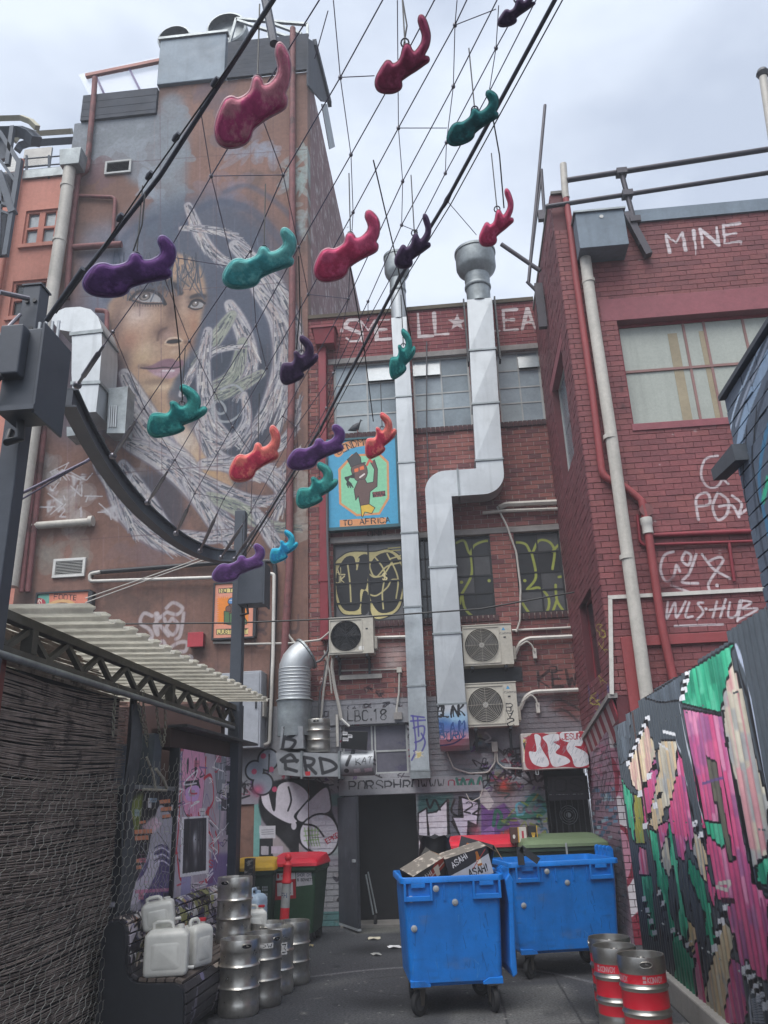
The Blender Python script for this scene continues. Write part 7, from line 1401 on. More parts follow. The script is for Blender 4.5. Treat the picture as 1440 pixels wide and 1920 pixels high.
def wrapmat(name,im):
 m=mat(name,'#9a9894',.34,.6,var=.12,vs_=5,bump=.05,dirt=.3); t=m.node_tree; bs=t.nodes['Principled BSDF']if 'Principled BSDF' in t.nodes else[n for n in t.nodes if n.type=='BSDF_PRINCIPLED'][0]
 K=t.links.new; tc=N(t,'ShaderNodeTexCoord'); sx=N(t,'ShaderNodeSeparateXYZ'); K(tc.outputs['Object'],sx.inputs[0]); at2=N(t,'ShaderNodeMath',operation='ARCTAN2'); K(sx.outputs[0],at2.inputs[0]); ng=N(t,'ShaderNodeMath',operation='MULTIPLY'); ng.inputs[1].default_value=-1; K(sx.outputs[1],ng.inputs[0]); K(ng.outputs[0],at2.inputs[1])
 u_=N(t,'ShaderNodeMapRange',clamp=False); u_.inputs['From Min'].default_value=-math.pi; u_.inputs['From Max'].default_value=math.pi; K(at2.outputs[0],u_.inputs['Value']); v_=N(t,'ShaderNodeMapRange',clamp=False); v_.inputs['From Max'].default_value=.6; K(sx.outputs[2],v_.inputs['Value'])
 cb=N(t,'ShaderNodeCombineXYZ'); K(u_.outputs[0],cb.inputs[0]); K(v_.outputs[0],cb.inputs[1]); ti=N(t,'ShaderNodeTexImage',image=im,extension='CLIP'); K(cb.outputs[0],ti.inputs[0])
 mxn=N(t,'ShaderNodeMixRGB'); K(ti.outputs['Alpha'],mxn.inputs[0]); src=bs.inputs['Base Color'].links[0].from_socket; K(src,mxn.inputs[1]); K(ti.outputs['Color'],mxn.inputs[2]); K(mxn.outputs[0],bs.inputs['Base Color'])
 iv=N(t,'ShaderNodeMath',operation='MULTIPLY_ADD'); iv.inputs[1].default_value=-.75; iv.inputs[2].default_value=.9; K(ti.outputs['Alpha'],iv.inputs[0]); K(iv.outputs[0],bs.inputs['Metallic']); return m
kv=Cv(1000,400,lambda x,y:(x,y*400/.6),1)
for z0, z1 in((.418,.482),(.25,.365),(.12,.192)):kv.poly([(0,z0),(1000,z0),(1000,z1),(0,z1)],'#b0182a')
def ktext(t_,x,z,h,c):
 adv=0
 for ch in t_:
  for s_ in glyph(ch):kv.line([(x+adv+gx*h*420,z+gy*h)for gx,gy in s_],5,c)
  adv+=h*560
for x in(460,700,200,950):ktext('KONVOY',x+40,.43,.036,'#a9858a'); kv.poly([(x+8,.428),(x+30,.428),(x+30,.474),(x+8,.474)],'#a9858a'); kv.line([(x+10,.45),(x+28,.45)],5,'#b0182a')
m_kk=wrapmat('banded_keg_steel',kv.image('keg_bands'))
for x, y, rz_, lb, dz in((1203,1880,0,'red banded steel keg nearest the fence, in front of the other two',.2),(1150,1880,40,'red banded steel keg in the middle of the three by the blue bin',.2),(1138,1850,80,'red banded steel keg at the back of the three by the blue bin',.2)):
 pass
for(x,y,z,rz_,lb)in((1200,1788,.6,0,'red banded steel keg nearest the fence, in front of the other two'),(1150,1772,.6,40,'red banded steel keg in the middle of the three by the blue bin'),(1141,1756,.6,80,'red banded steel keg at the back of the three by the blue bin')):
 p=W(x,y,'z',z); keg(lb,(p[0],p[1],0),.18,.6,m_steel,'kegs with red painted bands',R(rz_),cv=m_kk)
 # WHEELIE BINS
m_tyre=mat('rubber_tyre','#1c1d20',.8,bump=.1); m_cast=mat('caster_metal','#6c6862',.5,.7,dirt=.5); m_hub=mat('castor_hub','#3a3b3e',.5)
def caster(T,x,y,r=.1,rz_=0.):
 c, s_=math.cos(rz_), math.sin(rz_)
 w=MB().lathe([(r*.6,-.022),(r*.93,-.022),(r,-.012),(r,.012),(r*.93,.022),(r*.6,.022)],(0,0,0),24,'x',cap=False); q=MB(); q.v=[(x+v[0]*c-v[1]*s_,y+v[0]*s_+v[1]*c,v[2]+r)for v in w.v]; q.f=w.f
 wo_=q.build('wheel',m_tyre,T,smooth=40)
 w=MB().lathe([(.001,-.016),(r*.62,-.014),(r*.62,.014),(.001,.016)],(0,0,0),20,'x',cap=False); q=MB(); q.v=[(x+v[0]*c-v[1]*s_,y+v[0]*s_+v[1]*c,v[2]+r)for v in w.v]; q.f=w.f; q.build('hub',m_hub,wo_,smooth=40)
 for sd_ in(-.034,.034):
  b=MB(); o=[(-.03,2.15*r),(.05,2.15*r),(.02,r-.02),(-.012,r-.02)]
  b.prism(o,sd_-.003,sd_+.003,'x'); q=MB(); q.v=[(x+v[0]*c-v[1]*s_,y+v[0]*s_+v[1]*c,v[2])for v in b.v]; q.f=b.f; q.build('fork',m_cast,T)
 MB().box(x-.055,x+.055,y-.055,y+.055,2.15*r,2.15*r+.012).build('mount_plate',m_cast,T)
def bin4(label,loc,rz_,m,md,w=1.0,d=1.05,h=1.12,group=None,lid='hang',lidm=None,bolts=True):
 T=thing('wheeled_bin',label,'bin',loc,group,rz_,True); z0=.235
 wb, db=w*.87, d*.86
 rings=[]
 for s_, z in((.0,z0),(.0,z0+.03),(1.,h-.17)):
  ww, dd=wb+(w*.93-wb)*s_, db+(d*.94-db)*s_
  rr=.05; rings.append([(x,y,z)for x,y in rrect(ww-(.05 if z==z0 else 0),dd-(.05 if z==z0 else 0),rr)])
 inner=[]
 for s_, z in((1.,h-.17),(0.,z0+.04)):
  ww, dd=wb+(w*.93-wb)*s_-.02, db+(d*.94-db)*s_-.02; inner.append([(x,y,z+(.001 if s_ else 0))for x,y in rrect(ww,dd,.045)])
 b=MB(); b.loft(rings,cap=False); b.f.append(tuple(reversed(range(len(rings[0]))))); b.build('body',m_bluef,T,smooth=35)
 q=MB(); q.loft(inner,cap=False); n0=len(inner[0]); q.f.append(tuple(range(n0,2*n0))); q.build('inner_lining',md,T,smooth=35)
 rim=[]
 for(ww,dd,z)in((w*.93,d*.94,h-.172),(w*.93,d*.94,h-.06),(w,d,h-.05),(w,d,h-.008),(w-.01,d-.01,h),(w-.055,d-.055,h),(w*.93-.02,d*.94-.02,h-.17)):rim.append([(x,y,z)for x,y in rrect(ww,dd,.05)])
 MB().loft(rim,cap=False).build('rim',m,T,smooth=35)
 for sx in(-1,1):
  cx=sx*w*.33; y=-d/2; b=MB(); ww, hh, t=.13, .15, .022
  b.box(cx-ww,cx-ww+t,y+.0,y+.07,h-.05-hh,h-.051).box(cx+ww-t,cx+ww,y+.0,y+.07,h-.05-hh,h-.051).box(cx-ww+t,cx+ww-t,y+.0,y+.07,h-.05-hh,h-.05-hh+t+.02).box(cx-ww*.5,cx+ww*.5,y+.0,y+.012,h-.09,h-.051)
  b.build('lifting_pocket',m,T,bevel=.004); MB().box(cx-ww+t,cx+ww-t,y+.03,y+.034,h-.05-hh+t,h-.06).build('pocket_shadow_plate',md,T)
 for k in(-.08,.08,-.2,.2):MB().box(k*w-.006,k*w+.006,-d*.47-.018,-d*.47+.02,h-.2,h-.07).build('rib',m,T)
 if bolts:
  for x, z in((-.16,h-.1),(.02,h-.22),(-.4,h-.18),(-.38,h-.42)):
   f=(z-z0)/(h-.17-z0); yy_=-(db+(d*.94-db)*min(1,f))/2; b=MB().lathe([(.028,0),(.028,-.006),(.018,-.008),(.016,-.014),(.001,-.015)],(x*w,yy_-(.03 if z>h-.13 else-.0),z),18,'y',cap=False); b.build('bolt',m_galv,T,smooth=30)
 for sx in(-1,1):b=MB().loft([[(sx*wb*.5-sx*.18*k_[0]+0,y,z)for(y,z)in((-db/2-.012,z0+.0),(-db/2-.012,z0+k_[1]),(-db/2+.02,z0+k_[1]+.01),(-db/2+.02,z0))]for k_ in((0.02,.045),(.7,.045),(1.,.015))]); b.build('corner_guard',m,T)
 for sx in(-1,1):
  for sy in(-1,1):caster(T,sx*wb*.4,sy*db*.4,.1,.5*sx+.3*sy)
 return T
m_blue=mat('blue_plastic_bin','#0070c8',.5,var=.14,vs_=1.8,bump=.12,bs=18,spec=.4,dirt=.42,streak=.22,fine=.12,stain='#04559c',ss=4,st=.62); sc_=Cv(400,360); sg2=random.Random(6)
for _ in range(46):x, y=sg2.uniform(20,380), sg2.uniform(60,350); sc_.line([(x,y),(x+sg2.uniform(-6,6),y+sg2.uniform(-40,40)),(x+sg2.uniform(-14,14),y+sg2.uniform(-60,60))],sg2.uniform(.8,2),sg2.choice(['#062c58','#4c8fd0','#0a3a70']),sg2.uniform(.3,.7))
for _ in range(30):sc_.blob(sg2.uniform(0,400),sg2.choice((sg2.uniform(250,360),sg2.uniform(0,360))),sg2.uniform(4,26),sg2.uniform(3,14),sg2.choice(['#2c3440','#0a4a8c','#5c6670']),sg2.uniform(.12,.4))
m_bluef=mat('scuffed_blue_bin','#0070c8',.5,var=.14,vs_=1.8,bump=.12,bs=18,spec=.4,dirt=.35,streak=.22,fine=.12,img=sc_.image('bin_scuffs'),imap=('y',-.55,.55,.2,1.05))
m_blued=mat('blue_bin_inside','#0c4f96',.6,var=.2,dirt=.4)
FLp, FRp=W(740,1650,'z',1.1), W(922,1632,'z',1.1); an=math.atan2(FRp[1]-FLp[1],FRp[0]-FLp[0]); wid=math.dist(FLp[:2],FRp[:2])
def corner_loc(A,an,w,d):return(A[0]+math.cos(an)*w/2-math.sin(an)*d/2,A[1]+math.sin(an)*w/2+math.cos(an)*d/2,0)
an1=R(9); w1=.95; d1=.95
A1=W(750,1651,'z',1.1)
BN1=bin4('bright blue wheeled bin overflowing with beer cartons, its lid hanging open at the right',corner_loc(A1,an1,w1,d1),an1,m_blue,m_blued,w1,d1,1.12,'blue wheeled bins')
b=MB(); zt=1.06
o=[(w1/2+.02,zt),(w1/2+.07,zt+.06),(w1/2+.1,zt),(w1/2+.07,.5),(w1/2+.07,.3),(w1/2+.03,.27),(w1/2+.01,.35),(w1/2+.04,zt-.2)]
MB().prism([(p[0],p[1])for p in o],-d1/2+.06,d1/2-.04,'y').build('lid',m_blue,None,bevel=.012).parent=BN1
for k in range(3):b=MB().lathe([(.028,-.015),(.028,.015)],(w1/2+.03,-d1/2+.1+k*.09,1.15),12,'y'); b.box(w1/2-.01,w1/2+.07,-d1/2+.085+k*.09,-d1/2+.115+k*.09,1.07,1.16); o_b=b.build('hinge',m_blue,None); o_b.parent=BN1
A2=W(952,1622,'z',1.1); an2=R(12); w2=1.24; d2=.95
BN2=bin4('bright blue wheeled bin standing half turned before the pink wall, open and empty',corner_loc(A2,an2,w2,d2),an2,m_blue,m_blued,w2,d2,1.12,'blue wheeled bins')
for k in range(4):b=MB().box(w2/2-.01,w2/2+.06,-d2/2+.3+k*.12,-d2/2+.33+k*.12,1.1,1.2); b.lathe([(.03,-.015),(.03,.015)],(w2/2+.02,-d2/2+.315+k*.12,1.2),12,'y'); b.build('hinge',m_blue,None).parent=BN2
STP=thing('black_strap','forked black rubber strap over the rim of the second blue bin','strap',W(976,1600,'y',A2[1]+.1)); b=MB()
for x0, y0, x1, y1 in((974,1588,978,1622),(976,1590,1010,1615)):b.beam(W(x0,y0,'y',A2[1]-.02),W(x1,y1,'y',A2[1]-.02),.07,.01,(0,1,0))
b.build('strap',m_black,STP)
def tocl(bn,x,y,z):c, s_=math.cos(bn.rotation_euler.z), math.sin(bn.rotation_euler.z); return(bn.location.x+x*c-y*s_,bn.location.y+x*s_+y*c,z)
def carton(label,loc,rot,s,cvf,cvt=None):
 T=thing('beer_carton',label,'carton',loc,'beer cartons in the first blue bin',0,True); T.rotation_euler=rot; w, d, h=s
 cv=Cv(420,int(420*h/w)); cvf(cv); m=mat('carton_print','#2c2b30',.6,img=cv.image('carton_face'),imap=('y',-w/2,w/2,-h/2,h/2),var=.06,bump=.05)
 mt=mat('carton_top','#6c665f',.6,stain='#b8aea4',ss=9,st=.52,var=.1,bump=.05)
 MB().box(-w/2,w/2,-d/2,d/2,-h/2,h/2,skip='tk').build('box',m,T); MB().box(-w/2+.002,w/2-.002,-d/2+.002,d/2-.002,h/2-.004,h/2).build('top',mt,T)
 MB().add([(w/2,-d/2,h/2),(w/2,d/2,h/2),(w/2+.1,d/2,h/2-.1),(w/2+.1,-d/2,h/2-.1)],[(0,1,2,3)]).build('flap',mat('cardboard','#8a6c52',.8),T); return T
def asahi(cv):
 cv.fill('#b4b6be'); h=cv.h; cv.poly([(0,0),(420,0),(420,h*.28),(200,h*.5),(0,h*.62)],'#2c2c32'); cv.text('Asahi'.upper()if 0 else 'ASAHI',60,h*.38,h*.2,'#d8d8dc',h*.035,(1,-.3),.7); cv.text('ASAHI',190,h*.86,h*.24,'#16161a',h*.045,(1,-.02),.65)
 cv.poly([(300,h*.08),(322,h*.08),(326,h*.25),(336,h*.4),(336,h*.6),(290,h*.6),(288,h*.4),(298,h*.25)],'#a5652c'); cv.poly([(292,h*.38),(334,h*.38),(334,h*.52),(292,h*.52)],'#d8d4c8'); cv.line([(240,h*.62),(400,h*.1)],6,'#b03a34')
def scrap(cv):
 cv.fill('#33312f'); h=cv.h; cv.poly([(0,h),(420,h*.4),(420,0),(300,0)],'#8f3a30'); cv.line([(0,h*.9),(420,h*.2)],12,'#b8b4ac'); cv.text('ASAHI',60,h*.6,h*.25,'#c8c4bc',h*.04,(1,-.2),.7); cv.poly([(260,h*.2),(330,h*.15),(320,h*.7),(270,h*.72)],'#c9c0b0')
carton('black and silver beer carton with white writing, biggest one leaning in the first blue bin',tocl(BN1,.18,-.16,1.2),(R(8),R(-14),an1+R(4)),(.42,.27,.25),asahi)
carton('beer carton with bottle pictures standing at the right of the first blue bin',tocl(BN1,.32,.08,1.25),(R(-6),R(16),an1-R(16)),(.32,.27,.27),lambda cv:(cv.fill('#2e2d33'),[cv.poly([(x,60),(x+30,60),(x+44,130),(x+44,260),(x-14,260),(x-14,130)],'#a5652c')for x in(90,250)],[cv.poly([(x-14,150),(x+44,150),(x+44,205),(x-14,205)],'#d0cabc')for x in(90,250)]))
carton('crushed dark beer carton at the left of the first blue bin',tocl(BN1,-.22,-.18,1.14),(R(14),R(-24),an1+R(20)),(.36,.25,.18),scrap)
carton('torn brown carton poking up at the middle of the first blue bin',tocl(BN1,-.08,.02,1.18),(R(-20),R(30),an1-R(30)),(.3,.2,.16),scrap)
T=thing('black_box','black bin bag standing up behind the cartons in the first blue bin','bin bag',tocl(BN1,-.05,.3,1.25)); b=MB(); rings=[]
for z, s_ in((-.2,.9),(0,1),(.12,.85),(.18,.95)):rings.append([(.17*s_*math.cos(a_)*(1+.1*math.sin(3*a_)),.13*s_*math.sin(a_),z+.02*math.sin(5*a_))for a_ in[2*math.pi*k/16 for k in range(16)]])
q=MB().loft(rings); o=q.build('bag',mat('black_plastic_bag','#141519',.35,bump=.4,bs=14),None,smooth=50); o.parent=T
m_grn=mat('green_bin_plastic','#2c4a35',.5,var=.12,bump=.05,dirt=.25); m_grnd=mat('dark_green_bin_plastic','#263a30',.5,dirt=.4); m_lr=mat('red_lid','#b81f33',.4,var=.08,bump=.04,dirt=.15); m_ly=mat('yellow_lid','#c8a02a',.45,dirt=.2); m_lg=mat('olive_lid','#5a6b50',.5,dirt=.25)
def bin2(label,loc,rz_,w,d,h,m,ml,grp='green wheelie bins',print_=None):
 T=thing('wheelie_bin',label,'bin',loc,grp,rz_,True); wb, db=w*.78, d*.68
 rings=[]
 for s_, z in((0,.12),(0,.16),(1,h-.12)):rings.append([(x,y,z)for x,y in rrect(wb+(w*.94-wb)*s_-(.05 if z==.12 else 0),db+(d*.92-db)*s_,.05)])
 m_=m
 if print_:m_=print_
 MB().loft(rings).build('body',m_,T,smooth=35); MB().loft([[(x,y,z)for x,y in rrect(w*k,d*k,.05)]for k,z in((.94,h-.121),(.97,h-.1),(1,h-.09),(1,h-.045),(.97,h-.04))],cap=False).build('rim',m,T,smooth=35)
 lr=[[(x,y,h-.038+(.0 if 0 else 0))for x,y in rrect(w*1.03,d*1.04,.05)],[(x,y,h+.0)for x,y in rrect(w*1.02,d*1.03,.06)],[(x,y+.01,h+.045+.05*(y>0))for x,y in rrect(w*.94,d*.92,.1)],[(x,y+.02,h+.06+.05*(y>0))for x,y in rrect(w*.78,d*.7,.1)]]
 MB().loft(lr).build('lid',ml,T,smooth=40)
 b=MB().tube([(-w*.36,d*.54,h+.05),(w*.36,d*.54,h+.05)],.017,8)
 for k in(-.36,.0,.36):b.box(k*w-.02,k*w+.02,d*.44,d*.56,h+.02,h+.09)
 b.build('handle_bar',ml,T); MB().box(-.012,.012,-d*.53,-d*.515,h-.14,h+.01).build('latch',m_galv,T)
 for sx in(-1,1):wh=MB().lathe([(.1,-.03),(.1,.03)],(sx*wb*.42,db*.35,.1),20,'x').build('wheel',m_tyre,T,smooth=40)
 [MB().box(q-.04,q+.04,-db/2,-db/2+.08,0,.125).build('foot',m_tyre,T)for q in(-wb*.38,wb*.38)]; return T
lc=Cv(500,500,lambda x,y:((x+.33)*500/.66,y*500/1.1),500); lc.fill('#2c4a35')
gx0=-.2
lc.poly([(-.25,.55),(.06,.57),(.06,.9),(-.25,.88)],'#a82c38'); lc.poly([(-.25,.8),(.06,.82),(.06,.92),(-.25,.9)],'#c3c2c6'); lc.poly([(-.21,.6),(.02,.61),(.02,.78),(-.21,.77)],'#c9c6c8'); lc.line([(-.12,.64),(-.05,.72)],.03,'#1e1e22'); lc.line([(-.02,.64),(-.08,.7)],.02,'#1e1e22')
lc.blob(-.19,.86,.025,.03,'#a82c38',1,0,5); lc.poly([(.07,.72),(.3,.74),(.29,.93),(.07,.92)],'#b9b7bd')
def ftext(cv,t_,x,y,h,c,w):
 adv=0
 for ch in t_:
  for s_ in glyph(ch):cv.line([(x+adv+a_*h*.6,y+b_*h)for a_,b_ in s_],w,c)
  adv+=h*.8
ftext(lc,'VEOLIA',-.15,.845,.03,'#a82c38',.006); ftext(lc,'SHOR CHIN',.085,.85,.035,'#3a4250',.007); ftext(lc,'8 BENNETT',.085,.79,.032,'#2a2c34',.007)
m_lab=mat('green_bin_with_labels','#2c4a35',.5,img=lc.image('bin_labels'),imap=('y',-.33,.33,0,1.1),bump=.04,dirt=.2)
p=W(563,1765,'z',.05); bin2('green wheelie bin with red lid and pasted white labels beside the metal door',(-2.47,12.45,0),R(-4),.74,.85,1.02,m_grn,m_lr,print_=m_lab)
wc=Cv(300,500); wc.fill('#26382e')
for i in range(4):
 for j in range(7):
  x, y=40+i*58, 130+j*48; wc.poly([(x,y),(x+38,y),(x+38,y+34),(x,y+34)],'#8e9496')
  for k in(10,20,29):wc.line([(x+k,y),(x+k,y+34)],3,'#26282c')
  wc.line([(x,y+17),(x+38,y+17)],3,'#26282c')
m_wb=mat('bin_with_window_stickers','#26382e',.5,img=wc.image('window_stickers'),imap=('y',-.29,.29,.1,1.0),bump=.04)
bin2('green wheelie bin with yellow lid and rows of little window stickers',(-2.98,12.0,0),R(6),.58,.66,1.0,m_grnd,m_ly,print_=m_wb)
bin2('dark green wheelie bin in the shade beside the stickered post',(-3.5,12.6,0),R(3),.55,.6,.95,m_grnd,m_grnd)
T=MB().box(-3.02,-2.9,11.5,11.62,0,1.13).build('sticker_post',mat('sticker_covered_post','#3c3a40',.5,stain='#aaa6a0',ss=14,st=.52,dirt=.2)); tag(T,'short square post plastered with stickers beside the yellow lidded bin','post')
bin2('green wheelie bin with flat red lid behind the first blue bin',(.28,12.9,0),R(0),1.25,.8,1.16,m_grnd,m_lr); bin2('long green bin with closed olive lid in front of the barred window',(1.28,12.35,0),R(4),1.15,.85,1.17,m_grnd,m_lg)
def tinycart(label,px,cols,y_=12.3):
 x0, x1, z0, z1=rect('y',y_,*px); T=thing('small_carton',label,'carton',((x0+x1)/2,y_,z0),'cartons on the olive bin lid'); cv=Cv(120,100)
 cols(cv); MB().box(x0,x1,y_,y_+.2,z0,z1).build('box',mat('small_carton_print','#4a3630',.6,img=cv.image('small_carton'),imap=('y',x0,x1,z0,z1),space='World',bump=0),T,bevel=.003)
tinycart('brown and white small carton on the olive bin lid',(957,1551,990,1580),lambda cv:(cv.fill('#4a322c'),cv.poly([(60,0),(110,0),(110,100),(60,100)],'#b9b4ae'),cv.poly([(78,25),(92,25),(92,75),(78,75)],'#a03040'),cv.poly([(52,0),(60,0),(60,100),(52,100)],'#b8923a'),cv.blob(24,60,9,14,'#c8c4c0',1,0,5)))
tinycart('black and yellow small carton on the olive bin lid',(991,1548,1008,1578),lambda cv:(cv.fill('#1e1c1c'),[cv.line([(60,95),(40+k*12,45)],6,'#c9a03a')for k in range(5)],cv.poly([(108,0),(120,0),(120,100),(108,100)],'#b8923a')))
BO=thing('bollard','leaning red and white striped traffic bollard in front of the green bin','bollard',(-2.42,11.15,0)); BO.rotation_euler=(0,R(3.5),0)
m_or3=mat('fluoro_red_plastic','#d8303a',.5,bump=.03); m_refl=mat('grey_reflective_band','#a5a6a4',.5,dirt=.2); L_b=1.22
for nm, prof_, mm in(('base',[(.2,0),(.2,.04),(.1,.07)],m_tyre),('lower_body',[(.062,.07),(.058,.56)],m_or3),('reflective_band',[(.0585,.56),(.055,.84)],m_refl),('upper_body',[(.055,.84),(.064,.85),(.064,.875),(.055,.89),(.052,1.04),(.058,1.05),(.058,1.065),(.034,1.09),(.028,1.11)],m_or3),('knob',[(.028,1.11),(.044,1.135),(.046,1.16),(.032,1.185),(.001,1.195)],m_or3)):
 o=MB().lathe(prof_,(0,0,0),20,cap=(nm in('base',))).build(nm,mm,None,smooth=35); o.parent=BO
fcv=Cv(100,200); fcv.text('FH',5,120,50,'#2c4468',9,(1,0),.8)
o=MB().tube([(0,0,.64),(0,0,.76)],.0575,20,False).build('printed_letters',mat('band_letters','#a5a6a4',.5,img=fcv.image('band_letters'),imap=('y',-.06,.04,.6,.8),bump=0),None,smooth=60); o.parent=BO
for i, (x,y,s_,c,lb)in enumerate(((700,1762,.1,'#b8b2a0','crumpled paper scrap on the asphalt in front of the doorway'),(738,1778,.09,'#bcbdc0','flat white paper scrap on the asphalt left of the first blue bin'),(705,1792,.06,'#8f908e','grey paper scrap on the patch line of the asphalt'),(965,1748,.17,'#7fb4c8','pale blue plastic rag lying between the blue bins'),(582,1776,.05,'#8c8260','small yellowish scrap beside the red lidded bin'))):
 p=W(x,y,'z',0); n_=9; ring=[(p[0]+s_*(1+.3*math.sin(k*2.3+i))*math.cos(2*math.pi*k/n_),p[1]+s_*.7*(1+.3*math.cos(k*1.7))*math.sin(2*math.pi*k/n_),.01+.02*(k%2))for k in range(n_)]
 b=MB().add(ring+[(p[0],p[1],.035)],[(k,(k+1)%n_,n_)for k in range(n_)]); T=b.build('litter',mat('paper_scrap',c,.7)); tag(T,lb,'litter')
FNN=thing('pedestal_fan','old pedestal fan behind the window bars at right','fan',W(1068,1600,'y',YB+.2)); q=W(1066,1528,'y',YB+.2); g=MB()
for k in range(1,5):g.tube([(q[0]+.035*k*math.cos(2*math.pi*i/20),q[1]-.02,q[2]+.035*k*math.sin(2*math.pi*i/20))for i in range(20)],.004,4,closed=True)
g.build('guard',m_galv2,FNN); MB().lathe([(.04,-.02),(.04,.02)],q,14,'y').build('motor',m_galv2,FNN); MB().tube([q,(q[0],q[1],1.2)],.02,8).build('stand',m_black,FNN)
TR=thing('hand_trolley','black folding hand trolley leaning inside the doorway','trolley',W(700,1728,'y',YB-.1)); MB().tube([W(686,1640,'y',YB+.1),W(700,1715,'y',YB-.1)],.015,6).tube([W(690,1635,'y',YB+.1),W(706,1712,'y',YB-.1)],.015,6).build('frame',m_galv2,TR); w_=W(704,1722,'y',YB-.12)
MB().lathe([(.07,-.02),(.07,.02)],(w_[0],w_[1],.08),18,'x').build('wheel',m_tyre,TR,smooth=40)
T=MB().box(dr[1]-.1,dr[1]-.04,YB-.14,YB-.12,.04,.6).build('white_panel',m_white); tag(T,'narrow white panel leaning on the right side of the doorway','panel')
# POSTS, RING BEAM, NET
XP=-3.12
m_post=mat('charcoal_steel','#3c424c',.5,.1,var=.12,bump=.05,spec=.45,dirt=.12)
yPA=W(67,560,'x',XP)[1]; zPA=W(75,552,'x',XP)[2]
PA=thing('steel_post','tall charcoal steel post with control boxes near the left edge','post',(XP,yPA,0))
MB().box(XP-.07,XP+.07,yPA-.07,yPA+.07,0,zPA).build('shaft',m_post,PA,bevel=.008); MB().box(XP-.08,XP+.08,yPA-.08,yPA+.08,zPA,zPA+.015).build('cap',m_post,PA)
for z in(zPA-.15,zPA-.4,zPA-.55):
 for s_ in(-.05,.05):MB().lathe([(.018,0),(.018,-.015)],(XP+.06*(s_>0)-.02,yPA-.07,z),6,'y').build('bolt',m_black,PA)
BX=thing('control_box','big charcoal metal control box fixed to the near steel post','control box',(XP,yPA,4));
yb_=yPA-.16; u=rect('y',yb_-.1,42,630,130,780)
bz0, bz1=W(92,790,'y',yb_)[2], W(92,640,'y',yb_)[2]
MB().box(XP+.0,XP+.26,yPA-.34,yPA-.09,bz0,bz1).build('casing',m_post,BX,bevel=.01); MB().box(XP+.265,XP+.285,yPA-.36,yPA+.05,bz0-.03,bz1+.03).build('door',m_post,BX,bevel=.004)
MB().box(XP+.0,XP+.17,yPA-.44,yPA-.342,bz0+.25,bz1-.02).build('front_box',m_post,BX,bevel=.012); MB().tube([(XP+.05,yPA-.42,bz0+.25),(XP-.05,yPA-.44,bz0+.1),(XP-.08,yPA-.38,bz0-.02)],.022,8).build('conduit',m_black,BX,smooth=60); MB().tube([(XP+.1,yPA-.2,bz0),(XP+.12,yPA-.2,bz0-.14),(XP+.02,yPA-.2,bz0-.16),(XP-.0,yPA-.14,bz0-.05)],.03,8).build('cable_loop',m_black,BX,smooth=60)
MB().box(XP-.16,XP+.3,yPA-.4,yPA-.37,bz0-.02,bz0+.02).build('bracket',m_post,BX)
for k in range(4):MB().lathe([(.012,0),(.012,.18)],(XP+.1+k*.05,yPA-.12,bz1+.02),8).build('threaded_stud',m_galv,BX)
yPB=11.2; BX.location.x+=.035; zPB=W(457,966,'x',XP)[2]
PB=thing('steel_post','charcoal steel post rising at the far end of the awning below the net','post',(XP,yPB,0)); MB().box(XP-.08,XP+.08,yPB-.08,yPB+.08,0,zPB).build('shaft',m_post,PB,bevel=.008)
u=rect('y',yPB-.25,440,1062,498,1136); BX2=thing('control_box','charcoal control box on the far steel post beside the purple sculpture','control box',(XP,yPB,4)); MB().box(u[0]+.08,u[1],yPB-.38,yPB-.11,u[2],u[3]).build('casing',m_post,BX2,bevel=.01); MB().box(u[1]+.001,u[1]+.02,yPB-.4,yPB-.05,u[2]-.02,u[3]+.02).build('door',m_post,BX2); MB().tube([(u[0]+.2,yPB-.3,u[2]),(u[0]+.22,yPB-.3,u[2]-.12),(u[0]+.12,yPB-.3,u[2]-.14),(u[0]+.1,yPB-.2,u[2])],.02,8).build('cable_loop',m_black,BX2,smooth=60)
u2=rect('y',yPB-.2,360,1262,380,1280)
px_arc=[(130,745),(165,815),(205,880),(250,938),(300,985),(345,1018),(390,1038),(420,1043),(442,1044)]
zbm=5.08
arcW=[W(x,y,'z',zbm+.03)for x,y in px_arc]; arcS=[Vector(p)for p in spline([tuple(p)for p in arcW],5)]
RB=thing('ring_beam','curved charcoal steel beam carrying the cable net between the two posts','beam',tuple(arcS[len(arcS)//2]))
def sweep(P,w,h,name,m,par):
 b=MB(); rings=[]
 for i, p in enumerate(P):
  t=(P[min(i+1,len(P)-1)]-P[max(i-1,0)]).normalized(); s_=t.cross(Vector((0,0,1))).normalized(); rings.append([p+s_*w/2-Vector((0,0,h/2)),p-s_*w/2-Vector((0,0,h/2)),p-s_*w/2+Vector((0,0,h/2)),p+s_*w/2+Vector((0,0,h/2))])
 return b.loft(rings).build(name,m,par)
sweep(arcS,.05,.16,'web',m_post,RB); sweep([p+Vector((0,0,.08))for p in arcS],.13,.018,'top_flange',m_post,RB); sweep([p-Vector((0,0,.08))for p in arcS],.13,.018,'bottom_flange',m_post,RB)
NX, NZ, NK=-3.1, 4.9, .4
def NP(px,py,dz=0.):
 d=ray(px,py); t=(NZ+dz-NK*NX-H)/(d[2]-NK*d[0]); return Vector((d[0]*t,d[1]*t,H+t*d[2]))
def depth(p):f0=-p[0]*math.sin(YAW)+p[1]*math.cos(YAW); return f0*math.cos(PITCH)+(p[2]-H)*math.sin(PITCH)
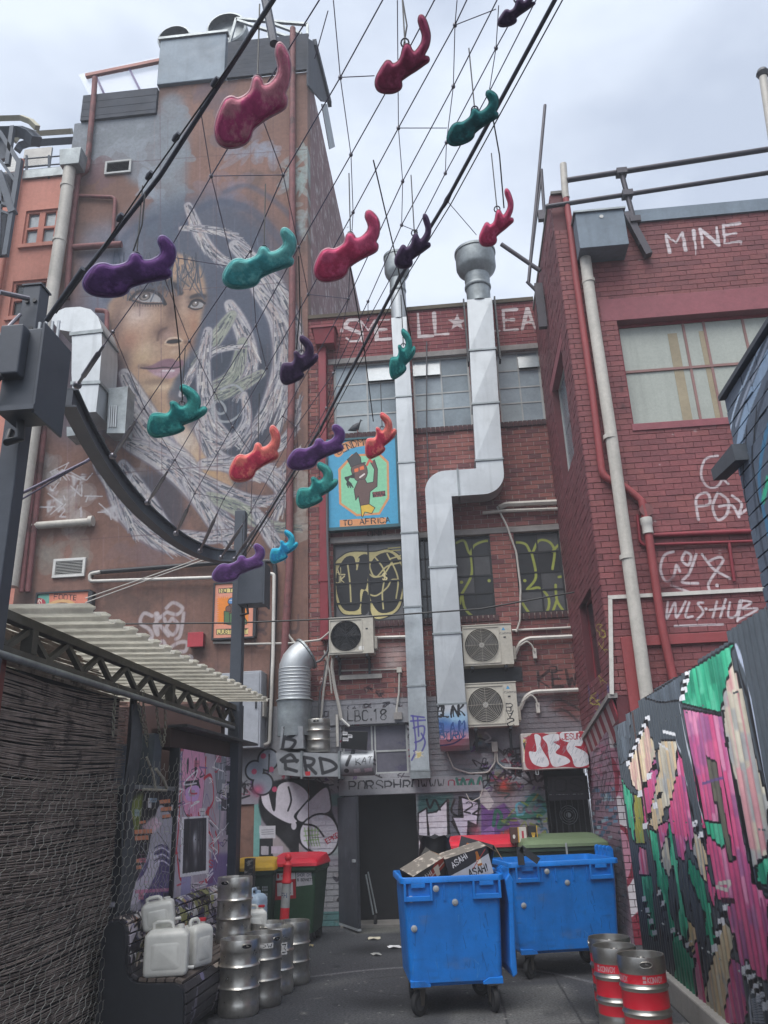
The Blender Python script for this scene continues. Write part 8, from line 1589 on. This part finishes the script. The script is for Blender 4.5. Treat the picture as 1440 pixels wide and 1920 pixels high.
CABN=[[(145,722),(212,622),(300,500),(396,330),(480,190),(605,-10)],[(212,855),(270,765),(355,640),(470,470),(531,328),(638,145),(723,-10)],[(277,942),(328,862),(402,735),(480,610),(560,463),(658,290),(727,167),(820,-10)],[(330,1000),(365,925),(436,800),(500,690),(578,552),(662,398),(747,240),(853,47),(880,-10)],[(375,1033),(420,935),(475,855),(530,780),(653,560),(755,340),(850,162),(937,-10)],[(415,1045),(470,960),(555,800),(625,700),(690,565),(753,422),(837,267),(930,90),(985,-10)],[(440,1048),(500,960),(560,860),(612,765),(690,600),(780,433),(835,325),(917,173),(1010,-10)]]
NET=thing('cable_net','steel cable net stretched from the curved beam up over the alley','net',tuple(NP(560,463)))
m_wire=mat('net_wire','#5a5666',.45,.6,bump=0,var=0,fine=0); m_turn=mat('turnbuckle_steel','#77757c',.4,.8,bump=0)
for c in CABN:
 P=[NP(*q)for q in c]; P.append(P[-1]+(P[-1]-P[-2])*.8); MB().tube(P,.0043,6).build('net_cable',m_wire,NET,smooth=60)
 a, e=P[0], P[0].lerp(P[1],.75); MB().tube([a,a.lerp(e,.2),a.lerp(e,.25),a.lerp(e,.8),a.lerp(e,.85),e],[.014,.014,.022,.022,.012,.012],8).build('turnbuckle',m_turn,NET,smooth=50)
 MB().lathe([(.001,-.03),(.03,-.02),(.035,0),(.03,.02),(.001,.03)],tuple(a),10,cap=False).build('eye_fitting',m_turn,NET,smooth=60)
nodes=[]
LINKS=[((396,330),(437,498)),((396,330),(375,200)),((212,622),(272,768)),((355,640),(402,735)),((402,735),(436,800)),((470,470),(480,610)),((480,610),(500,690)),((531,328),(560,463)),((560,463),(578,552)),((578,552),(653,560)),((638,145),(658,290)),((658,290),(662,398)),((625,0),(638,145)),((745,0),(747,240)),((747,240),(755,340)),((755,340),(753,422)),((853,47),(850,162)),((857,0),(853,47)),((850,162),(837,267)),((837,267),(835,325)),((930,90),(917,173)),((935,10),(930,90)),((638,145),(702,142)),((747,240),(838,240)),((853,47),(930,17)),((328,862),(365,925)),((365,925),(420,935)),((436,800),(475,855)),((475,855),(470,960)),((530,780),(555,800)),((555,800),(560,860)),((662,398),(653,560)),((653,560),(625,700)),((753,422),(690,565)),((690,565),(690,600)),((300,500),(355,640)),((270,765),(328,862)),((480,190),(531,328)),((780,433),(753,422)),((612,765),(625,700)),((500,960),(470,960)),((310,480),(435,500)),((837,375),(893,440)),((396,330),(531,328)),((615,20),(590,110))]
for a, c in LINKS:MB().tube([NP(*a),NP(*c)],.0032,5).build('link_wire',m_wire,NET)
seen_=set()
for c in CABN:
 for q in c[1:-1]:
  p=NP(*q); MB().lathe([(.001,-.016),(.012,-.01),(.014,0),(.012,.01),(.001,.016)],tuple(p),8,cap=False).build('cable_clamp',m_turn,NET,smooth=60)
m_thick=mat('stay_cable','#4a4d56',.5,.3,bump=.1)
c1=[NP(88,600),NP(100,585),NP(300,330),NP(515,-5)]; c1=[c1[0],c1[1],c1[2],c1[3],c1[3]+(c1[3]-c1[2])*.5]
T=thing('stay_cable','thick stay cable rising from the near post across the mural','cable',tuple(c1[2])); MB().tube(c1,.015,10).build('cable',m_thick,T,smooth=60)
for f in(.14,.36,.5,.62,.78):p=c1[1].lerp(c1[3],f); MB().tube([p-(c1[3]-c1[1]).normalized()*.03,p,p+(c1[3]-c1[1]).normalized()*.03],[.015,.021,.015],8).build('cable_clamp',m_thick,T,smooth=60)
b=MB().tube([c1[0].lerp(c1[3],.0),c1[0].lerp(c1[3],.2)],.02,8); b.build('end_socket',m_thick,T,smooth=60); MB().tube([c1[1].lerp(c1[3],.02)+Vector((0,0,-.05)),c1[1].lerp(c1[3],.2)+Vector((.01,0,-.05)),c1[1].lerp(c1[3],.5)+Vector((0,0,-.03)),c1[3]+Vector((0,0,-.03))],.005,6).build('power_lead',m_cableb,T)
c2=[NP(455,1040),NP(600,805),NP(750,520),NP(838,375),NP(1043,-5)]; c2.append(c2[-1]+(c2[-1]-c2[-2])*.5)
T=thing('stay_cable','thick stay cable rising from the far post past both ducts to the upper right','cable',tuple(c2[2])); MB().tube(c2,.015,10).build('cable',m_thick,T,smooth=60)
for k in(1,2,3):dd_=(c2[k+1]-c2[k]).normalized(); MB().tube([c2[k]-dd_*.07,c2[k],c2[k]+dd_*.07],[.015,.022,.015],8).build('cable_clamp',m_thick,T,smooth=60)
MB().tube([p+Vector((.03,0,-.04))for p in c2],.005,6).build('power_lead',m_cableb,T)
T=MB().tube([W(497,-5,'y',6.2),W(514,82,'y',6.2)],.05,10).build('strut',m_thick); tag(T,'thick dark strut crossing the stay cable at the top of the picture','strut')
T=MB().tube([W(0,548,'y',4.8),W(55,560,'y',4.95)],.02,8).build('tie_rod',m_turn); tag(T,'steel tie rod running left from the top of the near post','cable')
T=MB().tube([W(0,630,'y',4.8),W(28,600,'y',4.9),W(38,590,'y',4.95)],.014,8).build('tie_rod',m_turn); tag(T,'thin steel tie rod with shackle left of the near post','cable')
T=MB().tube([W(0,945,'y',9),W(160,866,'y',9.2),W(175,856,'y',9.3)],.02,6).tube([W(0,960,'y',9),W(150,872,'y',9.2)],.012,6).build('tie_cable',m_wire); tag(T,'slack tie cables behind the curved beam near the white plaster patches','cable')
T=MB().tube([W(160,1122,'y',12),W(340,1060,'y',12),W(470,1010,'y',11.5)],.009,5).tube([W(160,1130,'y',12),W(325,1070,'y',12),W(400,1044,'y',11.5)],.009,5).build('guy_wire',m_cablew); tag(T,'pale guy wires running from the football sign to the far post','cable')
# hanging antler shaped sculptures
ANT=[(660,440),(668,405),(690,372),(715,342),(735,325),(755,330),(768,343),(795,336),(815,312),(830,272),(845,252),(868,256),(882,284),(897,292),(918,275),(938,248),(944,215),(934,180),(925,145),(932,122),(948,120),(966,140),(980,178),(988,222),(978,268),(958,300),(950,318),(972,325),(974,345),(945,362),(900,386),(860,404),(830,420),(812,432),(812,458),(796,478),(755,490),(705,486),(672,470)]
ANT_A=[(872,465),(880,430),(905,385),(940,345),(985,330),(1030,335),(1085,315),(1115,290),(1130,250),(1155,237),(1185,248),(1200,268),(1240,262),(1280,235),(1300,205),(1295,175),(1278,140),(1285,108),(1310,100),(1345,120),(1375,155),(1385,200),(1375,255),(1355,290),(1370,310),(1365,340),(1335,360),(1270,385),(1200,415),(1140,450),(1125,480),(1090,510),(1020,530),(950,535),(900,520),(878,495)]
ANT_B=[(345,400),(350,350),(370,305),(410,295),(460,295),(485,280),(497,250),(490,215),(505,203),(530,210),(560,232),(590,225),(612,195),(600,160),(560,125),(552,95),(570,78),(610,90),(660,120),(690,160),(698,205),(690,235),(720,220),(745,232),(738,265),(700,300),(660,325),(620,345),(585,365),(597,385),(585,405),(540,430),(480,450),(410,467),(370,455),(350,430)]
def unit(o):
 o=spline(o,3,True); x0, x1, y0, y1=min(a[0]for a in o), max(a[0]for a in o), min(a[1]for a in o), max(a[1]for a in o)
 return[((x-x0)/(x1-x0)-.5,-((y-y0)/(y1-y0)-.5))for x,y in o]
def sculpt_mesh(ant):
 from mathutils.geometry import delaunay_2d_cdt
 P=unit(ant); n=len(P); SG=np.array([((P[i][0]*(6-k)+P[(i+1)%n][0]*k)/6,(P[i][1]*(6-k)+P[(i+1)%n][1]*k)/6)for i in range(n)for k in range(6)])
 dist=lambda x, z:float(np.sqrt(((SG-np.array([x,z]))**2).sum(1)).min())
 pts=[Vector(p)for p in P]
 for a in range(30):
  for b in range(30):
   x, z=(a+.5*(b%2))/30-.5, b/30-.5; ins=False
   for i in range(n):
    (ax,ay), (bx,by)=P[i], P[(i+1)%n]
    if(ay>z)!=(by>z)and x<(bx-ax)*(z-ay)/(by-ay)+ax:ins=not ins
   if ins and dist(x,z)>.012:pts.append(Vector((x,z)))
 r=delaunay_2d_cdt(pts,[],[list(range(n))],1,1e-6); V, Fc=r[0], r[2]; out=MB(); nv=len(V)
 h=[0 if(d_:=dist(v.x,v.y))<.004 else math.sqrt(max(0,1-(1-min(1,d_/.075))**2))*(1+.06*math.sin(v.x*17+v.y*11))for v in V]
 out.v=[(v.x,-h[i]*.5-.02,v.y)for i,v in enumerate(V)]+[(v.x,h[i]*.5+.02,v.y)for i,v in enumerate(V)]
 out.f=[tuple(f)for f in Fc]+[tuple(i+nv for i in reversed(f))for f in Fc]; return out
def smat(name,c,c2_):
 m=mat(name,c,.8,0,var=.35,vs_=3.2,bump=.3,bs=13,stain=c2_,ss=2.4,st=.45,spec=.2,fine=.2,dirt=.15); return m
SMS={'pink':smat('pink_cast_resin','#bc4a7a','#c88a92'),'maroon':smat('maroon_cast_resin','#8c3452','#a84c6c'),'red':smat('crimson_cast_resin','#bf3c62','#d05c80'),'coral':smat('coral_cast_resin','#d0405c','#e08070'),'teal':smat('teal_cast_resin','#1f7c7c','#49a59c'),'lteal':smat('pale_teal_cast_resin','#3f979a','#6cb4b0'),'dteal':smat('dark_teal_cast_resin','#15585c','#2c7c7c'),'purple':smat('purple_cast_resin','#4c2e5e','#6a4480'),'dpurple':smat('dark_purple_cast_resin','#392a46','#4c3858'),'blue':smat('cyan_cast_resin','#1c8cc0','#38b8cc')}
m_rimw={k:mat(k+'_resin_edge',{'pink':'#c9a0a8','red':'#c08694','maroon':'#94666c','coral':'#d89088','teal':'#3c8a88','lteal':'#78b4b4','dteal':'#2c6460','purple':'#7c6c98','dpurple':'#64546e','blue':'#48b4d0'}[k],.45,bump=0)for k in SMS}
FIGS=[('pink',(405,273,542,88),'large pale pink antler shaped sculpture, highest on the left side'),('maroon',(700,165,808,42),'maroon antler shaped sculpture against the sky at top centre'),('dpurple',(930,40,1005,-22),'dark purple antler shaped sculpture cut by the top edge'),('dteal',(835,264,936,180),'dark teal antler shaped sculpture against the sky by the stay cable'),('purple',(165,563,323,434),'large purple antler shaped sculpture over the painted eye'),('lteal',(420,542,553,427),'pale teal antler shaped sculpture right of the painted forehead'),('red',(588,525,712,399),'crimson antler shaped sculpture at the roof edge of the tall building'),('dpurple',(738,500,809,406),'dark purple antler shaped sculpture at the top of the narrow duct'),('red',(895,457,964,361),'crimson antler shaped sculpture just above the wide duct cowl'),('teal',(281,823,386,721),'teal antler shaped sculpture hanging under the painted lips'),('dpurple',(526,721,596,630),'dark purple antler shaped sculpture beside the red rain head'),('teal',(729,709,779,618),'narrow teal antler shaped sculpture in front of the straight duct'),('coral',(432,904,524,797),'coral antler shaped sculpture over the lower mural feathers'),('purple',(539,881,646,796),'purple antler shaped sculpture touching the corner of the blue sign'),('coral',(684,859,743,774),'coral antler shaped sculpture covering part of the blue sign lettering'),('teal',(556,953,633,867),'teal antler shaped sculpture left of the blue sign'),('blue',(507,1056,558,994),'small cyan antler shaped sculpture near the far post'),('purple',(400,1092,495,1019),'purple antler shaped sculpture in front of the far control box')]
PROTO={}
for k, an_ in(('A',ANT_A),('B',ANT_B),('C',ANT)):PROTO[k]=[sculpt_mesh(an_).build('resin_shape',SMS['pink'],None,smooth=60),MB().tube([(x,0,z)for x,z in unit(an_)],.017,6,closed=True).build('raised_edge',m_rimw['pink'],None,smooth=60),0]
for i, (k,(xa,ya,xb,yb),lb)in enumerate(FIGS):
 c=NP((xa+xb)/2,(ya+yb)/2,-.45); dp=depth(c); wm, hm=(xb-xa)*dp/F, (ya-yb)*dp/F
 T=thing('antler_sculpture',lb,'sculpture',tuple(c),'antler shaped sculptures hanging from the cable net'); az=math.atan2(c.x,c.y); T.rotation_euler=(math.atan2(c.z-H,math.hypot(c.x,c.y))*.9,0,-az)
 pr=PROTO['ACCAAAACCBBBAABBBA'[i]]
 if not pr[2]:s_, e_=pr[0], pr[1]; pr[2]=1
 else:s_=pr[0].copy(); s_.data=pr[0].data.copy(); COL.objects.link(s_); e_=pr[1].copy(); e_.data=pr[1].data.copy(); COL.objects.link(e_)
 s_.data.materials[0]=SMS[k]; e_.data.materials[0]=m_rimw[k]; s_.parent=T; e_.parent=T; s_.scale=(wm,.095,hm); e_.scale=(wm,.5*(wm+hm),hm)
 M_=T.rotation_euler.to_matrix(); hk=c+M_@Vector((wm*.06,0,hm*.16)); up=hk+Vector((0,0,.5+hm*.1))
 MB().tube([hk,hk+Vector((0,0,.02)),up],.0045,5).build('hanger_wire',m_cableb,None); w_=bpy.data.objects[-1]if 0 else[o for o in bpy.data.objects if o.name.startswith('hanger_wire')and o.parent is None][0]; w_.parent=T; w_.matrix_parent_inverse=(Matrix.Translation(T.location)@M_.to_4x4()).inverted()
 r_=MB().tube([(wm*.06+.022*math.cos(a_),0,hm*.16+.022*math.sin(a_))for a_ in[2*math.pi*q/10 for q in range(10)]],.005,5,closed=True).build('hook_ring',m_turn,None); r_.parent=T
for x0, y0, x1, y1, lb in((272,360,250,470,'black power lead looping from the stay cable to the large purple sculpture'),(318,500,342,750,'black power lead hanging down to the teal sculpture under the lips'),(560,480,556,655,'black lead dropping to the dark purple sculpture by the rain head'),(700,300,770,630,'thin lead slanting down to the narrow teal sculpture'),(650,460,700,790,'thin lead dropping to the coral sculpture over the sign'),(755,0,757,85,'purple black lead coming down to the maroon sculpture'),(915,170,945,390,'thin lead hanging to the crimson sculpture over the cowl')):
 a, c=NP(x0,y0), NP(x1,y1,-.42); md_=(a+c)/2+Vector((.02,0,-.03)); T=MB().tube([a,md_,c],.005,6).build('power_lead',m_cableb); tag(T,lb,'cable')
 # SIGNS
sx_=WCv('y',YB-.15,-2.2,-.8,6.2,8.6,330,(680,900)); SB='#3d93b8'; SO='#c98a5c'; SGc='#7fc09a'; SK='#1f2024'
sx_.fill(SB)
sx_.poly([(634,880),(660,852),(712,850),(729,866),(730,935),(712,965),(668,968),(636,945)],SO); sx_.poly([(639,882),(662,856),(710,854),(725,868),(726,933),(710,961),(670,964),(640,943)],SGc)
sx_.line(spline([(634,850),(650,836),(690,828),(720,828)]),15,SO); sx_.text('SEND',634,853,13,SK,2,(1,-.45),.75); sx_.text('MO',672,836,11,SK,2,(1,-.12),1.1); sx_.poly([(637,975),(724,970),(724,984),(637,989)],SO); sx_.text('TO',644,985,9,SK,1.8,(1,-.06),.95); sx_.text('AFRICA',675,983,10,SK,1.8,(1,-.06),.98)
BR_='#5e4744'
sx_.poly([(651,862),(668,848),(676,858),(678,874),(660,878)],'#3c3c40',1,0,False,SK,1.2); sx_.line([(658,874),(684,868)],3.5,'#3c3c40')
sx_.poly([(660,876),(682,870),(689,885),(683,900),(670,902),(661,890)],BR_,1,0,True,SK,1.2); sx_.poly([(664,880),(672,877),(672,884),(665,886)],'#d86a3a'); sx_.poly([(674,876),(682,873),(683,880),(675,882)],'#d86a3a'); sx_.line([(675,895),(683,889)],3,'#d8d0cc')
for k in range(9):sx_.line(spline([(664,888+k),(655-k,896),(650+k*1.5,908+(k%3)*3)]),2,SK)
sx_.poly([(672,900),(684,898),(688,906),(700,904),(702,880),(695,868),(702,862),(708,880),(707,912),(694,922),(692,948),(676,950),(672,930),(667,938),(664,918)],BR_,1,0,False,SK,1.2); sx_.line([(697,866),(693,862),(688,872)],4,'#c85a4a'); sx_.poly([(676,948),(692,945),(703,952),(697,963),(684,960),(680,970),(678,968)],'#d0ac3c',1,0,False,SK,1.2); sx_.poly([(698,923),(722,920),(723,930),(699,933)],SK); sx_.text('WESTERN',700,927,4,'#9c4a4c',.8,(1,-.06),.75); sx_.text('UNION',703,932,3.6,'#9c4a4c',.8,(1,-.06),.9)
u=rect('y',YB-.15,614,822,746,988); SG1=thing('sign','blue painted sign of a man in a top hat, lettered TO AFRICA','sign',(u[0],YB,u[2]))
MB().box(u[0]+.02,u[1]-.02,YB-.15,YB-.05,u[2]+.02,u[3]-.02).build('painted_face',mat('sign_paint',SB,.5,img=sx_.image('sign_art'),imap=sx_.map(),space='World',var=.05,bump=.04),SG1)
b=MB(); t=.03
for q in((u[0]-.02,u[1]+.02,u[2]-.04,u[2]+.02),(u[0]-.02,u[1]+.02,u[3]-.02,u[3]+.02),(u[0]-.02,u[0]+.02,u[2]+.02,u[3]-.02),(u[1]-.02,u[1]+.02,u[2]+.02,u[3]-.02)):b.box(q[0],q[1],YB-.17,YB-.04,q[2],q[3])
b.build('frame',mat('teal_frame','#28525c',.5),SG1)
s2=WCv('y',YL-.12,-4.8,-3.6,4.2,6.0,300,(438,1145)); s2.fill('#d08c76'); s2.poly([(406,1118),(471,1116),(471,1172),(406,1172)],'#d87f2c')
for k in range(16):x=406+k*4.2; s2.poly([(x,1117),(x+4.2,1117),(x+2,1123)],'#d08c76'); s2.poly([(x,1173),(x+4.2,1173),(x+2,1167)],'#d08c76')
for k in range(13):y=1119+k*4.2; s2.poly([(405,y),(405,y+4.2),(411,y+2)],'#d08c76'); s2.poly([(472,y),(472,y+4.2),(466,y+2)],'#d08c76')
s2.poly([(430,1128),(448,1122),(450,1150),(434,1152)],'#6c4a40',1,0,True,SK,1.4); s2.poly([(429,1132),(431,1122),(450,1120),(452,1130)],'#5a86b8',1,0,True,SK,1.2); s2.line([(430,1126),(451,1124)],1.2,'#d0d0d0'); s2.poly([(424,1170),(428,1152),(450,1150),(462,1170)],'#4c6c48',1,0,True,SK,1.4); s2.poly([(420,1170),(420,1146),(430,1146),(430,1168)],'#4c6c48',1,0,False,SK,1.2); s2.poly([(424,1138),(432,1136),(432,1146),(424,1146)],'#6c4a40',1,0,True,SK,1.2)
s2.blob(438,1138,1.6,1.4,SK,1,0,5); s2.blob(446,1137,1.6,1.4,SK,1,0,5); s2.line([(438,1146),(447,1145)],1.6,'#b84c40')
s2.poly([(410,1104),(470,1100),(470,1110),(410,1112)],'#d3c07c',1,0,False,SK,1); s2.text('NO THOU',413,1111,6.5,SK,1.3,(1,-.05),.95); s2.poly([(406,1180),(472,1178),(472,1189),(406,1190)],'#d3c07c',1,0,False,SK,1); s2.text('JUST BEAT',409,1188,7,SK,1.4,(1,-.02),.85)
u=rect('y',YL-.12,402,1094,475,1195); SG2=thing('sign','orange and pink sign lettered NO THOU and JUST, half hidden by the far post','sign',(u[0],YL,u[2])); MB().box(u[0],u[1],YL-.12,YL-.01,u[2],u[3]).build('painted_face',mat('orange_sign_paint','#d08c76',.5,img=s2.image('orange_sign_art'),imap=s2.map(),space='World',var=.05,bump=.04),SG2)
b=MB()
for q in((u[0]-.03,u[1]+.03,u[2]-.03,u[2]),(u[0]-.03,u[1]+.03,u[3],u[3]+.03),(u[0]-.03,u[0],u[2],u[3]),(u[1],u[1]+.05,u[2],u[3])):b.box(q[0],q[1],YL-.14,YL-.005,q[2],q[3])
b.build('frame',m_black,SG2)
s3=WCv('y',YL-.12,-8.6,-6.8,4.2,6.2,260,(115,1130)); s3.fill('#c97a64'); s3.poly([(62,1112),(92,1112),(92,1150),(62,1150)],'#5f9a8c'); s3.blob(75,1130,11,8,'#9c2c3c',1,.4,5); s3.text('MY',69,1134,8,'#d8c8b8',1.6,(1,-.3),.8); s3.text('FOOTBALL',101,1123,9,'#2a2024',1.6,(1,.05),.92)
s3.blob(112,1150,36,26,'#c9a070',1,0,5); s3.blob(112,1150,30,20,'#5c3430',1,0,5)
for k in range(6):s3.line(spline([(88+k*6,1145),(105+k*4,1132),(130+k*2,1138)]),1.2,'#b8b0b0')
u=rect('y',YL-.12,66,1112,162,1210); SG3=thing('sign','pink and teal sign lettered MY FOOTBALL, poking up behind the awning','sign',(u[0],YL,u[2])); MB().box(u[0],u[1],YL-.12,YL-.01,u[2],u[3]).build('painted_face',mat('football_sign_paint','#c97a64',.5,img=s3.image('football_sign_art'),imap=s3.map(),space='World',var=.05,bump=.04),SG3)
b=MB()
for q in((u[0]-.03,u[1]+.03,u[3],u[3]+.03),(u[0]-.03,u[0],u[2],u[3]),(u[1],u[1]+.08,u[2],u[3])):b.box(q[0],q[1],YL-.15,YL-.005,q[2],q[3])
b.build('frame',m_black,SG3)
# roof plants
m_leaf=mat('leaf_green','#47543f',.7,bump=0,var=.4,vs_=9); m_leafd=mat('sparse_grey_leaf','#6c726c',.7,bump=0,var=.3); m_trunkt=mat('thin_branch','#54483f',.8)
def plant(label,c,s,n,ml,cat='plant'):
 T=thing('roof_plant',label,cat,c); g=random.Random(n); b=MB(); st_=MB()
 for k in range(9):
  a_=g.uniform(0,6.28); e=(c[0]+s[0]*.8*math.cos(a_)*g.random(),c[1]+s[0]*.6*math.sin(a_),c[2]+s[1]*g.uniform(.5,1)); md_=(c[0]+(e[0]-c[0])*.35,c[1],c[2]+(e[2]-c[2])*.5); st_.tube([c,md_,e],[.03,.018,.006],5)
  for q in range(n//9):
   t=g.uniform(.25,1.1); p=Vector(c).lerp(Vector(e),t)+Vector((g.gauss(0,1),g.gauss(0,1),g.gauss(0,1)))*s[0]*.16; d=Vector((g.uniform(-1,1),g.uniform(-1,1),g.uniform(-.6,1))).normalized(); w=d.cross(Vector((0,0,1))).normalized()if abs(d.z)<.98 else Vector((1,0,0)); l=g.uniform(.05,.1)
   b.add([p,p+d*l*.5+w*l*.2,p+d*l,p+d*l*.5-w*l*.2],[(0,1,2,3)])
 st_.build('stems',m_trunkt,T); b.build('foliage',ml,T)
q=W(668,585,'y',16.5); plant('dark green shrub growing on the roof behind the brick parapet',(q[0],q[1],11.0),(.55,1.5),900,m_leaf)
q=W(630,480,'y',22); plant('bare grey bush peeping out beside the peeling side wall',(q[0],q[1],q[2]-1.2),(.55,2.2),300,m_leafd)
# added haze volume, standing in for lens glare veiling the view
hm=bpy.data.materials.new('glare_haze'); hm.use_nodes=True; ht=hm.node_tree; ht.nodes.clear(); ho=ht.nodes.new('ShaderNodeOutputMaterial'); hv=ht.nodes.new('ShaderNodeVolumePrincipled'); hv.inputs['Color'].default_value=(.9,.93,1,1); hv.inputs['Density'].default_value=.0035; ht.links.new(hv.outputs[0],ho.inputs['Volume'])
MB().box(-301,301,-201,401,-1,24).build('haze',hm,None,kind='stuff')
